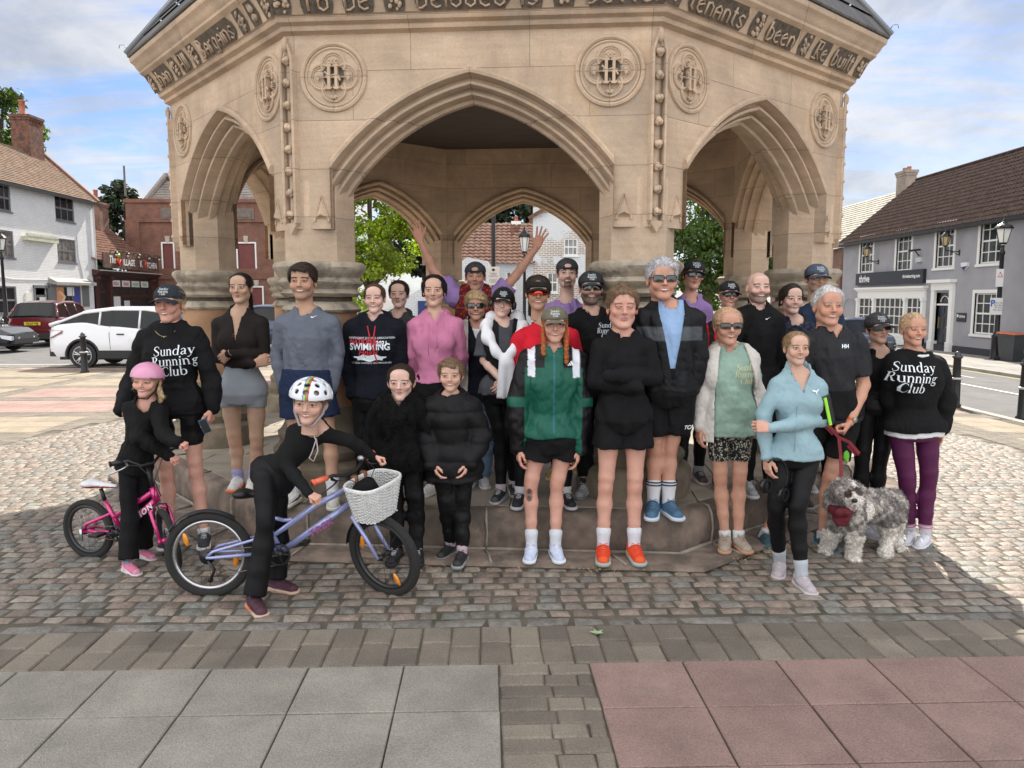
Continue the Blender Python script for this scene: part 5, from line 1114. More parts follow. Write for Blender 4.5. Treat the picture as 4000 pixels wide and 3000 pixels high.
# ------------------------------------------------------------------ solids as distance fields, meshed with surface nets
class Field:
 def __init__(s, lo, hi, h):
  s.lo = np.array(lo, float); s.h = h; n = np.ceil((np.array(hi) - s.lo) / h).astype(int) + 1; s.n = n
  s.ax = [s.lo[i] + h * np.arange(n[i]) for i in range(3)]; s.D = np.full(n, 1.0)
 def _sl(s, lo, hi):
  a = np.clip(np.floor((np.asarray(lo) - s.lo) / s.h).astype(int), 0, s.n - 1); b = np.clip(np.ceil((np.asarray(hi) - s.lo) / s.h).astype(int) + 1, 1, s.n)
  return tuple(slice(i, j) for i, j in zip(a, b)) if (b > a).all() else None
 def _pts(s, sl): return s.ax[0][sl[0]][:, None, None], s.ax[1][sl[1]][None, :, None], s.ax[2][sl[2]][None, None, :]
 def comb(s, sl, d, k, sub=False):
  A = s.D[sl]
  if sub:
   d = -d; h = np.maximum(k - np.abs(A - d), 0) / max(k, 1e-6); s.D[sl] = np.maximum(A, d) + h * h * k * .25
  else:
   h = np.maximum(k - np.abs(A - d), 0) / max(k, 1e-6); s.D[sl] = np.minimum(A, d) - h * h * k * .25
 def rc(s, a, b, ra, rb, k=.02, flat=None, sub=False, cut=False):
  """tapered capsule; flat=(fx,fy,fz) squashes; cut=True ends flat at b"""
  a = np.asarray(a, float); b = np.asarray(b, float); m = max(ra, rb) * (max(1, *(flat or (1,)), 1) if flat else 1) + k + 2.5 * s.h
  sl = s._sl(np.minimum(a, b) - m, np.maximum(a, b) + m)
  if sl is None: return
  X, Y, Z = s._pts(sl); d = b - a; L2 = max(d @ d, 1e-9); f = flat or (1, 1, 1)
  t0 = ((X - a[0]) * d[0] + (Y - a[1]) * d[1] + (Z - a[2]) * d[2]) / L2; t = np.clip(t0, 0, 1)
  q = np.sqrt(((X - a[0] - d[0] * t) / f[0]) ** 2 + ((Y - a[1] - d[1] * t) / f[1]) ** 2 + ((Z - a[2] - d[2] * t) / f[2]) ** 2) - (ra + (rb - ra) * t)
  if cut: q = np.maximum(q, (t0 - 1) * math.sqrt(L2))
  s.comb(sl, q, k, sub)
 def el(s, c, r, k=.02, sub=False):
  c = np.asarray(c, float); r = np.asarray(r, float); sl = s._sl(c - r - k - 2.5 * s.h, c + r + k + 2.5 * s.h)
  if sl is None: return
  X, Y, Z = s._pts(sl); q = np.sqrt(((X - c[0]) / r[0]) ** 2 + ((Y - c[1]) / r[1]) ** 2 + ((Z - c[2]) / r[2]) ** 2)
  g = np.sqrt(((X - c[0]) / r[0] ** 2) ** 2 + ((Y - c[1]) / r[1] ** 2) ** 2 + ((Z - c[2]) / r[2] ** 2) ** 2)
  s.comb(sl, q * (q - 1) / np.maximum(g, 1e-6), k, sub)
 def half(s, n, c, k=0):            # keep n.q < c
  n = np.asarray(n, float); X, Y, Z = s._pts((slice(None),) * 3); s.D = np.maximum(s.D, X * n[0] + Y * n[1] + Z * n[2] - c)
 def noise(s, amp, fr, seed=0, st=(1, 1, 1), ridged=False):
  g = np.random.default_rng(seed); X, Y, Z = s._pts((slice(None),) * 3); X, Y, Z = X * st[0], Y * st[1], Z * st[2]; acc = 0
  w = .35 * np.sin(X * fr * .7 + 1.3 + seed) + .35 * np.sin(Z * fr * .6 + seed * 2.1) + .3 * np.sin(Y * fr * .8 + seed)
  for i in range(5):
   v = g.normal(size=3); v /= np.linalg.norm(v); q = np.sin((X * v[0] + Y * v[1] + Z * v[2]) * fr * g.uniform(.7, 1.5) + g.uniform(0, 6.28) + w * 1.6); acc = acc + (1 - 2 * np.abs(q) if ridged else q)
  s.D = s.D + np.tanh(acc * .45) * amp
 def mesh(s):
  D = s.D; S = D < 0; nx, ny, nz = D.shape
  c = np.zeros((nx - 1, ny - 1, nz - 1), np.int8); O = [(i, j, k) for i in (0, 1) for j in (0, 1) for k in (0, 1)]
  for i, j, k in O: c += S[i:nx - 1 + i, j:ny - 1 + j, k:nz - 1 + k]
  act = (c > 0) & (c < 8); ijk = np.argwhere(act)
  if len(ijk) == 0: return np.zeros((0, 3)), np.zeros((0, 4), int)
  idx = np.full(c.shape, -1, np.int64); idx[act] = np.arange(len(ijk)); vals = {o: D[ijk[:, 0] + o[0], ijk[:, 1] + o[1], ijk[:, 2] + o[2]] for o in O}
  pos = np.zeros((len(ijk), 3)); cnt = np.zeros(len(ijk))
  for a in O:
   for ax in range(3):
    if a[ax]: continue
    b = list(a); b[ax] = 1; b = tuple(b); va, vb = vals[a], vals[b]; cr = (va < 0) != (vb < 0); t = np.where(cr, va / np.where(cr, va - vb, 1), 0)
    for q in range(3): pos[:, q] += np.where(cr, a[q] + (t if q == ax else 0), 0)
    cnt += cr
  V = (ijk + pos / cnt[:, None]) * s.h + s.lo; F = []
  for ax in range(3):
   sa = [slice(None)] * 3; sb = [slice(None)] * 3; sa[ax] = slice(0, -1); sb[ax] = slice(1, None); A, B = S[tuple(sa)], S[tuple(sb)]; e = np.argwhere(A != B)
   u, v = (ax + 1) % 3, (ax + 2) % 3; e = e[(e[:, u] > 0) & (e[:, v] > 0) & (e[:, u] < D.shape[u] - 1) & (e[:, v] < D.shape[v] - 1)]
   if not len(e): continue
   sg = A[e[:, 0], e[:, 1], e[:, 2]]
   def g(du, dv): q = e.copy(); q[:, u] += du; q[:, v] += dv; return idx[q[:, 0], q[:, 1], q[:, 2]]
   Q = np.stack([g(-1, -1), g(0, -1), g(0, 0), g(-1, 0)], 1); Q[~sg] = Q[~sg][:, ::-1]; F.append(Q)
  return V, np.concatenate(F)
# ------------------------------------------------------------------ heads (built once, then fitted to each person)
EYE = (.0315, -.079, .014)
def head_base(smile, squint):
 f = Field((-.11, -.135, -.20), (.11, .13, .15), .0027)
 f.el((0, .014, .043), (.076, .094, .086), .01); f.el((0, -.018, -.015), (.062, .072, .088), .03)
 for s in (-1, 1):
  f.rc((s * .045, .01, -.055), (s * .018, -.062, -.098), .022, .018, .03)
  f.el((s * (.043), -.062, -.018), (.020, .018, .018 + .003 * smile), .022)
  if smile: f.el((s * .040, -.068, -.032), (.016, .012, .016), .03)
 f.el((0, -.074, -.100), (.020, .019, .017), .025); f.rc((-.040, -.076, .036), (.040, -.076, .036), .011, .011, .02)
 f.el((0, -.062, .070), (.052, .030, .035), .03)
 for s in (-1, 1): f.el((s * .0315, -.101, .013), (.019, .017, .013), .012, sub=True)
 f.rc((0, -.086, .022), (0, -.110, -.018), .0070, .0098, .010); f.el((0, -.112, -.022), (.0100, .010, .0088), .007)
 for s in (-1, 1): f.el((s * .012, -.098, -.024), (.0075, .009, .0075), .006)
 for s in (-1, 1):
  f.el((s * .0315, -.078, .014), (.0165, .0155, .0128), .003)
  f.rc((s * .0315 - .014, -.090, .0195 - .003 * squint), (s * .0315 + .014, -.090, .0195 - .003 * squint), .0040, .0040, .004)
  f.rc((s * .0315 - .013, -.088, .0070 + .003 * squint), (s * .0315 + .013, -.088, .0070 + .003 * squint), .0036, .0036, .005)
 w = .024 if smile else .019
 for z, r in ((-.0505, .0046), (-.0612, .0056)):
  f.rc((-w, -.080, z + .003 * smile), (0, -.0905, z), r * .6, r, .005); f.rc((w, -.080, z + .003 * smile), (0, -.0905, z), r * .6, r, .005)
 if smile: f.el((0, -.095, -.0555), (.020, .006, .0038), .004, sub=True)
 for s in (-1, 1): f.el((s * .079, .012, -.004), (.009, .017, .031), .006); f.el((s * .085, .004, .0), (.005, .009, .016), .004, sub=True)
 f.rc((0, .022, -.06), (0, .035, -.2), .052, .056, .03); return f.mesh()
HEADS = {}
def head_mesh(smile, squint):
 k = (smile, squint)
 if k not in HEADS: HEADS[k] = head_base(*k)
 return HEADS[k]
def face_colours(V, skin, brow, lip, smile, stubble, eyes, beard=None, blush=.5, squint=0, bt=.0045):
 x, y, z = V[:, 0], V[:, 1], V[:, 2]; C = np.tile(np.array(skin), (len(V), 1)); ax = np.abs(x)
 def mixc(m, c):
  m = np.clip(m, 0, 1)[:, None]; C[:] = C * (1 - m) + np.array(c) * m
 sk = np.array(skin); bl = sk * np.array((1.12, .80, .78))
 mixc(blush * np.exp(-(((ax - .043) / .02) ** 2 + ((z + .02) / .018) ** 2)) * (y < -.03), bl); mixc(blush * .8 * np.exp(-((ax / .012) ** 2 + ((z + .022) / .012) ** 2)) * (y < -.09), bl)
 mixc(.5 * (ax > .074), bl)
 if stubble: mixc(stubble * np.clip((-.032 - z + .15 * ax) / .012, 0, 1) * (z > -.13) * (y < .0) * np.clip((ax + np.abs(z + .056) - .018) / .01, .4, 1), (.10, .075, .06))
 if beard: mixc(((np.abs(z + .075) < .040) & (ax < .030) & (y < -.05) & ~((ax < .024) & (np.abs(z + .056) < .010)) & ((ax > .018) | (z < -.066) | (z > -.048)) & (z < -.038)) * .85, beard)
 zb = .036 - .35 * np.maximum(ax - .034, 0) + .12 * (ax - .03)
 mixc(.95 * np.clip(1.4 - (np.abs(z - zb) / bt) ** 2, 0, 1) * (ax > .013) * (ax < .053) * (y < -.05), brow)
 zm = -.0555 + (4.5 if smile else 1.2) * x * x; wm = .0238 if smile else .020
 lipm = np.clip(1.3 - (np.abs(z - zm + .0) / (.0115 * np.sqrt(np.clip(1 - (ax / wm) ** 2, 0, 1)) + 1e-4)) ** 4, 0, 1) * (ax < wm) * (y < -.065); mixc(.9 * lipm, lip)
 if smile:
  tm = (np.abs(z - zm - .0008) < .0037 * np.sqrt(np.clip(1 - (ax / (wm - .004)) ** 2, 0, 1))) & (y < -.06); mixc(1.0 * tm, (.74, .71, .66))
 else: mixc(.7 * ((np.abs(z - zm) < .0016) & (ax < wm - .001) & (y < -.06)), (.12, .04, .035))
 mixc(.6 * ((((ax - .0075) / .0035) ** 2 + ((z + .0305) / .003) ** 2 < 1) & (y < -.09)), (.10, .03, .02))
 for s in (-1, 1):
  ex = x - s * .0315; r2 = (ex / .0150) ** 2; op = (.0048 if not squint else .0030) * np.sqrt(np.clip(1 - r2, 0, 1)); dz = z - .0135; m = (np.abs(dz) < op) & (y < -.06) & (np.abs(ex) < .0125)
  rim = (np.abs(dz) < op + .0042) & (dz > -op * .5) & ~m & (y < -.06) & (np.abs(ex) < .0175); mixc(.9 * rim, (.035, .020, .016))
  if eyes is not None:
   mixc(.8 * m, (.36, .34, .33)); mixc(1.0 * (m & (ex ** 2 + dz ** 2 < .0066 ** 2)), np.array(eyes) * .5); mixc(1.0 * (m & (ex ** 2 + dz ** 2 < .0030 ** 2)), (.01, .01, .01))
  else: mixc(.7 * ((np.abs(dz + .003) < .0018) & (np.abs(ex) < .0145) & (y < -.06)), (.06, .035, .03))
 return C
def hand_base(kind):
 f = Field((-.075, -.08, -.205), (.085, .075, .03), .0040)
 f.rc((0, 0, .02), (0, 0, -.005), .026, .025, .01, flat=(1, .8, 1))
 fx = (.030, .010, -.010, -.029); ln = (.90, 1.0, .93, .74); cu = {'open': 6, 'relaxed': 24, 'grip': 72, 'point': 45}[kind]; spread = {'open': 11, 'relaxed': 2, 'grip': 0, 'point': 1}[kind]
 for i, x in enumerate(fx):
  k = np.array((x, 0, -.088 + .004 * abs(i - 1.2))); f.rc((x * .6, 0, -.012), k, .016, .0125, .014, flat=(1, .85, 1)); a = 0; sp = R(spread * (1.4 - i) * 1.1); p = k; r = .0092
  for j, L_ in enumerate((.044, .027, .021)):
   a += R(cu * (.8 if j == 0 else 1.0) * (1 + .12 * i * (kind != 'open'))); d = np.array((math.sin(sp) * math.cos(a), -math.sin(a), -math.cos(sp) * math.cos(a))); q = p + d * L_ * ln[i]; f.rc(p, q, r, r * .90, .004); p = q; r *= .9
 if kind == 'open': T = [(.022, 0, -.025), (.050, -.004, -.052), (.074, -.006, -.078), (.088, -.008, -.098)]
 elif kind == 'grip': T = [(.022, -.008, -.03), (.038, -.03, -.055), (.024, -.052, -.072), (.006, -.058, -.078)]
 else: T = [(.022, -.005, -.025), (.042, -.022, -.052), (.046, -.034, -.080), (.042, -.040, -.100)]
 for j in range(3): f.rc(T[j], T[j + 1], (.016, .0115, .0100)[j], (.0115, .0100, .0085)[j], .008)
 return f.mesh()
HANDS = {}
def hand(kind, wrist, dirn, palm, right, size=1):
 """fingers along dirn, palm faces 'palm'; right: thumb on the +x side in canonical pose"""
 if kind not in HANDS: HANDS[kind] = hand_base(kind)
 V, F = HANDS[kind]; V = V * size; z = -np.asarray(dirn, float); z /= np.linalg.norm(z); y = -np.asarray(palm, float); y = y - z * (y @ z); y /= np.linalg.norm(y); x = np.cross(y, z)
 if not right: V = V * np.array((-1, 1, 1)); F = F[:, ::-1]
 return V[:, :1] * x + V[:, 1:2] * y + V[:, 2:3] * z + np.asarray(wrist), F
# ------------------------------------------------------------------ shoes
def shoe_base():
 f = Field((-.065, -.19, -.01), (.065, .10, .13), .0045)
 f.rc((0, .035, .048), (0, -.02, .052), .036, .038, .02, flat=(.95, 1, 1)); f.rc((0, -.02, .045), (0, -.125, .030), .042, .034, .02, flat=(1.05, 1, .9)); f.rc((0, .028, .05), (0, .028, .088), .034, .036, .02); f.rc((0, -.03, .06), (0, .0, .10), .026, .020, .015)
 f.el((0, .022, .115), (.025, .030, .035), .008, sub=True); f.half((0, 0, -1), -.018); up = f.mesh()
 f = Field((-.07, -.20, -.012), (.07, .11, .06), .0045); f.rc((0, .038, .02), (0, -.128, .02), .042, .047, .01); f.half((0, 0, -1), -.0005); f.half((0, -.06, 1), .032); sl = f.mesh()
 return up, sl
SHOE = shoe_base(); SHOE_ME = {}
def shoe(par, pos, rz, size, upc, solec, lace=(.7, .7, .7), accent=None, pitch=0, label=None):
 def mk(key, V, F, m, C=None):
  if key not in SHOE_ME:
   o = mesh_np('shoe', V, F, m, None, True, C); SHOE_ME[key] = o.data; bpy.data.objects.remove(o)
  return SHOE_ME[key]
 (V, F), (V2, F2) = SHOE
 acc = accent or upc; C = np.tile(np.array(upc), (len(V), 1)); m = (np.abs(V[:, 2] - .045 - .25 * V[:, 1]) < .012) & (V[:, 1] < .03) & (V[:, 1] > -.10); C[m] = acc; C[(V[:, 1] < -.135)] = np.array(upc) * .8 + np.array(acc) * .2; C[(V[:, 2] > .095)] = np.array(upc) * .5
 me = mk(('u', upc, acc), V, F, mat('shoe_knit', vcol=True, rough=.7, var=.12, vscale=60, bump=.4, bscale=180), C)
 o = bpy.data.objects.new('shoe', me); COL.objects.link(o); o.parent = par; o.location = pos; o.rotation_euler = (pitch, 0, rz); o.scale = (size,) * 3
 if label: o['label'] = label
 C2 = np.tile(np.array(solec), (len(V2), 1)); C2[V2[:, 2] < .006] = np.array(solec) * .55
 me2 = mk(('s', solec), V2, F2, mat('shoe_sole', vcol=True, rough=.6), C2); q = bpy.data.objects.new('sole', me2); COL.objects.link(q); q.parent = o
 k = ('l', lace)
 if k not in SHOE_ME:
  b = MB()
  for i in range(5): y = -.035 - i * .014 + .0; z = .094 - i * .0065 + (.004 if i < 1 else 0); b.tube([(-.018, y, z - .006), (0, y - .004, z), (.018, y, z - .006)], .0026, 5)
  b.tube([(0, -.03, .098), (-.022, -.04, .106), (-.034, -.055, .092), (-.012, -.045, .098)], .0022, 5); b.tube([(0, -.03, .098), (.022, -.04, .106), (.034, -.055, .092), (.012, -.045, .098)], .0022, 5)
  t = b.build('laces', mat('lace' + str(lace), lace, .7), None, True); SHOE_ME[k] = t.data; bpy.data.objects.remove(t)
 q = bpy.data.objects.new('laces', SHOE_ME[k]); COL.objects.link(q); q.parent = o
 return o
# ------------------------------------------------------------------ people
SKINM = mat('skin', vcol=True, rough=.5, var=.09, vscale=18, sss=.10, spec=.35, bump=.25, bscale=220, dirt=((.44, .21, .15), 26, .63))
def nrm(v): v = np.asarray(v, float); return v / max(1e-9, np.linalg.norm(v))
def fabric(name, col, rough=.85, var=.10, sheen=0, bump=.35, bs=140, vcol=False):
 return mat('cloth_' + name, col, rough, var=var, vscale=7, bump=bump, bscale=bs, sheen=sheen, vcol=vcol, spec=.25)
class Person:
 def __init__(s, label, D, z0, head, sh, el, wr, hp, kn, an, S=1.0, fem=True, skin=(.50, .30, .22), toe=(0, 0), belly=0, bust=1, group=None, hipf=1.0, seed=0, headdy=-.02, hyaw=0, htilt=0, legdy=(0, 0), lean=None, wf=1.0, shdrop=10, shin=11, hx=1.12):
  s.hx = hx
  s.S, s.z0, s.D, s.skin, s.fem, s.seed = S, z0, D, skin, fem, seed; s.belly = belly; s.bust = bust
  J = lambda p: U(p[0], p[1], D + (p[2] if len(p) > 2 else 0))
  s.sh = [J((p[0] + (shin if i == 0 else -shin), p[1] + shdrop, *p[2:])) for i, p in enumerate(sh)]; s.el = [J(p) for p in el]; s.wr = [J(p) for p in wr]; s.hp = [J(p) for p in hp]; s.kn = [J(p) for p in kn]; s.an = []
  for p in an:
   q = J(p);
   if not (len(p) > 3): q[2] = z0 + .085 * S
   s.an.append(q)
  s.Pc = (s.hp[0] + s.hp[1]) / 2; sm = (s.sh[0] + s.sh[1]) / 2; a = nrm(sm - s.Pc); s.Nb = sm + a * .100 * S; s.a = nrm(s.Nb - s.Pc); s.L = np.linalg.norm(s.Nb - s.Pc)
  sd = s.sh[1] - s.sh[0]; s.s = nrm(sd - s.a * (sd @ s.a)); s.f = np.cross(s.s, s.a); s.f = s.f if s.f[1] > 0 else s.f     # f points away from the camera
  if s.f[1] < 0: s.f = -s.f
  s.cw = np.linalg.norm(sd) / 2 * .92 * wf; s.hw = np.linalg.norm(s.hp[1] - s.hp[0]) / 2 + .085 * S * hipf
  s.ww = (s.cw * .80 if fem else s.cw * .92) + belly * .5
  cx, top, chin = head; pt, pc = U(cx, top, D + headdy), U(cx, chin, D + headdy); s.hs = (pt[2] - pc[2]) / .262; s.ho = pc + np.array((0, 0, .115 * s.hs)); s.hR = Matrix.Rotation(R(htilt), 3, 'Y') @ Matrix.Rotation(R(hyaw), 3, 'Z')
  s.hRn = np.array(s.hR)
  base = np.array((sm[0], s.D, z0)); s.base = base
  s.t = empty('person', tuple(base), 0, label, 'person', group); s.B = {}; s.toe = toe
 def H(s, p): return s.hRn @ (np.asarray(p, float) * s.hs * np.array((s.hx, 1.03, 1))) + s.ho      # head frame -> world
 def loc(s, V): return V - s.base
 def torso(s, F, inf=0, tlo=-.22, thi=1.02, belly=0, k=.03, sub=None, hem=0, pel=False):
  S = s.S; cw, ww, hw = s.cw + inf, s.ww + inf + belly, s.hw + inf
  T = [-.4, -.2, 0, .11, .30, .50, .68, .80, .88, 1.02]; RX = [hw * .9 + hem, hw * .95 + hem * .7, hw, hw * .97, ww, cw * .93, cw * .98, cw * .86, cw * .60, .075 * S + inf]
  RY = [.115 * S, .12 * S, .125 * S, .118 * S, .098 * S + s.belly, .112 * S + s.belly * .4, .118 * S, .098 * S, .078 * S, .055 * S]; RY = [r + inf + (belly * .7 if 1 < i < 6 else 0) for i, r in enumerate(RY)]
  if pel: RX[0] *= .5; RX[1] *= .62; RX[2] *= .985; RY[1] *= .72
  sl = (slice(None),) * 3; X, Y, Z = F._pts(sl); X, Y, Z = X - s.Pc[0], Y - s.Pc[1], Z - s.Pc[2]
  t = (X * s.a[0] + Y * s.a[1] + Z * s.a[2]) / s.L; x = X * s.s[0] + Y * s.s[1] + Z * s.s[2]; y = X * s.f[0] + Y * s.f[1] + Z * s.f[2]
  rx = np.interp(t, T, RX); ry = np.interp(t, T, RY); q = np.sqrt((x / rx) ** 2 + (y / ry) ** 2); d = (q - 1) * np.minimum(rx, ry) * .92
  d = np.maximum(d, np.maximum((t - thi) * s.L, (tlo - t) * s.L)); F.comb(sl, d, k)
  if s.fem and s.bust:
   for g in (-1, 1): F.el(s.Pc + s.a * s.L * .64 + s.s * g * .072 * S - s.f * (.066 * S), np.array((.060, .050, .058)) * S * s.bust + inf * .7, .055)
 def girdle(s, F, inf=0, k=.05):
  for i in (0, 1): F.rc(s.Nb - s.a * .085 * s.S, s.sh[i], .056 * s.S + inf * .8, .045 * s.S + inf, k)
  for i in (0, 1): F.rc(s.Nb - s.a * .020 * s.S + s.f * .012, s.sh[i] * .85 + s.Nb * .15 + s.f * .006 - s.a * .005, .040 * s.S + inf * .4, .036 * s.S + inf * .6, k)
 def arm(s, F, i, inf=0, fr=2.0, k=.02, mus=1, flare=0):
  S = s.S * mus; a, b, c = s.sh[i], s.el[i], s.wr[i]
  if fr < 1: b2 = a + (b - a) * fr; F.rc(a, b2, .050 * S + inf, (.050 - .012 * fr) * S + inf + flare, k, cut=True); return
  F.rc(a, b, .050 * S + inf, .037 * S + inf, k); f2 = fr - 1
  if f2 > 0:
   c2 = b + (c - b) * f2; m = b + (c - b) * min(.3, f2); F.rc(b, m, .037 * S + inf, .038 * S + inf, .015); F.rc(m, c2, .038 * S + inf, (.025 + .013 * (1 - f2)) * S + inf * .8 + flare, .015, cut=f2 < .999)
 def leg(s, F, i, inf=0, fr=2.0, k=.02, flare=0, mus=1):
  S = s.S * mus; a, b, c = s.hp[i], s.kn[i], s.an[i]; th = .077 if s.fem else .074
  if fr < 1: b2 = a + (b - a) * fr; F.rc(a, b2, th * S + inf, (th - .026 * fr) * S + inf + flare, k, cut=True); return
  m0 = a + (b - a) * .45; m1 = a + (b - a) * .84 - np.array((0, .008, 0)); F.rc(a, m0, th * S + inf, .068 * S + inf, k); F.rc(m0, m1, .068 * S + inf, .053 * S + inf, k); F.rc(m1, b, .053 * S + inf, .0465 * S + inf, .02); f2 = min(1, fr - 1)
  m = b + (c - b) * .30 + np.array((0, .014, 0)); n_ = b + (c - b) * .62 + np.array((0, .006, 0))
  if inf < .004: F.el(b - np.array((0, .029 * S, -.004)), np.array((.026, .021, .030)) * S, .018)
  F.rc(b, m, .0455 * S + inf, .053 * S + inf + flare * .3, .03)
  if f2 > .62: c2 = n_ + (c - n_) * ((f2 - .62) / .38); F.rc(m, n_, .053 * S + inf + flare * .3, .042 * S + inf + flare * .6, .02); F.rc(n_, c2, .042 * S + inf + flare * .6, (.034 + .008 * (1 - f2) / .38) * S + inf + flare, .02, cut=True)
 def bounds(s, pts, m=.16):
  P = np.array(pts); return P.min(0) - m, P.max(0) + m
 def body(s, brow=(.10, .06, .04), lip=(.42, .16, .14), smile=True, stubble=0, eyes=(.10, .07, .04), beard=None, hands=('relaxed', 'relaxed'), hdir=(None, None), palm=(None, None), squint=0, jaw=None, hsize=None, mus=1, blush=.5, arms=True, legs=True, kid=False):
  Vs, Fs, Cs = [], [], []
  def push(V, F, C): b = sum(len(v) for v in Vs); Vs.append(V); Fs.append(F + b); Cs.append(C)
  V, F = head_mesh(1 if smile else 0, 1 if squint else 0); C = face_colours(V, s.skin, brow, lip, smile, stubble, eyes, beard, blush, squint, .0033 if s.fem else .0045)
  V = V.copy(); jaw = jaw or (.86 if s.fem else 1.0); low = np.clip(-V[:, 2] / .1, 0, 1); V[:, 0] *= (1 - (1 - jaw) * low)
  if kid: V[:, 2] = np.where(V[:, 2] < .02, .02 + (V[:, 2] - .02) * .90, V[:, 2] * .96 + .0008); V[:, 0] *= (1 - .12 * low)
  push((s.hRn @ (V * s.hs * np.array((s.hx, 1.03, 1))).T).T + s.ho, F, C)
  pts = s.sh + s.hp + [s.Nb + s.a * .08] + (s.el + s.wr if arms else []) + (s.kn + s.an if legs else [])
  lo, hi = s.bounds(pts, .15); Fd = Field(lo, hi, .0105); s.torso(Fd, -.012, -.10, pel=True); s.girdle(Fd, -.008); Fd.rc(s.Nb - s.a * .03, s.H((0, .03, -.13)), .058 * s.S, .050 * s.hs, .04)
  if arms:
   for i in (0, 1): s.arm(Fd, i, 0, 2, .03, mus)
  if legs:
   for i in (0, 1): s.leg(Fd, i, -.003, 2, .012)
  V, F = Fd.mesh(); C = np.tile(np.array(s.skin), (len(V), 1))
  if legs:
   for i in (0, 1): d = np.linalg.norm(V - s.kn[i], axis=1); C *= (1 + .22 * np.exp(-(d / .045) ** 2)[:, None] * np.array((.3, -.8, -.8)))
  push(V, F, C); g = hsize or s.S * .98
  if arms:
   for i in (0, 1):
    if not hands[i]: continue
    d = hdir[i] if hdir[i] is not None else nrm(s.wr[i] - s.el[i]); pm = palm[i] if palm[i] is not None else ((1, .25, 0) if i == 0 else (-1, .25, 0))
    x = np.cross(-nrm(pm), -nrm(d)); thumb_right = x[1] < 0 if abs(x[1]) > .3 else (x[2] > 0)
    V, F = hand(hands[i], s.wr[i] + nrm(d) * .005, d, pm, thumb_right, g); push(V, F, np.tile(np.array(s.skin) * np.array((1.03, .93, .92)), (len(V), 1)))
  o = mesh_np('body', s.loc(np.concatenate(Vs)), np.concatenate(Fs), SKINM, s.t, True, np.concatenate(Cs)); s.bodyo = o; return o
 def garment(s, name, m, parts='torso arms', inf=.012, sl=2.0, hem=None, hem_t=None, neck=.058, open_=None, vneck=None, belly=0, noise=(.0075, 56), h=.009, slinf=None, flare=0, hemf=0, k=.012, collar=.01, hood=False, cfn=None, top_t=1.02, fr=None, lflare=0, puff=0, cuff=False, band=False, hands_in=None, mus=1, extra=None, label=None, lmus=1):
  S = s.S; slinf = inf if slinf is None else slinf; hz = None
  if hem is not None: hz = (U(s.base[0] * 0 + 1106, hem, s.D)[2]); hem_t = (hz - s.Pc[2]) / (s.a[2] * s.L)
  if hem_t is None: hem_t = -.1
  pts = []
  if 'torso' in parts: pts += [s.Nb + s.a * .07] + s.sh + s.hp + [s.Pc + s.a * s.L * hem_t]
  if 'arms' in parts: pts += s.sh + s.el + ([] if sl <= 1 else s.wr)
  if 'legs' in parts: pts += s.hp + s.kn + s.an
  lo, hi = s.bounds(pts, .17 + inf + puff + belly + s.belly); F = Field(lo, hi, h)
  if 'torso' in parts:
   s.torso(F, inf, min(hem_t, -.0) if 'legs' not in parts else (-.14 if lflare > .012 else -.12), top_t, belly, hem=hemf, pel='legs' in parts)
   if 'legs' not in parts: s.girdle(F, inf * .8)
   if band: pass
  if 'arms' in parts:
   for i in (0, 1): s.arm(F, i, slinf, sl, k, mus, flare)
   if cuff:
    for i in (0, 1): d = nrm(s.el[i] - s.wr[i]); F.rc(s.wr[i] + d * .05, s.wr[i] - d * .012, .029 * S, .028 * S, .012, cut=True)
  if 'legs' in parts:
   for i in (0, 1): s.leg(F, i, inf if slinf == inf else slinf, fr or 2, .008, lflare, lmus)
  if hood:
   for q in range(7):
    a0, a1 = R(-75 + q * 36), R(-75 + (q + 1) * 36); c = s.Nb + s.a * .012 * S
    P = lambda a: c + s.s * math.cos(a) * .088 * S + s.f * (math.sin(a) * .075 * S + .018) - s.a * (.035 * S * (1 - math.sin(a)))
    F.rc(P(a0), P(a1), .024 * S + .006 * math.sin(q), .024 * S, .012)
   F.el(s.Nb + s.f * .085 * S - s.a * .03, (.10 * S, .05 * S, .085 * S), .03)
  if collar:
   for q in range(12):
    a0, a1 = R(q * 30), R(q * 30 + 30); P = lambda a: s.Nb + s.a * (.004 + .012 * math.sin(a)) + s.s * math.cos(a) * (neck + .004) + s.f * (math.sin(a) * (neck + .002) + .008)
    if collar > .02: F.rc(P(a0), P(a0) + s.a * collar, .011, .009, .01); F.rc(P(a1), P(a1) + s.a * collar, .011, .009, .01); F.rc(P(a0) + s.a * collar * .6, P(a1) + s.a * collar * .6, .011, .010, .01)
    else: F.rc(P(a0), P(a1), .0085, .0085, .006)
  if extra: extra(F, s)
  if noise and noise[0]: F.noise(noise[0], noise[1], s.seed, st=(1, 1, .6)); F.noise(noise[0] * .45, noise[1] * 2.4, s.seed + 5, st=(1, .8, .5), ridged=True)
  X, Y, Z = F._pts((slice(None),) * 3); t = ((X - s.Pc[0]) * s.a[0] + (Y - s.Pc[1]) * s.a[1] + (Z - s.Pc[2]) * s.a[2]) / s.L; x = (X - s.Pc[0]) * s.s[0] + (Y - s.Pc[1]) * s.s[1] + (Z - s.Pc[2]) * s.s[2]; y = (X - s.Pc[0]) * s.f[0] + (Y - s.Pc[1]) * s.f[1] + (Z - s.Pc[2]) * s.f[2]
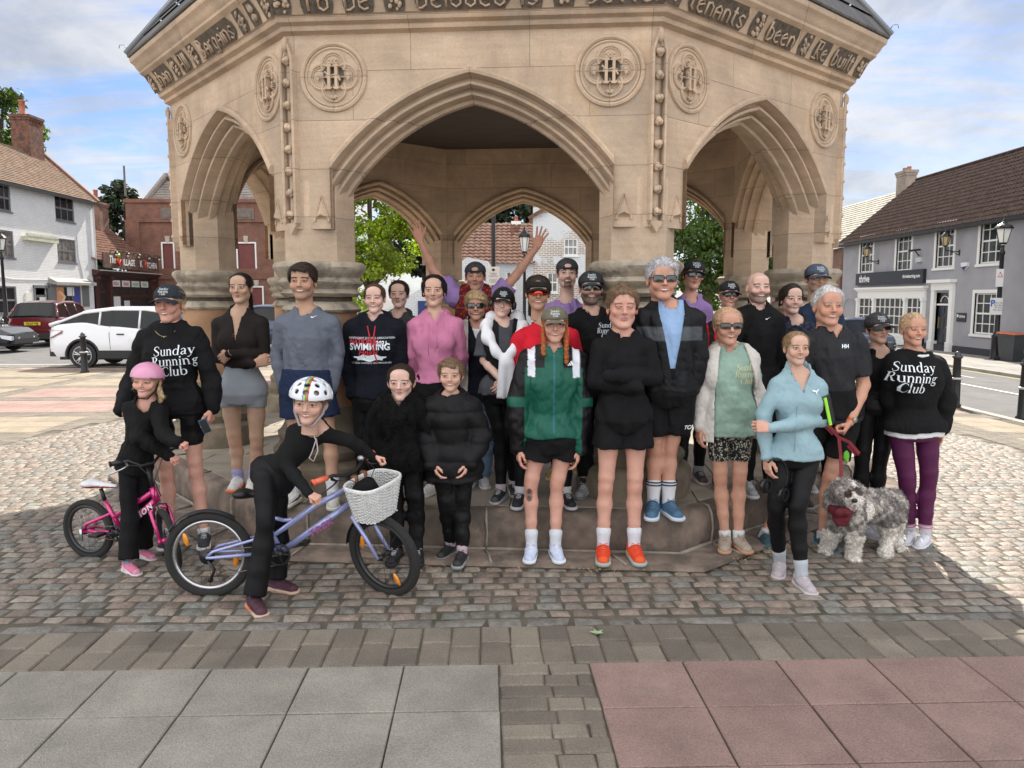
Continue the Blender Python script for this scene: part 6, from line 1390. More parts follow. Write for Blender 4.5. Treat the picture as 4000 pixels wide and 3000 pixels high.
  if 'torso' in parts and 'legs' not in parts:
   nd = s.a; c0 = s.Nb - s.f * .024; F.rc(c0 - s.a * (.020 + inf * .3), c0 + nd * .16 + s.f * .03, neck, neck * 1.25, .006, sub=True)
   near = (np.abs(x) < (s.cw + .16)) if sl > 1 else True
   cut = (hem_t + .012 * np.sin(x * 22 + s.seed) - t) * s.L
   if sl > 1:      # sleeves may reach below the hem
    arm = Field(lo, hi, h)
    for i in (0, 1): s.arm(arm, i, slinf + .004, sl, k, mus, flare + .01)
    F.D = np.where(arm.D < .004, F.D, np.maximum(F.D, cut))
   else: F.D = np.maximum(F.D, cut)
  if 'legs' in parts and 'torso' in parts: F.D = np.maximum(F.D, (t - (hem_t if hem_t > .05 else .30)) * s.L)
  for wedge in (open_, vneck):
   if wedge:
    ts = [w[0] for w in wedge]; ws = [w[1] for w in wedge]; w = np.interp(t, ts, ws, left=ws[0] if wedge is open_ else -1, right=ws[-1]); F.D = np.maximum(F.D, np.where(y < .02, np.where(w > 0, w - np.abs(x - .01 * (wedge is open_)), -1.0), -1.0))
  V, Fc = F.mesh()
  C = None
  if cfn:
   q = V - s.Pc; C = cfn(s, V, (q @ s.a) / s.L, q @ s.s, q @ s.f)
  o = mesh_np(name, s.loc(V), Fc, m, s.t, True, C); s.B[name] = BVHTree.FromPolygons([tuple(v) for v in V], [tuple(f) for f in Fc.tolist()])
  if label: o['label'] = label
  return o
 # ---- flat prints laid on a garment
 def decal(s, name, V2, F, m, px, py, target, off=.0045, parent=None, rot=0, flip=1, kx=1.0):
  c = U(px, py, s.D); cr, sr = math.cos(rot), math.sin(rot); out = []; last = -.12
  for v in V2:
   x, y = v[0] * cr - v[1] * sr, v[0] * sr + v[1] * cr; p = Vector((c[0] + x, s.D - .9, c[2] + y)); o = Vector((0, 0, CH));
   q = Vector((c[0] + x * kx, s.D, c[2] + y)); d = Vector((0, 1, 0)); ys = [h_.y for h_ in (s.B[target].ray_cast(Vector((q.x + ex, s.D - .8, q.z + ez)), d)[0] for ex, ez in ((0, 0), (.011, 0), (-.011, 0), (0, .011), (0, -.011))) if h_ is not None]
   if ys: last = (min(ys) * .6 + ys[0] * .4) - s.D
   out.append((q.x, s.D + last - off, q.z))
  if not F: return None
  return mesh_np(name, s.loc(np.array(out)), F, m, parent or s.t, False)
 def text(s, txt, size, px, py, target, m, name='print_lettering', **k):
  kk = {q: k.pop(q) for q in ('rot', 'kx') if q in k}; V, F = text_mesh(txt, size, **k); return s.decal(name, V, F, m, px, py, target, **kk)
 def poly(s, polys, px, py, target, m, name='logo', rot=0, size=1.0, parent=None):
  V = []; F = []
  for p in polys: b = len(V); V += [(x * size, y * size) for x, y in p]; F.append(tuple(range(b, b + len(p))))
  return s.decal(name, V, F, m, px, py, target, rot=rot, parent=parent)
 # ---- head wear and hair, in the head frame
 def hfield(s, lo, hi, h): return Field(lo, hi, h)
 def hput(s, name, V, F, m, C=None, parent=None, smooth=True):
  W_ = (s.hRn @ (np.asarray(V) * s.hs * np.array((s.hx, 1.03, 1))).T).T + s.ho; return mesh_np(name, s.loc(W_), F, m, parent or s.t, smooth, C)
 def hair(s, col, t=.012, amp=.003, fr=70, c=0.0, extra=(), side=0, cut=None, top=0, st=(1, 1, .35), h=.0048, fringe=None, backonly=False, z_max=None, seed=0, strands=4000, wild=.3):
  f = Field((-.17, -.15, -.33), (.17, .19, .19), h)
  f.el((0, .016, .045 + top * .4), (.078 + t, .096 + t, .088 + t + top), .01)
  if side:
   for g in (-1, 1): f.rc((g * .070, .012, .05), (g * .074, .02, -.03 - side), .022, .018, .02)
  if fringe:
   for (a, b, r) in fringe: f.rc(a, b, r, r * .8, .014)
  X, Y, Z = f._pts((slice(None),) * 3); jag = .004 * np.sin(X * 210 + Z * 50) + .003 * np.sin(X * 90)
  cutp = (.0018 + c - (.009 if s.fem and not c else 0) - (Y * .676 + Z * .737)) + jag
  face = (1 - np.sqrt((X / .066) ** 2 + ((Z + .005) / .098) ** 2)) * .06      # keep hair off the face
  D = np.maximum(f.D, np.where(Y < -.01, np.minimum(cutp, 1), cutp)); f.D = D
  for e in extra: f.rc(e[0], e[1], e[2], e[3], e[4] if len(e) > 4 else .012)
  if fringe:
   for (a, b, r) in fringe: f.rc(a, b, r, r * .8, .010)
  if z_max is not None: f.half((0, 0, 1), z_max)
  f.noise(amp, fr, s.seed + seed, st=st); f.noise(amp * .5, fr * 2.3, s.seed + seed + 2, st=st, ridged=True)
  V, F = f.mesh(); g = np.random.default_rng(s.seed); n = .5 + .5 * np.sin(V[:, 0] * 260 + 30 * V[:, 1] + 3 * np.sin(V[:, 2] * 60)) * np.sin(V[:, 1] * 190 + V[:, 2] * 25); C = np.array(col)[None] * (.72 + .62 * n[:, None])
  F = np.concatenate([F[:, [0, 1, 2]], F[:, [0, 2, 3]]]); N = strands; k = g.integers(0, len(V), N); ctr = np.array((0, .016, .03)); no = V[k] - ctr; no /= np.linalg.norm(no, axis=1)[:, None]
  dr = np.array((0, .55, -.8)) + np.array((.6, 0, 0)) * np.sign(V[k][:, :1]) * (V[k][:, 2:] > .09) + g.normal(size=(N, 3)) * wild; dr -= no * (dr * no).sum(1)[:, None] * .8; dr /= np.linalg.norm(dr, axis=1)[:, None]; sd_ = np.cross(dr, no); sd_ /= np.linalg.norm(sd_, axis=1)[:, None] + 1e-6
  b0 = V[k] - no * .001; L_ = g.uniform(.012, .042, N)[:, None]; tip = b0 + dr * L_ + no * g.uniform(-.004, .006, N)[:, None]; T_ = np.stack([b0 - sd_ * .0013, b0 + sd_ * .0013, tip], 1).reshape(-1, 3); ok = ~((tip[:, 1] < -.05) & (tip[:, 2] < .055) & (np.abs(tip[:, 0]) < .06)); F2 = np.arange(3 * N).reshape(N, 3)[ok] + len(V); C2 = np.repeat(np.array(col)[None] * g.uniform(.45, 1.7, N)[:, None], 3, 0)
  return s.hput('hair', np.concatenate([V, T_]), np.concatenate([F, F2]), mat('hair', vcol=True, rough=.6, var=.3, vscale=60, bump=.6, bscale=160, spec=.25), np.concatenate([C, C2]))
 def cap(s, col, back=False, text=True, visor=False, tcol=(.80, .86, .88)):
  f = Field((-.12, -.14, .0), (.12, .15, .17), .0045); f.el((0, .009, .056), (.0895, .1135, .091), .01)
  if visor: f.el((0, .012, .052), (.083, .106, .084), .004, sub=True); f.half((0, 0, 1), .098)
  if back: f.el((0, -.110, .076), (.030, .04, .021), .003, sub=True)
  X, Y, Z = f._pts((slice(None),) * 3); f.D = np.maximum(f.D, .050 - .14 * (Y + .095) - Z if not back else .040 + .06 * (Y + .095) - Z - .0)
  f.noise(.0016, 60, s.seed); V, F = f.mesh(); n = 1 + .12 * np.sin(V[:, 0] * 120 + V[:, 1] * 70) * np.sin(V[:, 2] * 90); seam = np.minimum(np.abs(V[:, 0]), 1); m = fabric('cap', col, vcol=True, var=.22, bump=.5)
  C = np.array(col)[None] * n[:, None]; C[(np.abs(V[:, 0]) < .003) | (np.abs(V[:, 2] - .056) < .003)] *= .7
  o = s.hput('cap', V, F, m, C); W_ = (s.hRn @ (V * s.hs * np.array((s.hx, 1.03, 1))).T).T + s.ho; s.B['cap'] = BVHTree.FromPolygons([tuple(v) for v in W_], [tuple(q) for q in F.tolist()])
  g = -1 if not back else 1; vs = []; nu, nv = 14, 5
  for th in (0, 1):
   for i in range(nu + 1):
    u = -1 + 2 * i / nu; a = u * R(62)
    for j in range(nv + 1):
     v = j / nv; bx, by = .084 * math.sin(a), .100 * math.cos(a); ex, ey = .078 * math.sin(u * R(80)), .105 + .066 * math.sqrt(max(0, 1 - .86 * u * u)); x = bx + (ex - bx) * v; y = by + (ey - by) * v
     vs.append((x, g * y + .010, .050 - .016 * v * (1) - .030 * u * u - .0045 * th + (.006 if back else 0)))
  M_ = (nu + 1) * (nv + 1); fs = []
  for i in range(nu):
   for j in range(nv):
    q = i * (nv + 1) + j; A = (q, q + nv + 1, q + nv + 2, q + 1); fs.append(A if g < 0 else A[::-1]); B_ = tuple(w + M_ for w in A); fs.append(B_[::-1] if g < 0 else B_)
  rim = [i * (nv + 1) + nv for i in range(nu + 1)]
  for a, b in zip(rim[:-1], rim[1:]): fs.append((a, b, b + M_, a + M_));
  C = np.tile(np.array(col), (len(vs), 1)); C[[w for w in rim]] *= 1.5
  p = s.hput('brim', vs, fs, m, C, parent=o)
  if back:
   b = MB(); b.tube([(.090 * math.sin(a), .009 - .1135 * math.cos(a), .055) for a in [R(-28 + 7 * q) for q in range(9)]], .005, 6); s.hput('cap_strap', b.V, b.F, fabric('strap', (.03, .03, .032)), parent=o)
  if text and not back:
   pt = s.H((0, -.1, .094)); V2, F2 = club_mesh(.0215 * s.hs, 0)
   out = []; last = pt[1]
   for v in V2:
    hit = s.B['cap'].ray_cast(Vector((pt[0] + v[0], pt[1] - .3, pt[2] + v[1])), Vector((0, 1, 0)))[0]
    if hit is not None: last = hit.y
    out.append((pt[0] + v[0], last - .0025, pt[2] + v[1]))
   mesh_np('cap_lettering', s.loc(np.array(out)), F2, mat('cap_print', tcol, .6), o, False)
  return o
 def glasses(s, col=(.012, .012, .013), w=.027, h=.021, lens=(.012, .012, .014), clear=False, round_=1.0, frame=.0026, wrap=False):
  b = MB(); l = MB(); z0 = .012; y0 = -.103
  if wrap:
   pts = [(.071 * math.sin(R(a)), -.022 - .086 * math.cos(R(a)), z0) for a in range(-75, 76, 10)]
   vs = [];
   for (x, y, z) in pts: k = min(1, abs(x) / .071); hh = h * (1 - .45 * k ** 3); dip = .012 * math.exp(-(x / .010) ** 2); vs += [(x, y, z + hh), (x, y - .004, z), (x, y, z - hh + dip)]
   n = len(pts); l.add(vs, [(3 * i + j, 3 * i + 3 + j, 3 * i + 4 + j, 3 * i + 1 + j)[::-1] for i in range(n - 1) for j in range(2)]); b.tube([vs[3 * i] for i in range(n)], .0035, 5); b.tube([(s_ * .071, -.045, z0 + .004) if q == 0 else (s_ * .078, .02, z0) for s_ in (1,) for q in (0, 1)], .003, 4); b.tube([(-.071, -.045, z0 + .004), (-.078, .02, z0)], .003, 4)
  else:
   for g in (-1, 1):
    P = []
    for q in range(20):
     a = 2 * math.pi * q / 20; ex = 2 / (2 if round_ >= 1 else 4.0); cx_, sx_ = math.cos(a), math.sin(a); X = w * math.copysign(abs(cx_) ** ex, cx_); Z = h * math.copysign(abs(sx_) ** ex, sx_) * (1 - (.12 * (g * X < 0)) * (sx_ < 0))
     P.append((g * .0345 + X, y0 + .010 * (abs(g * .0345 + X) / .06) ** 2, z0 + Z))
    if not clear: l.add([(g * .0345, y0 - .003 + .003, z0)] + P, [(0, i + 1, (i + 1) % 20 + 1)[::-1] for i in range(20)])
    b.tube(P, frame, 5, closed=True); b.tube([(g * (.0345 + w), y0 + .012, z0 + .006), (g * .077, -.05, z0 + .006), (g * .080, .015, z0 + .004)], .0028, 5)
   b.tube([(-.0345 + w, y0 + .002, z0 + .004), (0, y0 - .004, z0 + .007), (.0345 - w, y0 + .002, z0 + .004)], .0026, 5)
  o = s.hput('glasses' if clear else 'sunglasses', b.V, b.F, mat('frame' + str(col[0]), col, .3), None)
  if l.V: s.hput('lens', l.V, l.F, mat('lens' + str(lens[0]), lens, .06, spec=1.0, metal=.0 if lens[0] < .1 else .8), None, parent=o)
  return o
 def shoes(s, upc, solec, lace=(.7, .7, .7), accent=None, sock=None, sockh=.10, size=1.0, rz=(0, 0), stripes=None, which=(0, 1)):
  for i in which:
   a = s.an[i]; pos = (a[0] - s.base[0], a[1] - s.base[1] + .0, 0)
   shoe(s.t, pos, R(rz[i]), size * s.S * 1.04, upc, solec, lace, accent)
   if sock:
    d = nrm(s.kn[i] - s.an[i]); q = MB(); p0 = s.an[i] - d * .045; p1 = s.an[i] + d * sockh; c = lambda p: tuple(p - s.base)
    r0 = .040 * s.S; pts = [p0 + (p1 - p0) * k / 7 for k in range(8)]; q.tube([c(p) for p in pts], [r0 + .0015 * (k % 2) + .010 * s.S * max(0, (k - 3) / 4) * (sockh / .12) for k in range(7)] + [r0 * .7], 14, sock)
    so = q.build('sock', mat('sock' + str(sock), sock, .9, bump=.6, bscale=90, stretch=(8, 8, 1)), s.t, True)
    if stripes:
     for zz, cc in stripes:
      q = MB(); pp = s.an[i] + d * zz; rr = r0 + .0045 + .010 * s.S * max(0, ((zz + .045) / (sockh + .045) * 7 - 3) / 4) * (sockh / .12); q.tube([c(pp - d * .0045), c(pp + d * .0045)], rr, 14, cc, caps=False); q.build('sock_stripe', mat('stripe' + str(cc), cc, .9), so)
# letters with thick and thin strokes and slab feet, for the club lettering
GLY = {'S': (.50, [[(.42, .55, .03), (.38, .68, .035), (.25, .73, .04), (.11, .65, .065), (.10, .51, .09), (.25, .38, .105), (.40, .25, .09), (.40, .09, .065), (.25, .0, .04), (.10, .05, .035), (.06, .19, .03)]]),
 'u': (.50, [[(.11, .47, .09), (.11, .13, .09), (.17, .02, .06), (.26, .0, .04), (.37, .09, .03)], [(.38, .48, .09), (.38, 0, .09)], [(.02, .465, .03), (.11, .465, .03)], [(.30, .465, .03), (.38, .465, .03)], [(.38, .015, .03), (.47, .015, .03)]]),
 'n': (.49, [[(.11, .47, .09), (.11, 0, .09)], [(.12, .36, .03), (.20, .46, .05), (.30, .46, .075), (.37, .36, .09), (.37, 0, .09)], [(.02, .465, .03), (.11, .465, .03)], [(.03, .015, .03), (.19, .015, .03)], [(.29, .015, .03), (.46, .015, .03)]]),
 'd': (.50, [[(.36, .40, .03), (.24, .48, .04), (.11, .38, .08), (.08, .24, .095), (.11, .09, .08), (.23, 0, .04), (.36, .09, .03)], [(.38, .74, .09), (.38, 0, .09)], [(.29, .735, .03), (.38, .735, .03)], [(.38, .015, .03), (.47, .015, .03)]]),
 'a': (.46, [[(.08, .38, .05), (.14, .46, .04), (.26, .47, .05), (.33, .38, .09), (.33, .05, .09), (.43, .02, .03)], [(.32, .28, .03), (.15, .22, .06), (.09, .11, .09), (.16, .01, .06), (.32, .10, .03)]]),
 'y': (.46, [[(.09, .47, .09), (.26, .05, .09)], [(.41, .47, .03), (.22, -.08, .035), (.13, -.19, .04), (.05, -.17, .07)], [(.01, .465, .03), (.18, .465, .03)], [(.32, .465, .03), (.46, .465, .03)]]),
 'R': (.56, [[(.14, .73, .10), (.14, 0, .10)], [(.14, .715, .03), (.32, .71, .045), (.42, .60, .09), (.40, .46, .09), (.28, .38, .04), (.14, .38, .03)], [(.28, .37, .08), (.46, .04, .10), (.56, .015, .03)], [(.03, .015, .03), (.25, .015, .03)], [(.03, .715, .03), (.14, .715, .03)]]),
 'i': (.24, [[(.12, .47, .09), (.12, 0, .09)], [(.03, .465, .03), (.12, .465, .03)], [(.03, .015, .03), (.21, .015, .03)], [(.07, .64, .10), (.17, .64, .10)]]),
 'g': (.46, [[(.30, .34, .08), (.26, .45, .045), (.16, .45, .045), (.10, .34, .08), (.14, .22, .045), (.25, .21, .045), (.30, .34, .08)], [(.14, .21, .03), (.09, .12, .05), (.20, .06, .075), (.36, .02, .08), (.38, -.10, .06), (.22, -.20, .04), (.07, -.15, .05), (.06, -.05, .04), (.16, .04, .03)], [(.28, .42, .03), (.42, .46, .06)]]),
 'C': (.58, [[(.52, .55, .03), (.46, .67, .04), (.33, .73, .045), (.16, .62, .08), (.10, .36, .11), (.16, .10, .08), (.33, 0, .045), (.47, .06, .04), (.54, .18, .03)]]),
 'l': (.24, [[(.12, .74, .09), (.12, 0, .09)], [(.03, .735, .03), (.12, .735, .03)], [(.03, .015, .03), (.21, .015, .03)]]),
 'b': (.50, [[(.11, .74, .09), (.11, .03, .09)], [(.12, .09, .03), (.25, 0, .04), (.38, .10, .08), (.41, .24, .095), (.37, .39, .08), (.25, .48, .04), (.12, .38, .03)], [(.02, .735, .03), (.11, .735, .03)]])}
def club_mesh(size, shear=.10):
 V = []; F = []; w0 = sum(GLY[c][0] for c in 'Running')
 for row, (wd, k) in enumerate((('Sunday', -.02), ('Running', 0), ('Club', .0))):
  x0 = -sum(GLY[c][0] for c in wd) / 2 + k
  for c in wd:
   for st in GLY[c][1]:
    P = [np.array(p[:2]) for p in st]; W_ = [p[2] for p in st]; b = len(V)
    for i, p in enumerate(P):
     t = P[min(i + 1, len(P) - 1)] - P[max(i - 1, 0)]; t = t / np.linalg.norm(t); n = np.array((-t[1], t[0])) * W_[i] / 2
     for q in (p + n, p - n): y = q[1] + (1 - row) * .80 - .36; V.append(((x0 + q[0] + y * shear) * size, y * size))
    F += [(b + 2 * i, b + 2 * i + 1, b + 2 * i + 3, b + 2 * i + 2) for i in range(len(P) - 1)]
   x0 += GLY[c][0]
 return V, F
SWOOSH = [[(-.5, -.02), (-.42, -.16), (-.25, -.20), (.5, .18), (-.18, -.03), (-.33, -.04), (-.36, .06)]]
BARS = [[(-.5, -.3), (-.28, -.3), (-.36, -.12), (-.47, -.12)][::1], [(-.22, -.3), (.02, -.3), (-.14, .08), (-.33, -.02)], [(.08, -.3), (.32, -.3), (.04, .32), (-.12, .18)]]
BARS = [[(-.5, -.3), (-.28, -.3), (-.38, -.10), (-.52, -.18)], [(-.20, -.3), (.02, -.3), (-.16, .08), (-.34, -.02)], [(.10, -.3), (.34, -.3), (.06, .30), (-.12, .18)]]
PRINTW = mat('white_print', (.80, .86, .90), .6)
# ------------------------------------------------------------------ the group
BK = (.0055, .0055, .0065)
def C_(n, c, **k): return fabric(n, c, **k)
BLACK = C_('black', BK); LEGG = C_('legging_black', (.0045, .0045, .0055), rough=.6, bump=.15); WHITEF = C_('white_jersey', (.72, .73, .76))
GRP = None
SKINS = {'fair': (.60, .37, .28), 'rosy': (.62, .34, .26), 'tan': (.47, .28, .19), 'ruddy': (.56, .30, .21), 'olive': (.52, .33, .23), 'pale': (.66, .43, .35)}
HAIRC = {'black': (.012, .010, .010), 'dkbrown': (.030, .019, .013), 'brown': (.075, .045, .028), 'ltbrown': (.16, .10, .06), 'blond': (.36, .25, .14), 'grey': (.42, .41, .42), 'white': (.55, .54, .53), 'ginger': (.34, .10, .03), 'strawb': (.50, .33, .20)}
TIED = dict(t=.006, amp=.0015, fr=60)
def bun(z=.03, y=.12, r=.03): return [((0, y, z), (0, y + .01, z), r, r)]
def tail(x=0, y=.11, z=.02, l=.16, r=.024): return [((x, y, z), (x * 1.5, y + .02, z - l), r, r * .5)]
SRC = 'Sunday\nRunning\nClub'
def crew_logo(P, px, py, size, tgt, m=PRINTW, rot=0): V, F = club_mesh(size); return P.decal('print_lettering', V, F, m, px, py, tgt, rot=rot)
def person_group():
 # 1 ---------------------------------------------------------------- woman with arm round the child
 P = Person('woman in charcoal cap and black sweatshirt hugging the child in the pink helmet', 5.25, .05, (368, 613, 695), ((306, 722), (434, 720)), ((282, 835, .02), (458, 822)), ((262, 885, -.20), (460, 880, -.05)), ((345, 880), (412, 880)), ((360, 1026), (423, 1018)), ((363, 1122), (440, 1140)), S=.98, skin=SKINS['rosy'], seed=1, bust=1.1)
 P.body(smile=True, squint=1, hands=('relaxed', 'relaxed'), hdir=(nrm((.55, -.25, -.75)), nrm((-.2, 0, -1))), palm=((.8, .5, .3), (-1, .2, 0)), eyes=(.12, .2, .25), brow=(.25, .15, .08))
 P.hair(HAIRC['blond'], t=.008, side=.0, extra=tail(0, .09, 0, .05)); P.cap((.025, .032, .040))
 P.garment('cycling_shorts', LEGG, 'torso legs', inf=.006, fr=.56, hem_t=.3)
 P.garment('sweatshirt', BLACK, inf=.026, hem=893, cuff=True, slinf=.024); crew_logo(P, 393, 776, .086, 'sweatshirt', rot=.07)
 P.shoes((.03, .03, .04), (.6, .58, .56), sock=(.7, .7, .72), sockh=.04, rz=(8, 20))
 b = MB(); c = P.Nb - P.base; b.tube([tuple(c + np.array((x, -.055 - .05 * math.cos(x * 14), -.03 - .07 * math.cos(x * 16) + .02))) for x in [-.07 + .01 * k for k in range(15)]], .0015, 5); b.ball(tuple(c + np.array((0, -.108, -.085))), .005, 4); b.build('necklace', mat('gold', (.6, .5, .3), .25, 1), P.t, True)
 w = MB(); c = P.wr[1] - P.base; w.tube([tuple(c + np.array((0, 0, .022))), tuple(c + np.array((0, 0, .002)))], .030, 12, caps=True); w.build('watch', BLACK, P.t, True)
 ph = empty('smartphone', tuple(P.wr[1] + np.array((-.04, -.05, -.12))), R(25), 'blue smartphone held in the hand of the woman in the charcoal cap', 'phone')
 q = MB(); q.box(-.026, .026, -.004, .004, -.05, .05, bev=.003); o = q.build('phone_case', mat('phone_blue', (.06, .16, .28), .3), ph); o.rotation_euler = (0, R(-22), 0); q = MB(); q.box(-.023, .023, -.0055, -.004, -.046, .046); s_ = q.build('phone_screen', GLASS, ph); s_.rotation_euler = (0, R(-22), 0)
 # 2 ---------------------------------------------------------------- brown top, grey shorts, folded arms
 P = Person('young woman in dark brown zip top and pale grey shorts with folded arms', 5.78, .32, (521, 586, 654), ((462, 692), (576, 690)), ((470, 772, -.04), (572, 768, -.04)), ((549, 786, -.155), (495, 764, -.19)), ((496, 850), (553, 850)), ((508, 954), (555, 960)), ((514, 1038), (548, 1042)), S=.99, skin=SKINS['olive'], seed=2, bust=1.15, hipf=1.05)
 P.body(smile=False, hands=('relaxed', 'relaxed'), hdir=(nrm((1, .1, .25)), nrm((-.5, .3, -.3))), palm=((0, 1, 0), (0, 1, 0)), eyes=(.05, .03, .02), brow=(.03, .02, .015))
 P.hair(HAIRC['black'], t=.005, amp=.0018, fr=50, extra=tail(.03, .09, -.02, .15, .022))
 P.garment('shorts', C_('grey_shorts', (.30, .33, .37), rough=.7, bump=.2), 'torso legs', inf=.006, fr=.26, hem_t=.42, noise=(0.00135, 52))
 P.garment('zip_top', C_('brown_rib', (.018, .0135, .012)), inf=.007, hem=796, slinf=.006, vneck=[(.62, 0), (.70, .006), (1.0, .042)], collar=.035, noise=(0.00225, 67.6)); P.poly([[(-.003, -.012), (.003, -.012), (.003, .012), (-.003, .012)]], 517, 722, 'zip_top', mat('zip', (.3, .3, .32), .3, .8), 'zip_pull')
 P.shoes((.72, .70, .68), (.75, .20, .06), accent=(.72, .70, .68), sock=(.36, .33, .60), sockh=.07, rz=(2, 8))
 # 3 ---------------------------------------------------------------- grey shirt man
 P = Person('young man in slate grey long-sleeved top and navy shorts with hands in pockets', 5.34, .32, (655, 566, 646), ((600, 690), (727, 690)), ((600, 768, .02), (729, 760, .02)), ((612, 838, .0), (718, 838, .0)), ((636, 850), (692, 850)), ((640, 950), (713, 950)), ((633, 1050), (718, 1030, -.05)), S=1.0, fem=False, skin=SKINS['tan'], seed=3, wf=1.05)
 P.body(smile=True, squint=1, stubble=.25, hands=(None, None), brow=(.03, .02, .015), lip=(.42, .2, .17), mus=1.1)
 P.hair(HAIRC['dkbrown'], t=.012, amp=.005, fr=45, top=.006, fringe=[((-.03, -.075, .10), (.035, -.095, .082), .016)])
 P.garment('shorts', C_('navy_shorts', (.012, .022, .055)), 'torso legs', inf=.022, fr=.50, hem_t=.3, lflare=.02)
 P.garment('running_top', C_('slate_marl', (.115, .13, .165), rough=.6), inf=.009, hem=826, slinf=.010, mus=1.05, noise=(0.0054, 67.6))
 P.poly(SWOOSH, 685, 683, 'running_top', mat('white_print', (.8, .86, .9), .6), size=.045, rot=.06)
 P.text('PSRC', .03, 722, 1043, 'running_top', INK, name='sock_lettering') if 0 else None
 P.shoes((.62, .60, .57), (.60, .57, .50), accent=(.04, .04, .04), sock=(.75, .76, .80), sockh=.13, rz=(-10, 14))
 # 4 ---------------------------------------------------------------- swimming hoodie
 P = Person('young woman smiling in navy swimming hoodie with red drawstrings', 5.55, .32, (810, 610, 675), ((753, 702), (866, 700)), ((752, 775, .02), (862, 775, .03)), ((765, 850, .0), (856, 850, .08)), ((784, 865), (838, 865)), ((783, 955), (830, 955)), ((785, 1045), (828, 1045)), S=.97, skin=SKINS['pale'], seed=4, bust=1)
 P.body(smile=True, squint=1, hands=('relaxed', None), brow=(.12, .07, .05)); P.hair(HAIRC['brown'], t=.006, amp=.0018, fr=50, extra=bun(.05, .10, .03))
 P.garment('leggings', LEGG, 'torso legs', inf=.005, hem_t=.3, noise=(0.0009, 52))
 P.garment('hoodie', C_('navy_fleece', (.0045, .006, .012)), inf=.030, hem=857, slinf=.026, cuff=True, hood=True, vneck=[(.93, 0), (1.0, .035)])
 RED = mat('red_print', (.55, .03, .05), .6)
 P.text('NATIONAL', .052, 795, 736, 'hoodie', RED, off=.0015, sx=.85); P.text('2021', .050, 832, 740, 'hoodie', PRINTW, off=.001, sx=.8); P.text('SWIMMING', .066, 806, 747, 'hoodie', PRINTW, off=.0018, sx=.86); P.text('Finals', .062, 802, 759, 'hoodie', RED, off=.001, shear=.3); P.text('INDEPENDENT SCHOOLS ASSOCIATION', .019, 808, 728, 'hoodie', PRINTW, sx=.95); P.text('2021 ESSEX SWIMMING CHAMPIONSHIPS', .017, 806, 781, 'hoodie', PRINTW, sx=.95)
 P.poly([[(.11 * math.cos(a) * (1 + .12 * math.sin(5 * a)), .022 * math.sin(a) * (1 + .3 * math.sin(7 * a))) for a in [2 * math.pi * q / 36 for q in range(36)]]], 806, 770, 'hoodie', PRINTW, 'splash_print')
 b = MB(); c = P.Nb - P.base
 for x0, x1, l in ((-.03, .02, .26), (.025, .0, .16)): b.tube([tuple(c + np.array((x0, -.125, -.07))), tuple(c + np.array(((x0 + x1) / 2 + .01, -.185, -.07 - l * .5))), tuple(c + np.array((x1 + .03, -.195, -.07 - l)))], .005, 6)
 b.build('drawstring', mat('red_cord', (.5, .02, .03), .7), P.t, True); P.shoes(BK, (.4, .4, .4), rz=(-5, 5))
 # 5 ---------------------------------------------------------------- behind
 P = Person('dark-haired woman in grey hoodie half hidden behind the swimming hoodie', 6.3, .32, (862, 604, 664), ((822, 694), (900, 690)), ((818, 760), (902, 760)), ((825, 820), (898, 820)), ((842, 835), (882, 835)), ((842, 910), (882, 910)), ((842, 980), (882, 980)), S=.95, skin=SKINS['pale'], seed=5)
 P.body(smile=False, hands=(None, None), brow=(.03, .02, .015)); P.hair(HAIRC['dkbrown'], t=.010, amp=.002, fr=50, extra=bun(.02, .11, .03)); P.garment('leggings', LEGG, 'torso legs', inf=.005, hem_t=.3, h=.012, noise=(0, 1)); P.garment('hoodie', C_('charcoal_fleece', (.05, .048, .048)), inf=.022, hem=835, hood=True, h=.010, vneck=[(.88, 0), (1.0, .035)]); P.shoes(BK, (.3, .3, .3))
 # 6 ---------------------------------------------------------------- pink hoodie
 P = Person('dark-haired woman in plain pink hoodie with serious face', 5.6, .32, (938, 591, 661), ((889, 697), (992, 695)), ((886, 765, .02), (994, 768, .03)), ((900, 815, .10), (985, 815, .12)), ((914, 850), (966, 850)), ((914, 955), (962, 955)), ((934, 1040), (962, 1042)), S=.95, skin=SKINS['fair'], seed=6)
 P.body(smile=False, hands=(None, None), brow=(.05, .03, .025), lip=(.42, .19, .17), eyes=(.08, .10, .08)); P.hair(HAIRC['black'], t=.008, amp=.0035, fr=60, extra=tail(0, .09, -.02, .08, .03), side=.005)
 P.garment('leggings', BLACK, 'torso legs', inf=.010, hem_t=.3); P.garment('hoodie', C_('pink_fleece', (.56, .20, .33), bump=.5), inf=.024, hem=824, slinf=.020, cuff=True, hood=True, vneck=[(.91, 0), (1.0, .035)], noise=(0.0072, 52))
 b = MB(); c = P.Nb - P.base
 for x0, l in ((-.035, .23), (.025, .18)): b.tube([tuple(c + np.array((x0, -.12, -.06))), tuple(c + np.array((x0 - .002, -.172, -.06 - l * .5))), tuple(c + np.array((x0 + .003, -.185, -.06 - l)))], .0035, 6)
 b.build('drawstring', mat('pink_cord', (.48, .15, .27), .7), P.t, True); P.shoes((.62, .60, .57), (.62, .58, .52), rz=(-25, 6))
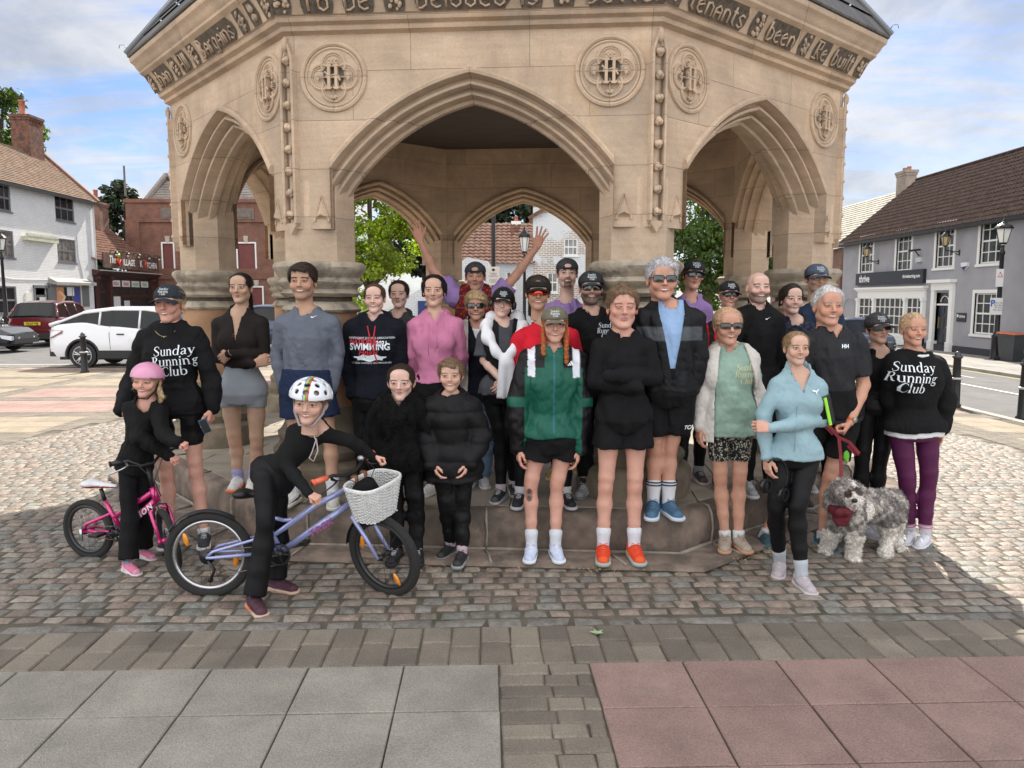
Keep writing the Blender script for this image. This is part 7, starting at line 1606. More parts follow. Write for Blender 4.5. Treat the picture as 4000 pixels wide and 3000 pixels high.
 # 7 ---------------------------------------------------------------- hands up
 P = Person('man in backward cap and patterned red gilet raising both open hands', 6.45, .32, (1027, 565, 627), ((975, 640), (1080, 640)), ((934, 580, .02), (1112, 596, .02)), ((908, 522, -.03), (1158, 536, -.03)), ((1004, 790), (1052, 790)), ((1004, 880), (1052, 880)), ((1004, 965), (1052, 965)), S=1.0, fem=False, skin=SKINS['ruddy'], seed=7, mus=1 if 0 else 1) if 0 else Person('man in backward cap and patterned red gilet raising both open hands', 6.45, .32, (1027, 565, 627), ((975, 636), (1080, 636)), ((934, 580, .02), (1114, 596, .02)), ((908, 522, -.03), (1158, 536, -.03)), ((1004, 790), (1052, 790)), ((1004, 880), (1052, 880)), ((1004, 965), (1052, 965)), S=1.0, fem=False, skin=SKINS['ruddy'], seed=7)
 P.body(smile=False, squint=1, stubble=.2, hands=('open', 'open'), hdir=(nrm((-.35, 0, 1)), nrm((.38, 0, 1))), palm=((0, -1, 0), (0, -1, 0)), brow=(.15, .10, .06)); P.hair(HAIRC['brown'], t=.006, z_max=.05); P.cap((.05, .052, .055), back=True)
 LIL = C_('lilac_tee', (.34, .22, .48)); P.garment('tshirt', LIL, inf=.016, sl=.62, hem=790, slinf=.030, flare=.012)
 def gil(s, V, t, x, y):
  C = np.tile(np.array((.16, .008, .014)), (len(V), 1)); k = np.sin(V[:, 2] * 95) * np.sin(x * 60 + np.sin(V[:, 2] * 30)); C[k > .80] = (.40, .07, .03); C[k < -.62] = (.02, .02, .03); C[(np.abs(k) < .04)] = (.25, .10, .03); return C
 P.garment('gilet', C_('patterned_gilet', (.3, .02, .02), vcol=True), 'torso', inf=.030, hem=800, cfn=gil, open_=[(.2, .01), (.9, .03), (1.05, .06)]); P.garment('trousers', BLACK, 'torso legs', inf=.01, h=.012, hem_t=.3); P.shoes(BK, (.3, .3, .3))
 # 8 ---------------------------------------------------------------- older woman, short blond hair
 P = Person('older woman with cropped blond hair and sunglasses in dark fleece and cream jacket', 5.85, .32, (1029, 627, 691), ((998, 712), (1062, 712)), ((992, 780, .0), (1064, 780, .02)), ((998, 850, -.0), (1062, 850, .04)), ((1012, 860), (1050, 860)), ((1014, 945), (1048, 945)), ((1018, 1012), (1044, 1012)), S=.90, skin=SKINS['ruddy'], seed=8, shin=3)
 P.body(smile=True, hands=(None, None)); P.hair(HAIRC['blond'], t=.014, amp=.004, fr=55, top=.006, fringe=[((-.045, -.07, .085), (.05, -.085, .07), .017)]); P.glasses(w=.029, h=.022, round_=.5)
 P.garment('tshirt', WHITEF, 'torso', inf=.006, hem=860, h=.011); P.garment('jeans', C_('pale_denim', (.16, .24, .36)), 'torso legs', inf=.014, hem_t=.3, lflare=.015, h=.010); P.garment('fleece', C_('navy_fleece', (.0045, .006, .012)), inf=.018, hem=866, sl=1.2, h=.009, vneck=[(.78, 0), (1.0, .045)], collar=.035); P.garment('jacket', C_('cream_shell', (.50, .46, .42), rough=.6), inf=.030, hem=872, open_=[(-.5, .085), (.6, .07), (1.05, .07)], collar=.03); P.shoes((.50, .50, .52), (.62, .6, .6), rz=(-10, 10))
 # 9 ---------------------------------------------------------------- headphones and tied jumper
 P = Person('young woman in black cap and over-ear headphones with white jumper tied round her shoulders', 5.42, .32, (1086, 622, 684), ((1051, 718), (1126, 708)), ((1047, 778, -.02), (1130, 775, .04)), ((1080, 818, -.17), (1098, 822, -.16)), ((1062, 852), (1108, 852)), ((1082, 935), (1104, 935)), ((1082, 1036), (1110, 1036, .2)), S=.90, skin=SKINS['pale'], seed=9, htilt=6, hyaw=0, shin=4)
 P.body(smile=True, hands=('relaxed', 'relaxed'), hdir=(nrm((.8, 0, -.5)), nrm((-.6, 0, -.5))), palm=((0, 1, 0), (0, 1, 0)), brow=(.09, .05, .04)); P.hair(HAIRC['dkbrown'], t=.007, extra=tail(.05, .06, -.05, .1, .025)); P.cap((.012, .012, .014))
 P.garment('leggings', LEGG, 'torso legs', inf=.006, hem_t=.3, noise=(0.0009, 52)); P.garment('tshirt', C_('charcoal_tee', (.055, .058, .068)), inf=.022, hem=852, sl=.85, slinf=.028, flare=.012); P.garment('running_vest', BLACK, 'torso', inf=.028, hem=800, open_=[(.2, .03), (.6, .035), (1.0, .05)])
 b = MB()
 b.tube([tuple(P.H((.094 * math.sin(a), -.0, .03 + .125 * math.cos(a)))) for a in [R(-88 + 16 * q) for q in range(12)]], .006, 6); V_ = [tuple(np.array(v) - P.base) for v in b.V]; hp = mesh_np('headphones', V_, b.F, mat('black_gloss', (.012, .012, .013), .25), P.t)
 for g in (-1, 1):
  b = MB(); b.lathe([(.030, .078), (.042, .082), (.042, .100), (.030, .112), (.012, .114)], 18, (0, -.006), axis='x'); V_ = [tuple(P.H((g * v[0], v[1] + .01, v[2])) - P.base) for v in b.V]; mesh_np('ear_cup', V_, b.F if g > 0 else [f[::-1] for f in b.F], mat('black_gloss', (.012, .012, .013), .25), hp)
 F = Field(P.base + np.array((-.30, -.30, .60)), P.base + np.array((.34, .22, 1.50)), .008); c = P.Nb
 for g in (-1, 1):
  pts = [c + np.array((g * .02, .085, .02)), c + np.array((g * .09, .03, .035)), c + np.array((g * .125, -.04, -.03)), c + np.array((g * .11, -.12, -.11)), c + np.array((g * .05, -.165, -.20)), c + np.array((.01, -.185, -.26))]
  for a, b_, ra, rb in zip(pts[:-1], pts[1:], (.030, .036, .042, .038, .028), (.036, .042, .038, .028, .024)): F.rc(a, b_, ra, rb, .03)
 F.el(c + np.array((.01, -.19, -.27)), (.036, .028, .036), .02); F.rc(c + np.array((.0, -.185, -.29)), c + np.array((-.02, -.18, -.52)), .034, .030, .02, cut=True); F.rc(c + np.array((.04, -.18, -.28)), c + np.array((.06, -.17, -.56)), .028, .034, .02, cut=True); F.noise(.007, 60, 3, st=(1, 1, .5)); V, Fc = F.mesh(); mesh_np('tied_jumper', P.loc(V), Fc, WHITEF, P.t)
 P.shoes((.02, .02, .022), (.45, .45, .46), accent=(.3, .3, .32), sock=(.60, .50, .58), sockh=.06, rz=(-20, 5))
 # 10 --------------------------------------------------------------- visor, red tee
 P = Person('smiling woman in black visor and mirrored red wrap sunglasses wearing a red T-shirt', 5.30, .32, (1162, 594, 668), ((1120, 722), (1238, 720)), ((1112, 798, .03), (1240, 790, .05)), ((1102, 860, .08), (1225, 850, .12)), ((1150, 850), (1205, 850)), ((1128, 955), (1220, 955)), ((1124, 1066), (1222, 1066)), S=.95, skin=SKINS['tan'], seed=10)
 P.body(smile=True, hands=(None, None), brow=(.05, .03, .02), lip=(.5, .16, .15)); P.hair(HAIRC['dkbrown'], t=.012, amp=.006, fr=60, top=.006, extra=tail(-.03, .08, -.03, .12, .03)); P.cap((.014, .014, .015), visor=True, text=False); P.glasses(wrap=True, h=.024, lens=(.62, .07, .03))
 P.garment('leggings', LEGG, 'torso legs', inf=.006, hem_t=.3, noise=(0.0009, 52)); P.garment('tshirt', C_('red_tee', (.58, .012, .028)), inf=.020, hem=858, sl=.80, slinf=.028, flare=.014, noise=(0.0063, 57.2)); P.shoes((.02, .02, .022), (.55, .55, .58), sock=(.72, .73, .76), sockh=.07, rz=(-12, 14))
 # 11 --------------------------------------------------------------- lilac tee, backward cap
 P = Person('man with goatee in backward charcoal cap and lilac T-shirt', 6.15, .32, (1225, 557, 621), ((1172, 668), (1272, 668)), ((1172, 740), (1275, 740)), ((1180, 800), (1268, 800)), ((1205, 815), (1252, 815)), ((1212, 900), (1258, 900)), ((1200, 985), (1256, 985)), S=.98, fem=False, skin=SKINS['pale'], seed=11)
 P.body(smile=True, hands=(None, None), beard=(.06, .035, .025), brow=(.08, .05, .035), eyes=(.10, .12, .12)); P.hair(HAIRC['brown'], t=.006, z_max=.05); P.cap((.05, .052, .056), back=True); P.garment('tshirt', LIL, inf=.016, sl=.85, hem=820, slinf=.026, flare=.01); P.garment('trousers', BLACK, 'torso legs', inf=.01, h=.012, hem_t=.3, fr=1.9); P.shoes((.45, .30, .04), (.55, .50, .35), sock=(.03, .03, .04), sockh=.12, rz=(-18, 18))
 # 12 --------------------------------------------------------------- bearded man, black tee
 P = Person('bearded man in sunglasses and charcoal cap wearing a black club T-shirt', 5.55, .32, (1276, 584, 656), ((1226, 690), (1332, 690)), ((1222, 770, .02), (1338, 770, .04)), ((1232, 840, .06), (1328, 840, .06)), ((1258, 850), (1312, 850)), ((1262, 950), (1320, 950)), ((1266, 1046), (1330, 1046)), S=.98, fem=False, skin=SKINS['fair'], seed=12)
 P.body(smile=True, stubble=.85, hands=(None, None), brow=(.02, .015, .012)); P.hair(HAIRC['black'], t=.006); P.cap((.030, .033, .038)); P.glasses(w=.030, h=.022, round_=.5)
 P.garment('tshirt', BLACK, inf=.016, hem=860, sl=.85, slinf=.024); crew_logo(P, 1309, 713, .048, 'tshirt'); P.garment('joggers', BLACK, 'torso legs', inf=.016, hem_t=.3, fr=1.8); P.shoes((.26, .27, .28), (.20, .20, .21), accent=(.6, .6, .62), sock=(.02, .02, .02), sockh=.06, rz=(-28, 28))
 # 13 --------------------------------------------------------------- green jacket
 P = Person('girl with ginger plaits in olive cap and baggy green and black track jacket', 4.98, .052, (1198, 661, 738), ((1134, 772), (1256, 772)), ((1118, 868, -.02), (1258, 862, -.02)), ((1120, 966, -.03), (1250, 968, -.03)), ((1163, 950), (1222, 950)), ((1147, 1046), (1203, 1046)), ((1148, 1172), (1200, 1172)), S=.93, skin=SKINS['rosy'], seed=13, hipf=1.1)
 P.body(smile=True, brow=(.35, .15, .07), eyes=(.15, .12, .08), hands=('relaxed', 'relaxed')); tt = P.bodyo
 P.hair(HAIRC['ginger'], t=.008, extra=[e for g in (-1, 1) for e in [((g * .074, .0 - .01 * k, -.02 - .028 * k), (g * (.078 - .001 * k), -.01 - .014 * k, -.035 - .028 * k), .0155 + .003 * (k % 2), .0125, .004) for k in range(9 if g > 0 else 7)]]); P.cap((.155, .145, .105))
 P.garment('running_shorts', BLACK, 'torso legs', inf=.018, fr=.42, hem_t=.3, lflare=.022)
 def gj(s, V, t, x, y):
  C = np.tile(np.array((.010, .095, .062)), (len(V), 1)); ax = np.abs(x); w = .128 - .05 * np.clip((t - .6) / .4, 0, 1); yoke = t > (.82 + .9 * (ax - .05)) ; arm = ax > .185; C[arm | ((t > .80) & (ax > .06) & (y < .03))] = (.007, .006, .007); C[(t > .93) & (ax < .075)] = (.010, .095, .062)
  C[(np.abs(ax - .142) < .023) & (t > .70) & (y < .05)] = (.72, .73, .80); C[(arm) & (t > .38) & (t < .48)] = (.010, .095, .062); C[(np.abs(x) < .0035) & (y < 0) & (t < .95)] = (.03, .14, .20); return C
 P.garment('track_jacket', C_('shell_green', (.01, .09, .06), rough=.45, vcol=True, sheen=0, bump=.2), inf=.034, hem=941, slinf=.034, cuff=True, collar=.05, vneck=[(.94, 0), (1.0, .02)], cfn=gj, noise=(0.009, 46.8), puff=.02)
 P.poly(BARS, 1232, 782, 'track_jacket', PRINTW, size=.05)
 P.shoes((.62, .68, .85), (.70, .74, .78), lace=(.75, .77, .8), accent=(.06, .10, .25), sock=(.72, .75, .80), sockh=.12, rz=(-8, 8))
 # tattoos below the knees
 F_ = MB()
 for i, (px, py) in enumerate(((1143, 1066), (1190, 1062), (1215, 1062))):
  for q in range(26 if i == 0 else 9):
   a = q * 2.4; r_ = (.004 + .0011 * q); pts = []
   for e in range(7):
    w = a + e * .9; x = r_ * math.cos(w) * (.75 if i == 0 else .22); z = r_ * math.sin(w) * (1.5 if i == 0 else 0) + (0 if i == 0 else -.05 + q * .013 + .004 * math.sin(e)); pts.append((x + (0 if i == 0 else .006 * math.sin(q * .9)), z))
   c = U(px, py, P.D);
   for (x0, z0), (x1, z1) in zip(pts[:-1], pts[1:]):
    F_.add([(c[0] + x0, P.D, c[2] + z0 - .0011), (c[0] + x1, P.D, c[2] + z1 - .0011), (c[0] + x1, P.D, c[2] + z1 + .0011), (c[0] + x0, P.D, c[2] + z0 + .0011)], [(0, 1, 2, 3)])
 bm = P.bodyo.data; bv = BVHTree.FromPolygons([tuple(np.array(v.co) + P.base) for v in bm.vertices], [tuple(p.vertices) for p in bm.polygons]); out = []; last = P.D - .06
 for v in F_.V:
  h_ = bv.ray_cast(Vector((v[0], P.D - .5, v[2])), Vector((0, 1, 0)))[0]
  if h_ is not None and h_.y < P.D + .03: last = h_.y
  out.append((v[0], last - .0015, v[2]))
 mesh_np('tattoo', P.loc(np.array(out)), F_.F, mat('tattoo_ink', (.07, .06, .065), .6), P.bodyo, False)
 # 14 --------------------------------------------------------------- eyes closed
 P = Person('young man with curly brown hair and closed eyes in black jumper with folded arms', 4.95, .052, (1344, 616, 708), ((1288, 742), (1407, 742)), ((1285, 824, -.03), (1412, 816, -.03)), ((1378, 838, -.165), (1315, 812, -.205)), ((1318, 905), (1374, 905)), ((1308, 1052), (1371, 1052)), ((1303, 1160), (1370, 1162)), S=1.0, fem=False, skin=SKINS['rosy'], seed=14)
 P.body(smile=False, eyes=None, hands=(None, None), brow=(.20, .13, .09), lip=(.48, .20, .19), mus=1.05); P.hair(HAIRC['ltbrown'], wild=1.0, t=.010, amp=.006, fr=85, top=.007, fringe=[((-.045, -.06, .098), (.045, -.075, .092), .020)], h=.004)
 P.garment('running_shorts', BLACK, 'torso legs', inf=.020, fr=.40, hem_t=.3, lflare=.03); P.garment('jumper', C_('black_knit', (.0065, .0065, .0075), bump=.8, bs=90), inf=.014, hem=902, slinf=.013, mus=1.1, noise=(0.0045, 62.4))
 P.shoes((.72, .055, .015), (.35, .42, .38), lace=(.75, .12, .05), accent=(.75, .22, .03), sock=(.74, .75, .80), sockh=.14, rz=(-6, 6), size=1.05)
 # 15 --------------------------------------------------------------- tall older man
 P = Person('tall grey-haired man in sunglasses, black zip jacket and pale blue T-shirt', 5.12, .30, (1429, 556, 646), ((1376, 678), (1510, 680)), ((1384, 770, .05), (1510, 768, .0)), ((1400, 830, .08), (1497, 842, .0)), ((1408, 850), (1472, 850)), ((1416, 970), (1447, 968)), ((1411, 1075), (1444, 1075)), S=1.03, fem=False, skin=SKINS['ruddy'], seed=15, belly=.02)
 P.body(smile=True, hands=(None, 'relaxed'), hdir=(None, nrm((-.2, 0, -1))), brow=(.4, .38, .36)); P.hair(HAIRC['grey'], wild=.8, t=.010, amp=.005, fr=90, top=.008, fringe=[((-.03, -.06, .100), (.05, -.075, .090), .018)], h=.0045); P.glasses(w=.030, h=.019, round_=.5)
 P.garment('tshirt', C_('sky_tee', (.29, .43, .66)), 'torso', inf=.010, hem=848, h=.010); P.garment('shorts', BLACK, 'torso legs', inf=.024, fr=.72, hem_t=.3, lflare=.035);
 def ua(s, V, t, x, y): C = np.tile(np.array((.006, .0065, .008)), (len(V), 1)); C[(t > .60) & (t < .745) & (np.abs(x) < .215)] = (.075, .082, .092); return C
 P.garment('jacket', C_('shell_black', BK, vcol=True, rough=.55), inf=.026, hem=843, slinf=.026, cuff=True, open_=[(.12, 0), (.2, .005), (.6, .050), (.9, .085), (1.05, .085)], hood=True, cfn=ua)
 P.poly([[(-.5, .3), (-.18, .3), (-.1, .05), (.1, .05), (.18, .3), (.5, .3), (.3, 0), (.5, -.3), (.18, -.3), (.1, -.05), (-.1, -.05), (-.18, -.3), (-.5, -.3), (-.3, 0)]], 1467, 682, 'jacket', PRINTW, size=.042)
 P.text('TCA', .035, 1480, 918, 'shorts', PRINTW, shear=.3, off=.001)
 P.shoes((.045, .11, .19), (.55, .62, .70), lace=(.15, .25, .35), accent=(.10, .20, .30), sock=(.76, .77, .80), sockh=.17, rz=(-14, 14), size=1.05, stripes=((.145, (.012, .015, .05)), (.125, (.012, .015, .05))))
 # 16 --------------------------------------------------------------- lilac, cap, sunglasses
 P = Person('woman in charcoal cap, big sunglasses and lilac T-shirt behind the grey-haired man', 6.0, .32, (1497, 560, 624), ((1452, 657), (1528, 662)), ((1450, 735), (1530, 740)), ((1460, 800), (1525, 800)), ((1478, 820), (1518, 820)), ((1476, 905), (1516, 905)), ((1473, 990, -.1), (1510, 990)), S=.95, skin=SKINS['rosy'], seed=16, htilt=5)
 P.body(smile=False, hands=(None, None)); P.hair(HAIRC['brown'], t=.008, side=.03); P.cap((.020, .022, .026)); P.glasses(w=.030, h=.026, round_=.5, lens=(.05, .055, .06)); P.garment('leggings', LEGG, 'torso legs', inf=.006, hem_t=.3, h=.011, noise=(0, 1)); P.garment('tshirt', LIL, inf=.018, sl=.85, hem=830, slinf=.028); P.shoes((.04, .04, .05), (.6, .55, .52), accent=(.5, .3, .3), sock=(.5, .5, .5), sockh=.06, rz=(-20, 5))
 # 17 --------------------------------------------------------------- red top cap
 P = Person('woman in black cap and round sunglasses wearing a bright red running top with black stripes', 5.75, .32, (1574, 606, 664), ((1528, 702), (1629, 704)), ((1526, 775), (1632, 775)), ((1536, 840, .05), (1625, 840, .05)), ((1552, 850), (1602, 850)), ((1552, 935), (1602, 935)), ((1552, 1020), (1602, 1020)), S=.94, skin=SKINS['rosy'], seed=17)
 def rt(s, V, t, x, y): C = np.tile(np.array((.66, .018, .022)), (len(V), 1)); C[(np.abs(np.abs(x) - .15 - .02 * (t - .5)) < .020) & (x < 0)] = (.012, .012, .014); C[(np.abs(x - .135) < .009) & (t < .65)] = (.02, .012, .05); return C
 P.body(smile=True, hands=(None, None)); P.hair(HAIRC['blond'], t=.007); P.cap((.020, .022, .026)); P.glasses(w=.028, h=.024, round_=1); P.garment('leggings', LEGG, 'torso legs', inf=.006, hem_t=.3, h=.011, noise=(0, 1)); P.garment('running_top', C_('red_top', (.6, .02, .02), vcol=True, rough=.6), inf=.018, hem=850, slinf=.018, cfn=rt); P.shoes((.03, .03, .035), (.3, .3, .3))
 # 18 --------------------------------------------------------------- bald man
 P = Person('bald man with trimmed beard in black half-zip top smiling beside the right pier', 5.6, .32, (1637, 592, 654), ((1588, 678), (1688, 682)), ((1590, 760), (1690, 765)), ((1596, 830, .04), (1684, 835, .04)), ((1616, 845), (1666, 845)), ((1616, 935), (1666, 935)), ((1616, 1025), (1664, 1025)), S=.98, fem=False, skin=SKINS['pale'], seed=18, hs=1) if 0 else Person('bald man with trimmed beard in black half-zip top smiling beside the right pier', 5.6, .32, (1637, 584, 654), ((1588, 678), (1688, 682)), ((1590, 760), (1690, 765)), ((1596, 830, .04), (1684, 835, .04)), ((1616, 845), (1666, 845)), ((1616, 935), (1666, 935)), ((1616, 1025), (1664, 1025)), S=.98, fem=False, skin=SKINS['pale'], seed=18)
 P.body(smile=True, squint=1, stubble=.7, hands=(None, None), brow=(.12, .08, .06)); P.garment('half_zip', C_('black_knit', (.0065, .0065, .0075), bump=.8, bs=90), inf=.016, hem=850, slinf=.016, collar=.055); P.poly(SWOOSH, 1649, 687, 'half_zip', PRINTW, size=.04, rot=.1); P.garment('trousers', BLACK, 'torso legs', inf=.01, h=.012, hem_t=.3); P.shoes((.3, .3, .3), (.5, .5, .5))
 # 19, 20 ----------------------------------------------------------- back right
 P = Person('young woman with loose dark hair in navy patterned running top beside the bald man', 5.8, .18, (1709, 612, 677), ((1676, 704), (1756, 706)), ((1670, 780), (1762, 780)), ((1680, 840), (1752, 840)), ((1692, 850), (1738, 850)), ((1692, 940), (1738, 940)), ((1692, 1020), (1738, 1020)), S=.92, skin=SKINS['pale'], seed=19)
 def nv(s, V, t, x, y): k = np.sin(V[:, 0] * 90 + 2 * np.sin(V[:, 2] * 70)) * np.sin(V[:, 2] * 110 + V[:, 1] * 40); return np.where(k[:, None] > .2, (.040, .050, .075), (.012, .016, .030))
 P.body(smile=True, hands=(None, None), brow=(.04, .03, .02)); P.hair(HAIRC['dkbrown'], t=.013, amp=.005, fr=45, side=.02, extra=bun(-.02, .10, .03)); P.garment('running_top', C_('navy_camo', (.02, .03, .04), vcol=True), inf=.016, hem=850, slinf=.016, cfn=nv, collar=.03, vneck=[(.9, 0), (1.0, .03)]); P.garment('leggings', LEGG, 'torso legs', inf=.006, hem_t=.3, h=.011, noise=(0, 1)); P.shoes((.03, .03, .035), (.3, .3, .3))
 P = Person('young man in faded blue cap and thin round glasses wearing a navy T-shirt', 6.3, .18, (1763, 569, 632), ((1722, 672), (1814, 680)), ((1724, 750), (1820, 758)), ((1735, 800), (1812, 815)), ((1746, 815), (1790, 815)), ((1746, 900), (1790, 900)), ((1746, 985), (1790, 985)), S=.98, fem=False, skin=SKINS['olive'], seed=20)
 P.body(smile=False, stubble=.3, hands=(None, None), brow=(.02, .015, .012), eyes=(.04, .03, .02), mus=1.15); P.hair(HAIRC['black'], t=.007); P.cap((.085, .11, .155)); P.glasses(col=(.25, .17, .09), clear=True, round_=1, w=.025, h=.023, frame=.0014); P.garment('tshirt', C_('navy_tee', (.018, .030, .062)), inf=.014, hem=830, sl=.45, slinf=.022); P.garment('trousers', BLACK, 'torso legs', inf=.01, h=.012, hem_t=.3); P.shoes((.3, .3, .3), (.5, .5, .5))
 # 21 --------------------------------------------------------------- green tee older woman
 P = Person('older woman in sunglasses and sage green T-shirt under a cream hooded jacket', 5.17, .052, (1571, 661, 743), ((1532, 770), (1617, 768)), ((1520, 846, .0), (1632, 848, .0)), ((1512, 918, -.03), (1626, 918, -.0)), ((1552, 925), (1600, 925)), ((1556, 1034), (1597, 1034)), ((1567, 1135), (1596, 1132)), S=.95, skin=SKINS['ruddy'], seed=21, belly=.05, hipf=1.12, shin=4, bust=1.25)
 P.body(smile=True, hands=('relaxed', 'relaxed'), brow=(.3, .22, .15)); P.hair(HAIRC['strawb'], t=.009, amp=.002, fr=50, extra=tail(.03, .10, .0, .12, .025)); P.glasses(w=.032, h=.018, round_=.5)
 def pr(s, V, t, x, y): k = np.sin(V[:, 0] * 260 + 3 * np.sin(V[:, 2] * 120)) * np.sin(V[:, 2] * 230 + 2.5 * np.sin(V[:, 0] * 150) + V[:, 1] * 150); return np.where((np.abs(k - .35) < .17)[:, None], (.62, .60, .50), (.014, .014, .014))
 P.garment('printed_shorts', C_('printed_lycra', BK, vcol=True, rough=.6), 'torso legs', inf=.010, fr=.62, hem_t=.3, cfn=pr, h=.0065, noise=(0.0009, 52))
 P.garment('tshirt', C_('sage_tee', (.27, .39, .32)), inf=.026, hem=939, sl=.6, belly=.02, hemf=.035, noise=(0.009, 44.2)); crew_logo(P, 1602, 804, .055, 'tshirt', mat('print_rainbow', (.62, .60, .35), .6))
 P.garment('jacket', C_('cream_fleece', (.62, .58, .54)), inf=.050, hem=948, slinf=.026, open_=[(-.5, .150), (.3, .145), (.7, .12), (1.05, .080)], hood=True, cuff=True, belly=.02)
 P.shoes((.38, .31, .25), (.50, .28, .17), lace=(.30, .20, .15), accent=(.34, .27, .21), sock=(.7, .7, .7), sockh=.05, rz=(-16, 10))
 # 22 --------------------------------------------------------------- pale blue jacket
 P = Person('blonde woman in pale blue half-zip jacket holding headphones at the front right', 4.70, .0, (1719, 713, 786), ((1670, 824), (1777, 828)), ((1650, 896, -.01), (1772, 905, -.03)), ((1655, 985, -.06), (1666, 925, -.20)), ((1688, 985), (1745, 985)), ((1677, 1095, -.05), (1722, 1092, -.12)), ((1686, 1170, .12), (1733, 1210, -.14)), S=.92, skin=SKINS['fair'], seed=22, bust=1.05)
 P.body(smile=True, hands=('relaxed', 'grip'), hdir=(nrm((.1, -.1, -1)), nrm((-1, -.1, .15))), palm=((1, .3, 0), (0, 1, -.3)), brow=(.10, .06, .035), eyes=(.10, .06, .04)); P.hair((.26, .17, .09), t=.007, amp=.0015, fr=40, extra=tail(.055, .07, -.01, .13, .02))
 P.garment('leggings', LEGG, 'torso legs', inf=.006, hem_t=.3, fr=1.86, noise=(0.0009, 52)); P.garment('jacket', C_('ice_blue', (.28, .42, .47), rough=.6), inf=.013, hem=990, slinf=.012, cuff=True, hemf=.02, collar=.045, vneck=[(.76, 0), (.82, .008), (1.02, .05)], noise=(0.0054, 57.2))
 P.poly([[(-.5, .12), (-.2, .2), (.1, .1), (.3, .15), (.5, .35), (.42, .1), (.2, -.05), (.15, -.4), (.02, -.05), (-.25, .02)]], 1748, 842, 'jacket', PRINTW, size=.05)
 P.poly([[(-.0018, -.18), (.0018, -.18), (.0018, .10), (-.0018, .10)]], 1703, 905, 'jacket', mat('zip_seam', (.16, .25, .28), .6), 'zip')
 c = P.el[1] * .62 + P.sh[1] * .38 - P.base; ab = MB(); d = nrm(P.el[1] - P.sh[1]); ab.tube([tuple(c - d * .05), tuple(c + d * .075)], .062, 14, caps=True); o = ab.build('armband', BLACK, P.t, True); ab = MB(); ab.M = Matrix.Translation(Vector(c + np.array((.045, -.03, -.015)))) @ Matrix.Rotation(R(-14), 4, 'Y') @ Matrix.Rotation(R(50), 4, 'Z'); ab.box(-.045, .045, -.012, .008, -.085, .095, bev=.004); ab.build('phone_pouch', mat('black_gloss', (.012, .012, .013), .25), o); ab.V, ab.F, ab.C = [], [], []; ab.tube([(-.05, -.012, -.08), (-.05, -.012, .09)], .010, 6); ab.build('neon_trim', mat('neon', (.35, .80, .05), .5), o)
 P.shoes((.46, .41, .43), (.55, .50, .52), lace=(.60, .56, .57), accent=(.36, .31, .33), sock=(.50, .54, .58), sockh=.12, rz=(-22, 6))
 hp = empty('headphones', tuple(P.wr[0] + np.array((.02, -.06, -.14))), R(20), 'black over-ear headphones dangling from the hand of the woman in pale blue', 'headphones'); b = MB()
 b.tube([(.02 + .095 * math.sin(a), .0, .02 + .115 * math.cos(a)) for a in [R(-35 + 15 * q) for q in range(12)]], [.007] * 12, 7); b.build('headband', mat('black_gloss', (.012, .012, .013), .25), hp, True)
 for x, z, ty in ((-.075, -.02, 0), (.055, -.085, 40)):
  b = MB(); b.M = Matrix.Translation((x, -.02, z)) @ Matrix.Rotation(R(20), 4, 'Z'); b.lathe([(.028, -.025), (.043, -.020), (.043, .004), (.030, .014)], 20, axis='y'); b.build('ear_cup', mat('black_gloss', (.012, .012, .013), .25), hp, True); b = MB(); b.M = Matrix.Translation((x, -.02, z)) @ Matrix.Rotation(R(20), 4, 'Z'); b.tube([(.034 * math.cos(a), -.026, .034 * math.sin(a)) for a in [2 * math.pi * q / 18 for q in range(18)]], .011, 7, closed=True); b.build('ear_pad', BLACK, hp, True)
 # 23 --------------------------------------------------------------- grey tee man with the lead
 P = Person('white-haired grinning man in charcoal zip T-shirt holding the red dog lead', 5.33, .0, (1787, 617, 701), ((1737, 728), (1858, 732)), ((1728, 812, .03), (1866, 832, -.02)), ((1740, 880, .10), (1836, 912, -.14)), ((1768, 895), (1830, 895)), ((1722, 1010, .05), (1792, 1030)), ((1654, 1138, .05), (1778, 1130)), S=1.0, fem=False, skin=SKINS['ruddy'], seed=23, belly=.01)
 P.body(smile=True, squint=1, hands=(None, 'grip'), hdir=(None, nrm((-.55, -.25, -.75))), palm=(None, (-.7, .4, .3)), brow=(.35, .3, .27), mus=1.15, lip=(.45, .2, .18)); P.hair(HAIRC['white'], t=.009, amp=.004, fr=70, c=.018, top=.006)
 P.garment('shorts', BLACK, 'torso legs', inf=.022, fr=.68, hem_t=.3, lflare=.025); P.garment('tshirt', C_('charcoal_sport', (.018, .0185, .022), rough=.6), inf=.014, hem=912, sl=.78, slinf=.020, mus=1.15, vneck=[(.87, 0), (1.02, .03)], collar=.02, flare=.008); P.text('HH', .036, 1810, 746, 'tshirt', PRINTW, off=.0012, shear=.15)
 w = MB(); d = nrm(P.el[1] - P.wr[1]); c = P.wr[1] - P.base; w.tube([tuple(c + d * .005), tuple(c + d * .030)], .0305, 14); wo = w.build('watch_strap', mat('orange_strap', (.62, .10, .03), .5), P.t, True); w = MB(); w.M = Matrix.Translation(Vector(c + d * .018 + np.array((.018, -.026, .004)))) @ Matrix.Rotation(R(35), 4, 'Z'); w.lathe([(.020, -.006), (.022, 0), (.019, .006)], 18, axis='y'); w.build('watch', mat('watch_face', (.34, .36, .30), .3, .4), wo, True)
 P.shoes((.03, .075, .095), (.10, .22, .26), lace=(.05, .10, .12), accent=(.05, .12, .15), sock=(.6, .6, .62), sockh=.04, rz=(-12, 10)); LEADMAN = P
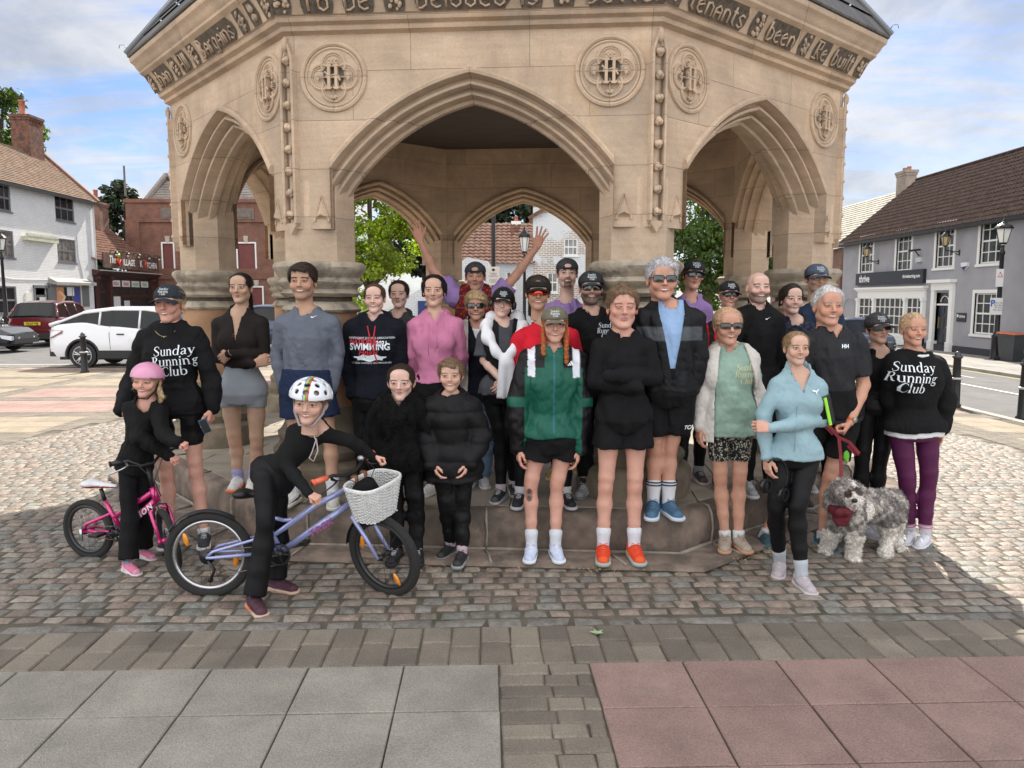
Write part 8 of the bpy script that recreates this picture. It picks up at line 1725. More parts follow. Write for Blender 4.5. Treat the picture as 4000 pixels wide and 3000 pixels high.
 # 24 --------------------------------------------------------------- cap + sunglasses, black crop
 P = Person('young woman in charcoal cap and gold-rimmed sunglasses in black cropped top', 5.6, -.0, (1895, 674, 740), ((1868, 775), (1932, 776)), ((1868, 850, .06), (1926, 850, .03)), ((1876, 905, .10), (1918, 905, .08)), ((1872, 880), (1914, 880)), ((1862, 988), (1902, 988)), ((1866, 1100), (1892, 1118)), S=.92, skin=SKINS['fair'], seed=24, htilt=-7, shin=3, hipf=1.05)
 P.body(smile=False, hands=(None, None), lip=(.45, .2, .18)); P.hair(HAIRC['dkbrown'], t=.008, extra=tail(.06, .06, -.06, .1, .026)); P.cap((.050, .050, .055)); P.glasses(col=(.30, .2, .08), w=.026, h=.021, round_=.5, frame=.0016); P.garment('leggings', LEGG, 'torso legs', inf=.006, hem_t=.30, fr=1.9, noise=(0.0009, 52)); P.garment('crop_top', BLACK, inf=.010, hem=860, sl=.8, slinf=.016); P.poly([[(-.5, 0), (.1, .25), (.5, .2), (.2, .02), (.5, -.16), (.0, -.12), (.25, .05), (-.2, .06)]], 1908, 774, 'crop_top', PRINTW, size=.04)
 P.shoes((.55, .56, .60), (.60, .60, .64), lace=(.65, .65, .68), accent=(.3, .32, .36), rz=(20, 35))
 # 25 --------------------------------------------------------------- purple leggings
 P = Person('woman with fair tied-back hair in black club sweatshirt and purple leggings at the right end', 5.38, .0, (1971, 675, 745), ((1926, 776), (2030, 784)), ((1922, 850, .08), (2040, 860, .02)), ((1930, 900, .10), (2034, 925, .02)), ((1945, 930), (2003, 930)), ((1960, 1045), (2006, 1036)), ((1966, 1125, .08), (1998, 1140)), S=.95, skin=SKINS['ruddy'], seed=25, hipf=1.05, bust=1.1)
 P.body(smile=True, squint=1, hands=(None, 'relaxed'), brow=(.3, .2, .12)); P.hair(HAIRC['strawb'], t=.010, amp=.0035, fr=60, extra=tail(.05, .08, -.04, .1, .026), top=.004)
 P.garment('leggings', C_('plum_lycra', (.085, .014, .060), rough=.5, bump=.15), 'torso legs', inf=.007, hem_t=.30, fr=1.86, noise=(0.0009, 52)); P.garment('tshirt', WHITEF, 'torso', inf=.022, hem=941, h=.010, noise=(0.0036, 39)); P.garment('sweatshirt', BLACK, inf=.036, hem=930, slinf=.036, cuff=True, puff=.03, noise=(0.0081, 46.8)); crew_logo(P, 1954, 812, .090, 'sweatshirt', rot=-.03)
 q = MB(); c = P.Nb - P.base; q.tube([tuple(c + np.array((.066 * math.cos(a), -.030 + .060 * math.sin(a), -.004 + .018 * math.sin(a)))) for a in [2 * math.pi * k / 20 for k in range(20)]], .011, 7, closed=True); q.build('collar', WHITEF, P.t, True)
 P.shoes((.62, .62, .68), (.66, .66, .70), lace=(.62, .60, .66), accent=(.55, .55, .60), sock=(.64, .62, .66), sockh=.09, rz=(-38, -42), stripes=((.075, (.50, .20, .30)), (.055, (.50, .20, .30))))
 # 28, 29 ----------------------------------------------------------- two girls in black coats
 P = Person('girl with dark tied hair in fluffy black faux-fur coat', 4.98, .03, (867, 783, 866), ((820, 874), (912, 874)), ((806, 938, .0), (932, 940, -.0)), ((815, 1000, -.04), (930, 1003, -.03)), ((845, 985), (893, 985)), ((852, 1085), (896, 1085)), ((857, 1180), (902, 1177)), S=.86, skin=SKINS['pale'], seed=28, bust=0)
 P.body(kid=True, smile=False, hands=(None, None), brow=(.06, .04, .03), lip=(.5, .2, .2)); P.hair(HAIRC['dkbrown'], t=.006, amp=.0015, extra=tail(-.05, .05, -.06, .1, .024)); P.garment('trousers', LEGG, 'torso legs', inf=.009, hem_t=.3)
 FUR = C_('faux_fur', (.004, .004, .0045), rough=1, bump=1.0, bs=70); fo = P.garment('fur_coat', FUR, inf=.045, hem=1012, slinf=.042, noise=(0.0108, 88.4), hood=True, vneck=[(.86, 0), (1.02, .045)], puff=.05, hemf=.02)
 vs = fo.data.vertices; g = np.random.default_rng(1); n = len(vs); co = np.empty(n * 3); vs.foreach_get('co', co); co = co.reshape(-1, 3); no = np.empty(n * 3); vs.foreach_get('normal', no); no = no.reshape(-1, 3); k = g.integers(0, n, 9000); b0 = co[k] + g.normal(size=(9000, 3)) * .003; dr = no[k] + g.normal(size=(9000, 3)) * .45 + np.array((0, 0, -.6)); dr /= np.linalg.norm(dr, axis=1)[:, None]; sd_ = np.cross(dr, g.normal(size=(9000, 3))); sd_ /= np.linalg.norm(sd_, axis=1)[:, None]; tip = b0 + dr * g.uniform(.010, .022, 9000)[:, None]; V = np.stack([b0 - sd_ * .0018, b0 + sd_ * .0018, tip], 1).reshape(-1, 3); mesh_np('fur_pile', V, np.arange(27000).reshape(-1, 3), FUR, fo, False)
 P.shoes((.014, .014, .015), (.02, .02, .02), sock=None, rz=(-12, 8))
 P = Person('smiling girl with light brown fringe in long black puffer coat', 4.98, .03, (974, 771, 847), ((926, 872), (1024, 872)), ((922, 938, -.0), (1040, 942, .0)), ((932, 1000, -.10), (1016, 998, -.10)), ((955, 990), (1003, 990)), ((966, 1095), (1000, 1088)), ((973, 1158, .10), (998, 1180, -.05)), S=.86, skin=SKINS['fair'], seed=29, bust=0)
 def puf(F, s):
  X, Y, Z = F._pts((slice(None),) * 3); F.D = F.D - .010 * np.abs(np.sin((Z - .3) * 30)) ** .6 * np.ones_like(X + Y)
 P.body(kid=True, smile=True, hands=('relaxed', 'relaxed'), hdir=(nrm((.45, -.2, -.9)), nrm((-.4, -.2, -.9))), brow=(.2, .13, .08), eyes=(.12, .10, .05)); P.hair(HAIRC['ltbrown'], t=.009, amp=.002, fringe=[((-.05, -.055, .095), (.02, -.085, .080), .018)]); P.garment('leggings', LEGG, 'torso legs', inf=.008, hem_t=.3, fr=1.9)
 P.garment('puffer_coat', C_('nylon_black', (.0055, .0055, .0065), rough=.6), inf=.034, hem=1036, slinf=.032, noise=(0.0036, 78), hood=True, extra=puf, puff=.04, hemf=.02); P.shoes((.014, .014, .015), (.30, .30, .31), lace=(.05, .05, .05), accent=(.10, .10, .10), sock=(.55, .42, .48), sockh=.05, rz=(-30, -12))
 # 26 --------------------------------------------------------------- child in pink helmet on the pink bike
 P = Person('small girl in pink helmet and black tracksuit standing over the pink bike', 4.97, .0, (319, 786, 859), ((284, 880), (345, 882)), ((300, 945, -.10), (350, 935, -.10)), ((368, 985, -.04), (384, 955, -.20)), ((276, 1000, .02), (306, 1000, .06)), ((278, 1088, -.04), (314, 1090, .10)), ((276, 1196, -.15), (308, 1180, .13)), S=.66, skin=SKINS['rosy'], seed=26, bust=0, hx=1.2, shin=2, shdrop=3, hyaw=0, htilt=4)
 P.body(kid=True, smile=True, squint=1, hands=('grip', 'grip'), hdir=(nrm((.8, -.3, -.3)), nrm((.9, -.2, -.2))), palm=((0, .3, -1), (0, .3, -1)), brow=(.3, .2, .1), hsize=.62)
 P.hair(HAIRC['blond'], t=.008, extra=[((-.075, .03, -.02), (-.10, .05, -.06), .022, .012), ((.074, .0, -.03), (.10, -.01, -.10), .022, .020), ((.10, -.01, -.10), (.088, -.02, -.155), .020, .006)], z_max=.07)
 f = Field((-.13, -.15, -.03), (.13, .17, .19), .0045); f.el((0, .010, .050), (.102, .124, .112), .01); f.el((0, .006, .030), (.090, .110, .100), .004, sub=True)
 X, Y, Z = f._pts((slice(None),) * 3); f.D = np.maximum(f.D, .052 + .10 * np.minimum(Y + .04, 0) - .35 * np.clip(Y, 0, .1) - .22 * np.maximum(0, np.abs(X) - .06) - Z)
 for x, y in ((-.028, -.09), (.030, -.09), (-.05, -.02), (.05, -.02), (0, .0)): f.el((x, y, .135 if abs(y) > .05 else .155), (.010, .014, .008), .002, sub=True)
 V, Fc = f.mesh(); C = np.tile(np.array((.66, .28, .43)), (len(V), 1)); inn = (np.sqrt((V[:, 0] / .0955) ** 2 + ((V[:, 1] - .006) / .116) ** 2 + ((V[:, 2] - .034) / .106) ** 2) < 1); C[inn] = (.02, .02, .022); ho = P.hput('helmet', V, Fc, mat('helmet_shell', vcol=True, rough=.25, coat=.5), C)
 b = MB(); b.tube([(-.082, -.01, .03), (-.070, -.03, -.05), (-.03, -.06, -.115), (.03, -.06, -.115), (.070, -.03, -.05), (.082, -.01, .03)], .005, 5); P.hput('chin_strap', b.V, b.F, BLACK, parent=ho)
 P.garment('flared_trousers', BLACK, 'torso legs', inf=.012, hem_t=.3, lflare=.026, fr=1.92, h=.008, noise=(0.0036, 67.6)); P.garment('hoodie', C_('black_fleece', (.0055, .0055, .006)), inf=.022, hem_t=-.12, slinf=.020, hood=True, cuff=True, h=.008)
 P.shoes((.60, .16, .28), (.66, .62, .64), lace=(.5, .35, .4), accent=(.75, .70, .72), sock=(.08, .30, .34), sockh=.03, rz=(52, 60), size=1.15)
 # 27 --------------------------------------------------------------- girl on the lilac bike
 P = Person('girl in white honeycomb cycle helmet leaning over the lilac bike with one foot down', 4.38, .0, (671, 822, 917), ((634, 934), (702, 936)), ((622, 1008, -.06), (758, 952, -.05)), ((668, 1066, -.22), (806, 986, .02)), ((572, 1032, -.04), (596, 1034, .10)), ((574, 1130, -.12), (604, 1135, .14)), ((548, 1268, -.16), (596, 1258, .13)), S=.74, skin=SKINS['fair'], seed=27, bust=0, hx=1.18, shin=2, shdrop=2, htilt=5, hipf=1.0, headdy=-.12)
 P.body(kid=True, smile=True, hands=('grip', 'grip'), hdir=(nrm((.8, -.4, -.3)), nrm((.8, .1, -.2))), palm=((0, .4, -1), (0, -.3, -1)), brow=(.18, .11, .06), hsize=.68)
 f = Field((-.14, -.16, -.02), (.14, .18, .20), .0042); f.el((0, .012, .055), (.108, .132, .115), .01); f.el((0, .008, .030), (.092, .112, .104), .004, sub=True)
 X, Y, Z = f._pts((slice(None),) * 3); f.D = np.maximum(f.D, .050 + .12 * np.minimum(Y + .04, 0) - .25 * np.clip(Y, 0, .1) - Z)
 cs = []
 for rw, (el_, n) in enumerate(((18, 12), (42, 10), (64, 6), (88, 2))):
  for k in range(n):
   az = 2 * math.pi * (k + .5 * (rw % 2)) / n; d = np.array((math.cos(R(el_)) * math.cos(az), math.cos(R(el_)) * math.sin(az), math.sin(R(el_)))); c = np.array((0, .012, .055)) + d * np.array((.108, .132, .115)); cs.append(c)
   f.rc(c + d * .010, c - d * .035, .0150, .0135, .004, sub=True)
 f.D = f.D; V, Fc = f.mesh(); C = np.tile(np.array((.74, .77, .82)), (len(V), 1)); inn = (np.sqrt((V[:, 0] / .100) ** 2 + ((V[:, 1] - .010) / .123) ** 2 + ((V[:, 2] - .046) / .108) ** 2) < 1); C[inn] = (.03, .03, .033)
 for x0, cc in ((-.012, (.02, .20, .55)), (-.004, (.6, .5, .04)), (.004, (.03, .30, .08)), (.012, (.6, .03, .03))): C[(np.abs(V[:, 0] - x0 - .0) < .004) & ~inn] = cc
 P.hput('helmet', V, Fc, mat('helmet_shell', vcol=True, rough=.25, coat=.5), C); P.hair(HAIRC['ltbrown'], t=.006, z_max=.06)
 b = MB(); b.tube([(-.078, -.0, .03), (-.070, -.02, -.04), (-.034, -.058, -.112), (.034, -.058, -.112), (.070, -.02, -.04), (.078, -.0, .03)], .008, 6); P.hput('hood_edge', b.V, b.F, mat('taupe_hood', (.34, .28, .28), .8))
 P.garment('flared_leggings', LEGG, 'torso legs', inf=.009, hem_t=.22, lflare=.030, fr=1.94, h=.008, noise=(0.0018, 67.6)); P.garment('zip_top', C_('black_rib', (.007, .0075, .008), bump=.6), inf=.010, hem_t=.20, slinf=.009, h=.008, cuff=True, collar=.02, noise=(0.0027, 67.6))
 b = MB(); c = P.Nb - P.base + np.array((.0, -.11, -.02)); b.tube([tuple(c + np.array(p)) for p in ((0, 0, 0), (.02, -.01, -.05), (.0, -.012, -.11), (-.02, -.01, -.15), (.005, -.012, -.17), (.03, -.01, -.11), (.02, 0, -.04))], .0035, 5); b.build('drawstring', mat('taupe_cord', (.5, .42, .42), .7), P.t, True)
 P.shoes((.060, .018, .032), (.60, .42, .32), lace=(.05, .02, .03), accent=(.12, .05, .08), sock=(.74, .78, .86), sockh=.05, rz=(36, 68), size=1.25)
 sh = [o for o in P.t.children if o.name.startswith('shoe')][0]; put_text('shoe_lettering', 'HOKA', .034, mat('orange_print', (.75, .18, .04), .5), sh, Matrix.Translation((-.054, -.045, .040)) @ Matrix.Rotation(R(-90), 4, 'Z') @ Matrix.Rotation(R(80), 4, 'X'), off=.0015)
 return LEADMAN
LM = person_group()
# ------------------------------------------------------------------ bicycles
def bike(name, label, A, Bf, rad, fcol, kind, fsteer=0, txt='', tcol=(.7, .7, .7)):
 """A rear-wheel ground point, Bf front-wheel ground point"""
 A, Bf = np.array(A), np.array(Bf); d = Bf - A; wb = np.linalg.norm(d); h = math.atan2(d[1], d[0]); t = empty(name, (A[0], A[1], 0), h, label, 'bicycle'); k = rad / .255
 FM = mat('frame_' + name, fcol, .22, .25, coat=1.0); BLKM = mat('black_parts', (.014, .014, .015), .4); TY = mat('bike_tyre', (.022, .021, .020), .9, bump=.5, bscale=90); AL = mat('bike_alloy', (.55, .55, .57), .25, .9)
 V3 = lambda x, z, y=0: Vector((x, y, z))
 R0 = V3(0, rad); F0 = V3(wb, rad); bb = V3(wb * .40, rad * 1.04); hd_top = V3(wb * .79, rad * (2.62 if kind == 'lilac' else 2.55)); hd_bot = V3(wb * .825, rad * 2.12); st = V3(wb * .30, rad * 1.92) if kind == 'lilac' else V3(wb * .22, rad * 2.0)
 ft = .019 if kind == 'lilac' else .021
 f = MB()
 if kind == 'lilac':
  f.tube([bb, hd_bot.lerp(hd_top, .2)], [.021, .020], 12); jn = bb.lerp(st, .42); f.tube([bb, st + V3(-.01, .03)], .017, 12)
  f.tube([hd_top.lerp(hd_bot, .15), V3(wb * .60, rad * 2.12), V3(wb * .43, rad * 1.62), jn], [.018, .018, .017, .014], 12); f.tube([st, V3(wb * .42, rad * 1.78), V3(wb * .47, rad * 1.80)], .012, 10)
  for y in (-.05, .05): f.tube([bb + V3(-.02, .005, y * .5), R0 + V3(.03, -.002, y * 1.1), R0 + V3(0, 0, y * 1.15)], [.012, .010, .009], 8); f.tube([jn, jn + V3(-.10, -.01, y * .6), R0 + V3(.04, .035, y * 1.1), R0 + V3(.01, .01, y * 1.15)], [.011, .009, .009, .009], 8)
 else:
  f.tube([bb, hd_bot.lerp(hd_top, .15)], [.022, .022], 12); f.tube([hd_top.lerp(hd_bot, .2), V3(wb * .50, rad * 1.85), bb.lerp(st, .45)], [.018, .017, .016], 12); f.tube([bb, st], .016, 12)
  for y in (-.045, .045): f.tube([bb + V3(-.02, .0, y * .6), R0 + V3(0, 0, y * 1.15)], [.012, .010], 8); f.tube([bb.lerp(st, .6), R0 + V3(.03, .05, y), R0 + V3(0, 0, y * 1.15)], [.012, .011, .011], 8)
 f.tube([hd_bot + (hd_bot - hd_top) * .05, hd_top + (hd_top - hd_bot) * .08], .024, 14); f.build('frame', FM, t, True)
 # steering group turns about the head tube
 ax = (hd_top - hd_bot).normalized(); M = Matrix.Translation(hd_bot) @ Matrix.Rotation(fsteer, 4, ax) @ Matrix.Translation(-hd_bot); MR = Matrix.Identity(4)
 def part(nm, mb, m, par=t, steer=True, sm=True):
  if steer: mb2 = MB(); mb2.V = [tuple(M @ Vector(v)) for v in mb.V]; mb2.F = mb.F; mb2.C = mb.C; mb = mb2
  return mb.build(nm, m, par, sm, False)
 q = MB(); cr = hd_bot + (hd_bot - hd_top).normalized() * .035
 for y in (-.052, .052): q.tube([cr + V3(0, 0, y * .35), cr + V3(.004, -.02, y), cr.lerp(F0, .5) + V3(.002, 0, y * 1.05), F0 + V3(0, .0, y * 1.05)], [.014, .016, .013, .009], 10)
 part('fork', q, FM)
 def wheel(c, steer, nm):
  q = MB(); n = 60; vs = []; m_ = 10; tw = .022 * k + .003; tr = tw
  for i in range(n):
   a = 2 * math.pi * i / n
   for j in range(m_):
    b = 2 * math.pi * j / m_; kn = (.0028 if (i + (j % 2)) % 2 and abs(b - math.pi) > 1.9 or (i % 2 and math.cos(b) > .3) else 0); r = rad - tr + (tr + kn) * math.cos(b); y = tw * math.sin(b); vs.append((c.x + r * math.cos(a), y, c.z + r * math.sin(a)))
  q.add(vs, [(i * m_ + j, ((i + 1) % n) * m_ + j, ((i + 1) % n) * m_ + (j + 1) % m_, i * m_ + (j + 1) % m_) for i in range(n) for j in range(m_)]); w = part('wheel', q, TY, t, steer, False)
  q = MB(); rr = rad - 2 * tr - .004; rimw = .012
  prof = [(rr - .014, 0), (rr - .008, -rimw), (rr + .008, -rimw - .002), (rr + .010, 0), (rr + .008, rimw + .002), (rr - .008, rimw)]; vs = [(c.x + r * math.cos(a), y, c.z + r * math.sin(a)) for a in [2 * math.pi * i / 48 for i in range(48)] for r, y in prof]
  q.add(vs, [(i * 6 + j, i * 6 + (j + 1) % 6, ((i + 1) % 48) * 6 + (j + 1) % 6, ((i + 1) % 48) * 6 + j) for i in range(48) for j in range(6)]); part('rim', q, AL if kind == 'lilac' and nm == 'r' else mat('rim_dark', (.05, .05, .055), .35, .5), w, steer)
  q = MB()
  for i in range(20):
   a = 2 * math.pi * i / 20; a2 = a + (.55 if i % 2 else -.55); s = 1 if i % 4 < 2 else -1; q.tube([(c.x + .020 * math.cos(a2), s * .026, c.z + .020 * math.sin(a2)), (c.x + (rr - .01) * math.cos(a), 0, c.z + (rr - .01) * math.sin(a))], .0012, 4)
  part('spokes', q, AL if kind != 'lilac' else mat('spoke_dark', (.04, .04, .045), .4, .5), w, steer)
  q = MB(); q.lathe([(.010, -.055), (.012, -.040), (.022, -.034), (.014, -.024), (.013, .024), (.022, .034), (.012, .040), (.010, .055)], 14, (c.x, c.z), axis='y'); part('hub', q, BLKM if kind == 'lilac' else FM, w, steer)
  if kind == 'lilac':
   for a in ((2.5 if nm == 'r' else -.95), (-.2 if nm == 'r' else 2.75)):
    q = MB(); q.ball((0, 0, 0), 1, 6, sc=(.016, .010, .042)); m2 = Matrix.Translation((c.x + rad * .62 * math.cos(a), -.012, c.z + rad * .62 * math.sin(a))) @ Matrix.Rotation(a - math.pi * .0 + .4, 4, 'Y'); q.V = [tuple(m2 @ Vector(v)) for v in q.V]; part('reflector', q, mat('amber', (.75, .25, .01), .15, spec=1), w, steer)
  return w
 wheel(R0, False, 'r'); wheel(F0, True, 'f')
 # drivetrain
 q = MB(); q.tube([bb + V3(.062 * k * math.cos(a), .062 * k * math.sin(a), -.055) for a in [2 * math.pi * i / 30 for i in range(30)]], .007, 6, closed=True)
 for i in range(5): a = 2 * math.pi * i / 5; q.tube([bb + V3(0, 0, -.055), bb + V3(.058 * k * math.cos(a), .058 * k * math.sin(a), -.055)], .006, 5)
 q.lathe([(.022, -.065), (.024, .065)], 14, (bb.x, bb.z), axis='y'); part('chainring', q, BLKM, t, False)
 a = math.pi + .12 if kind == 'lilac' else math.pi - .05; ca = V3(.105 * k * math.cos(a), .105 * k * math.sin(a))
 for s in (-1, 1):
  q = MB(); e = bb + ca * (1 if s < 0 else -1) + V3(0, 0, s * .085); q.tube([bb + V3(0, 0, s * .06), e], [.012, .009], 8); c_ = part('crank', q, BLKM, t, False); q = MB(); q.box(e.x - .035, e.x + .035, min(e.y, e.y + s * .08), max(e.y, e.y + s * .08), e.z - .010, e.z + .010, bev=.004); p_ = part('pedal', q, BLKM, c_, False, False)
 q = MB(); q.tube([bb + V3(0, .060 * k, -.055), R0 + V3(0, .034, -.045)], .0035, 4); q.tube([bb + V3(0, -.060 * k, -.055), R0 + V3(.02, -.12 if kind == 'lilac' else -.03, -.045)], .0035, 4); part('chain', q, mat('chain', (.20, .17, .14), .4, .8), t, False)
 q = MB()
 for i, r in enumerate((.046, .038, .030) if kind == 'lilac' else (.028,)): q.lathe([(r, -.040 - .006 * i), (r, -.036 - .006 * i)], 24, (R0.x, R0.z), axis='y')
 if kind == 'lilac': q.tube([R0 + V3(.01, -.02, -.055), R0 + V3(.045, -.075, -.055), R0 + V3(.02, -.135, -.055)], .010, 6); q.lathe([(.016, -.06), (.016, -.05)], 14, (R0.x + .02, R0.z - .135), axis='y')
 part('sprockets', q, BLKM, t, False)
 # seat post and saddle
 q = MB(); sp = st + V3(-.03, .10 if kind == 'lilac' else .085); q.tube([st, sp], .013, 10); part('seat_post', q, BLKM, t, False)
 Fd = Field((sp.x - .16, -.09, sp.z - .05), (sp.x + .16, .09, sp.z + .08), .006); Fd.rc((sp.x - .085, -.035, sp.z + .03), (sp.x - .085, .035, sp.z + .03), .030, .030, .02, flat=(1.4, 1, .8)); Fd.rc((sp.x - .06, 0, sp.z + .028), (sp.x + .12, 0, sp.z + .022), .034, .016, .03, flat=(1, 1, .8)); V, F = Fd.mesh(); C = np.tile(np.array((.70, .70, .72) if kind == 'pink' else BK), (len(V), 1));
 if kind == 'pink': C[V[:, 2] < sp.z + .020] = (.40, .02, .06)
 mesh_np('saddle', V, F, mat('saddle', vcol=True, rough=.45), t, True, C)
 # bars
 q = MB(); stem = hd_top + ax * (.055 if kind == 'lilac' else .16); q.tube([hd_top, stem], .015, 10); bc = stem + V3(.04, .015); q.tube([stem, bc], .016, 8)
 W2 = .26 * (1 if kind == 'lilac' else .80); up = .03 if kind == 'lilac' else .05; bpts = [bc + V3(-.05, up, -W2), bc + V3(-.02, up, -W2 * .5), bc + V3(0, 0, -.04), bc + V3(0, 0, .04), bc + V3(-.02, up, W2 * .5), bc + V3(-.05, up, W2)]; q.tube(bpts, .0105, 8); hb = part('handlebar', q, BLKM)
 for s, i0, i1 in ((-1, 0, 1), (1, 5, 4)):
  e, n_ = bpts[i0], bpts[i1]; g = MB(); g.tube([e, e.lerp(n_, .72)], .0165, 10); g.tube([e + (e - n_) * .02, e + (n_ - e) * .06], .020, 10); part('grip', g, mat('coral_grip', (.78, .16, .08), .5) if kind == 'lilac' else BLKM, hb)
  g = MB(); b0 = e.lerp(n_, .85); g.tube([b0 + V3(.01, -.01), b0 + V3(.05, -.02), b0 + V3(.055, -.03, s * .04), b0 + V3(.05, -.045, s * .12)], [.010, .007, .005, .005], 6); part('brake_lever', g, BLKM if kind == 'lilac' else AL, hb)
  g = MB(); fin = hd_bot + V3(.05, -.10) if s < 0 else hd_bot + V3(-.05, .02); g.tube([b0 + V3(.04, -.015), b0 + V3(.12, -.02, -s * .05), bc + V3(.10, -.09, 0), hd_bot + V3(.06, .05, s * .02), fin], .0028, 5); part('brake_cable', g, BLKM, hb)
 g = MB(); c = bpts[4].lerp(bpts[3], .2) + V3(0, .03); g.ball(tuple(c), .022, 6, sc=(1, 1, .8)); part('bell', g, AL, hb)
 # brakes and mudguards
 g = MB(); bz = cr.lerp(F0, .18)
 for y in (-.045, .045): g.tube([bz + V3(.03, -.02, y), bz + V3(.035, .06, y * .9), bz + V3(.03, .075, -y * .2)], .006, 6)
 part('front_brake', g, BLKM)
 if kind == 'lilac':
  for c, s_, a0, a1 in ((R0, False, 55, 150), (F0, True, 120, 175)):
   g = MB(); r = rad + .018; vs = [(c.x + (r - .006 * abs(j - 2) ** 1.5 * .5) * math.cos(a), (j - 2) * .014, c.z + (r - .004 * abs(j - 2) ** 1.5) * math.sin(a)) for a in [R(a0 + (a1 - a0) * i / 16) for i in range(17)] for j in range(5)]; g.add(vs, [(i * 5 + j, i * 5 + j + 1, i * 5 + 6 + j, i * 5 + 5 + j)[::-1] for i in range(16) for j in range(4)]); part('mudguard', g, mat('mudguard', (.016, .018, .02), .5), t, s_)
 # lettering on the down tube, facing the camera side
 if txt:
  p0, p1 = bb.lerp(hd_bot, .20), bb.lerp(hd_bot, .88); dd = (p1 - p0); ang = math.atan2(dd.z, dd.x); mid = (p0 + p1) / 2; Mt = Matrix.Translation((mid.x, -.0235, mid.z - .002)) @ Matrix.Rotation(-ang, 4, 'Y') @ Matrix.Rotation(R(90), 4, 'X')
  fr = [o for o in t.children if o.name.startswith('frame')][0]; put_text('frame_lettering', txt, .050, mat('frame_print' + kind, tcol, .4), fr, Mt, off=.0015, sx=1.2, spacing=1.2, shear=.2)
 if kind == 'lilac':      # wicker basket carried on the bars
  bm = Matrix.Identity(4); q = MB(); cB = bc + V3(.16, -.03); wx, wy, hB = .115, .165, .20
  def rim(f, z): return [(cB.x + (wx * (.72 + .28 * f)) * math.copysign(abs(math.cos(a)) ** .6, math.cos(a)), (wy * (.74 + .26 * f)) * math.copysign(abs(math.sin(a)) ** .6, math.sin(a)), cB.z + z) for a in [2 * math.pi * i / 44 for i in range(44)]]
  for i in range(22):
   f = i / 21; P = rim(f, -hB + hB * f); off = [(.0035 if (j + i) % 2 else -.0035) for j in range(44)]; P = [(cB.x + (p[0] - cB.x) * (1 + o_ / .1), p[1] * (1 + o_ / .1), p[2]) for p, o_ in zip(P, off)]; q.tube(P, .0040, 5, closed=True)
  top, bot = rim(1, 0), rim(0, -hB)
  for j in range(0, 44, 1): q.tube([bot[j], top[j]], .0022, 4)
  for z in (.004, .012): q.tube([(p[0], p[1], p[2] + z) for p in rim(1.04, 0)], .008, 6, closed=True)
  for j in range(7): y = -wy * .6 + wy * .2 * j; q.tube([(cB.x - wx * .7, y, cB.z - hB), (cB.x + wx * .7, y, cB.z - hB)], .006, 5)
  bk = part('wicker_basket', q, mat('white_wicker', (.72, .72, .70), .55, var=.15, vscale=40)); g = MB(); g.box(cB.x - wx - .025, cB.x - wx + .012, -.03, -.005, cB.z - .10, cB.z + .03, bev=.003); g.box(cB.x - wx - .025, cB.x - wx + .012, .05, .075, cB.z - .10, cB.z + .03, bev=.003); part('leather_strap', g, mat('tan_leather', (.22, .09, .04), .6), bk)
  Fd = Field((cB.x - .12, -.14, cB.z - .12), (cB.x + .12, .14, cB.z + .08), .007); Fd.el((cB.x - .03, -.03, cB.z - .03), (.06, .09, .055), .02); Fd.noise(.01, 60, 2); V, F = Fd.mesh(); V = np.array([tuple(M @ Vector(v)) for v in V]); o = mesh_np('bundled_clothing', V, F, BLACK, None, True); o.parent = t; o.name = 'basket_lining'
 else:
  g = MB(); g.tube([(bb.x - .02, -.03, bb.z - .02), (R0.x + .06, -.06, R0.z + .01)], .014, 6); part('chain_guard', g, FM, t, False)
  for s in (-1, 1): g = MB(); g.lathe([(.016, s * .052), (.018, s * .064), (.008, s * .07)][::1 if s > 0 else -1], 12, (F0.x, F0.z), axis='y'); part('axle_cap', g, FM)
  g = MB(); g.box(R0.x - .012, R0.x + .012, -.075, -.062, R0.z - .06, R0.z + .02, bev=.002); part('axle_bracket', g, AL, t, False)
 return t
a, b = G(192, 1208), G(383, 1228); bike('pink_bicycle', 'small magenta child bicycle straddled by the girl in the pink helmet', (a[0], a[1] + .02), (b[0] - .02, b[1] + .02), .205, (.55, .015, .17), 'pink', R(-38), 'PYTHON', (.82, .80, .82))
a, b = G(452, 1293), G(838, 1284); bike('lilac_bicycle', 'lilac-blue bicycle with knobbly tyres and a white wicker basket on the handlebars', (a[0], a[1] + .03), (b[0], b[1] + .02), .258, (.34, .38, .66), 'lilac', R(-34), 'TREK', (.34, .07, .26))
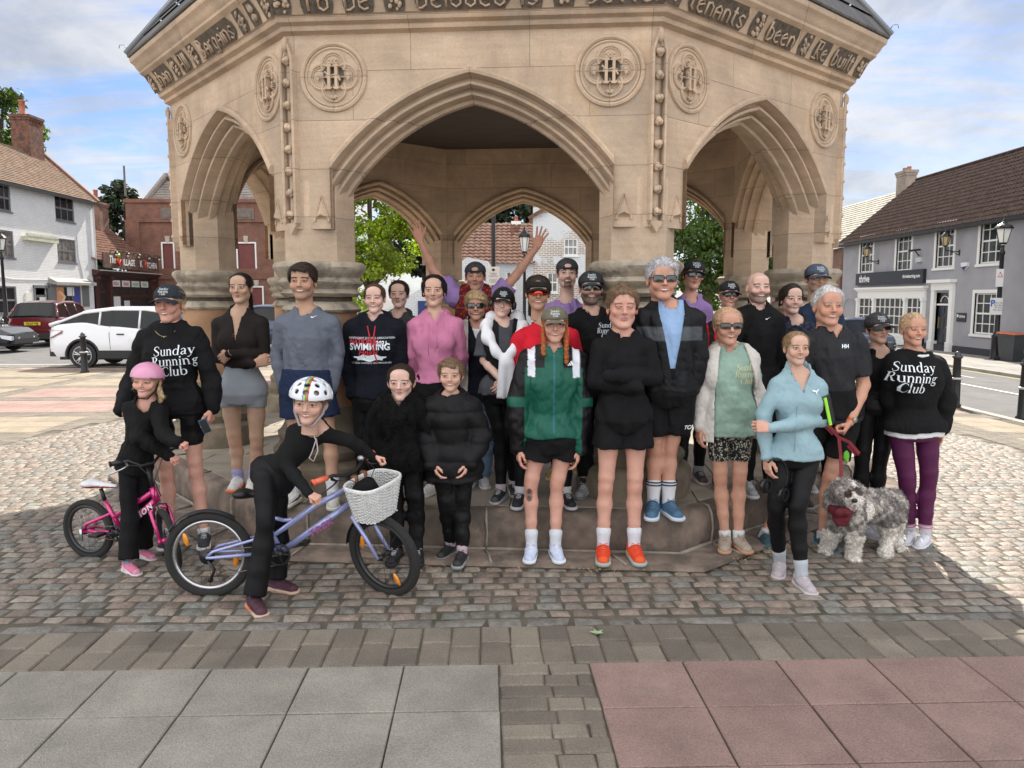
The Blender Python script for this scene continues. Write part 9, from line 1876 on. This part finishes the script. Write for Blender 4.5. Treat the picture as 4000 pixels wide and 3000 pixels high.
# ------------------------------------------------------------------ dog
def dog():
 D = 5.12; t = empty('dog', (U(1865, 1190, D)[0], D, 0), 0, 'shaggy grey and white poodle cross in a burgundy bandana standing on the cobbles', 'dog'); base = np.array(t.location)
 u = lambda x, y, dy=0: U(1714.6 + .15 * x, 995.6 + .15 * y, D + dy)
 F = Field(base + np.array((-.36, -.34, -.02)), base + np.array((.36, .34, .66)), .0078)
 ch, be, ru = u(860, 690, -.02), u(1120, 640, .05), u(1370, 620, .12)
 F.rc(ch, be, .105, .098, .03); F.rc(be, ru, .098, .098, .03); F.el(u(780, 760, -.04), (.085, .08, .115), .03); F.el(u(1420, 640, .14), (.085, .08, .105), .03)
 F.rc(u(800, 640, -.04), u(740, 500, -.06), .085, .085, .03)
 hd = u(740, 450, -.10); F.el(hd, (.098, .092, .088), .03); F.el(u(650, 520, -.06), (.05, .05, .075), .02); F.rc(hd + np.array((.045, -.04, -.025)), u(880, 585, -.21), .050, .034, .025); F.el(u(840, 640, -.17), (.036, .036, .022), .02)
 F.el(u(520, 570, -.03), (.036, .045, .075), .02); F.el(u(955, 470, -.02), (.026, .045, .06), .02)
 def leg(a, b, c, ra, rb, rc_):
  F.rc(a, b, ra, rb, .03); F.rc(b, c, rb, rc_, .02); F.el(c + np.array((-.005, -.025, .0)), (.038, .050, .028), .02)
 def gp(x, y): g = G(1714.6 + .15 * x, 995.6 + .15 * y, 0); return g + np.array((0, 0, .026))
 leg(u(700, 800, -.08), u(560, 1050, -.03), gp(460, 1335), .068, .046, .040); leg(u(880, 850, -.12), u(880, 1080, -.12), gp(850, 1440), .064, .045, .041)
 leg(u(1330, 760, .06), u(1370, 1080, .10), gp(1310, 1385), .080, .042, .036); leg(u(1470, 780, .18), u(1510, 1050, .22), gp(1500, 1290), .075, .040, .036)
 tp = [u(1480, 540, .18), u(1560, 650, .2), u(1580, 830, .2), u(1640, 990, .2)]
 for a, b, r0, r1 in zip(tp[:-1], tp[1:], (.040, .038, .042), (.038, .042, .028)): F.rc(a, b, r0, r1, .02)
 F.noise(.009, 95, 3); F.noise(.005, 210, 9, ridged=True); V, Fc = F.mesh()
 g = np.random.default_rng(4); rel = V - base
 n1 = np.sin(V[:, 0] * 48 + 3 * np.sin(V[:, 2] * 31)) + np.sin(V[:, 2] * 57 + 2 * np.sin(V[:, 0] * 37)) + np.sin(V[:, 1] * 50); C = np.where((n1 > .3)[:, None], (.46, .41, .37), (.22, .20, .185)); C = C * (1 + .25 * np.sin(V[:, :1] * 130 + V[:, 2:] * 90))
 W_ = np.array((.78, .73, .66)); z = V[:, 2]
 C[(z < .20) & (rel[:, 0] < .35)] = W_; C[(z < .235) & (n1 > .8)] = W_ * .8
 dch = np.linalg.norm((V - u(1040, 700, -.04)) * np.array((1.4, .5, .8)), axis=1); C[dch < .055] = W_
 dm = np.linalg.norm(V - u(870, 570, -.19), axis=1); C[dm < .062] = W_ * .95; bl = (np.abs(V[:, 0] - u(800, 400)[0] - (u(870, 560)[2] - V[:, 2]) * .25) < .016) & (V[:, 2] > u(0, 620)[2]) & (V[:, 1] < hd[1]); C[bl] = W_
 for ex, ey in ((770, 470), (905, 455)): de = np.linalg.norm(V - u(ex, ey, -.17), axis=1); C[de < .036] = (.055, .032, .022)
 C[np.linalg.norm(V - tp[2], axis=1) < .07] = (.13, .095, .075); C[np.linalg.norm(V - tp[3], axis=1) < .05] = W_ * .8
 fm = mat('dog_fur', vcol=True, rough=.95, var=.25, vscale=50, bump=.8, bscale=120, sheen=.3); o = mesh_np('body', V - base, Fc, fm, t, True, C)
 me = o.data; n = len(V); no = np.empty(n * 3); me.vertices.foreach_get('normal', no); no = no.reshape(-1, 3); N = 26000; k = g.integers(0, n, N); dr = no[k] * .55 + g.normal(size=(N, 3)) * .55 + np.array((0, 0, -.35)); dr /= np.linalg.norm(dr, axis=1)[:, None]; sd_ = np.cross(dr, g.normal(size=(N, 3))); sd_ /= np.linalg.norm(sd_, axis=1)[:, None]; b0 = V[k] - base - no[k] * .003; L_ = g.uniform(.010, .024, N)[:, None]; mid = b0 + dr * L_ * .6 + sd_ * .004; tip = b0 + dr * L_ - sd_ * .006
 Vv = np.stack([b0 - sd_ * .0022, b0 + sd_ * .0022, mid + sd_ * .0018, tip, mid - sd_ * .0018], 1).reshape(-1, 3); Cc = np.repeat(C[k] * g.uniform(.6, 1.5, N)[:, None], 5, 0); ix = np.arange(N)[:, None] * 5
 Fq = np.concatenate([ix + np.array((0, 1, 2, 4)), ix + np.array((4, 2, 3, 3))], 0); q4 = (ix + np.array((0, 1, 2, 4))).tolist(); q3 = (ix + np.array((4, 2, 3))).tolist(); mesh_np('fur_strands', Vv, np.concatenate([ix + np.array((0, 1, 2)), ix + np.array((0, 2, 4)), ix + np.array((4, 2, 3))], 0), fm, o, False, Cc)
 q = MB(); q.ball(tuple(u(878, 572, -.248) - base), .018, 6, sc=(1.1, .8, .85)); q.build('nose', mat('dog_nose', (.012, .010, .010), .3), o, True)
 for ex, ey in ((768, 470), (895, 458)): q = MB(); q.ball(tuple(u(ex, ey, -.188) - base), .009, 6); q.build('eye', mat('dog_eye', (.012, .008, .006), .08, spec=1), o, True)
 q = MB(); q.ball(tuple(u(838, 640, -.208) - base), .016, 6, sc=(1.3, .8, .45)); q.build('tongue', mat('tongue', (.45, .16, .15), .4), o, True)
 Fb = Field(base + np.array((-.30, -.36, .15)), base + np.array((.12, .10, .50)), .0065); pts = [u(500, 640, .0), u(560, 700, -.10), u(650, 740, -.17), u(760, 740, -.19), u(850, 690, -.15)]
 for a, b in zip(pts[:-1], pts[1:]): Fb.rc(a, b, .026, .026, .012)
 for q_ in range(6): f = q_ / 5; Fb.rc(u(590 + 55 * f, 750 + 160 * f, -.150), u(790 - 60 * f, 750 + 170 * f, -.160), .022 - .008 * f, .022 - .008 * f, .012)
 Fb.noise(.004, 90, 4); Vb, Fcb = Fb.mesh(); mesh_np('bandana', Vb - base, Fcb, mat('burgundy', (.13, .012, .022), .8, var=.2, vscale=20), t, True)
 # lead from the hand to the collar
 w = LM.wr[1]; hp = w + np.array((-.045, -.03, -.06)); col = u(690, 300, -.02); q = MB()
 def strap(P, wd=.011, th=.0022):
  P = [Vector(p) for p in P]
  for a, b in zip(P[:-1], P[1:]):
   d = (b - a).normalized(); s_ = d.cross(Vector((0, 1, .2))).normalized() * wd; n_ = Vector((0, th, 0)); q.add([a - s_ - n_, a + s_ - n_, a + s_ + n_, a - s_ + n_, b - s_ - n_, b + s_ - n_, b + s_ + n_, b - s_ + n_], [(0, 1, 5, 4), (1, 2, 6, 5), (2, 3, 7, 6), (3, 0, 4, 7), (3, 2, 1, 0), (4, 5, 6, 7)])
 k0 = U(1812, 945, hp[1]); strap([k0, U(1816, 985, hp[1]), U(1817, 1030, (hp[1] + col[1]) / 2), col]); strap([k0, U(1795, 925, hp[1]), U(1770, 900, hp[1] + .01), U(1775, 912, hp[1] + .02), U(1800, 938, hp[1] + .01)]); strap([k0, U(1835, 955, hp[1]), U(1856, 980, hp[1]), U(1850, 983, hp[1] + .015), U(1832, 962, hp[1] + .01)])
 o = q.build('dog_lead', mat('lead_webbing', (.20, .018, .028), .7, var=.2, vscale=60), None); tag(o, 'burgundy webbing dog lead running from the man in charcoal down to the dog', 'dog lead')
 q = MB(); p = U(1828, 985, hp[1] + .06); q.ball(tuple(p), .022, 6, sc=(1, .7, 1.8)); q.ball(tuple(p + np.array((.004, .002, -.03))), .016, 5); o = q.build('bag_pouch', mat('lime_bag', (.16, .52, .04), .5, bump=.5, bscale=60), None, True); tag(o, 'bright lime green waste bag hanging beside the dog lead', 'bag')
dog()
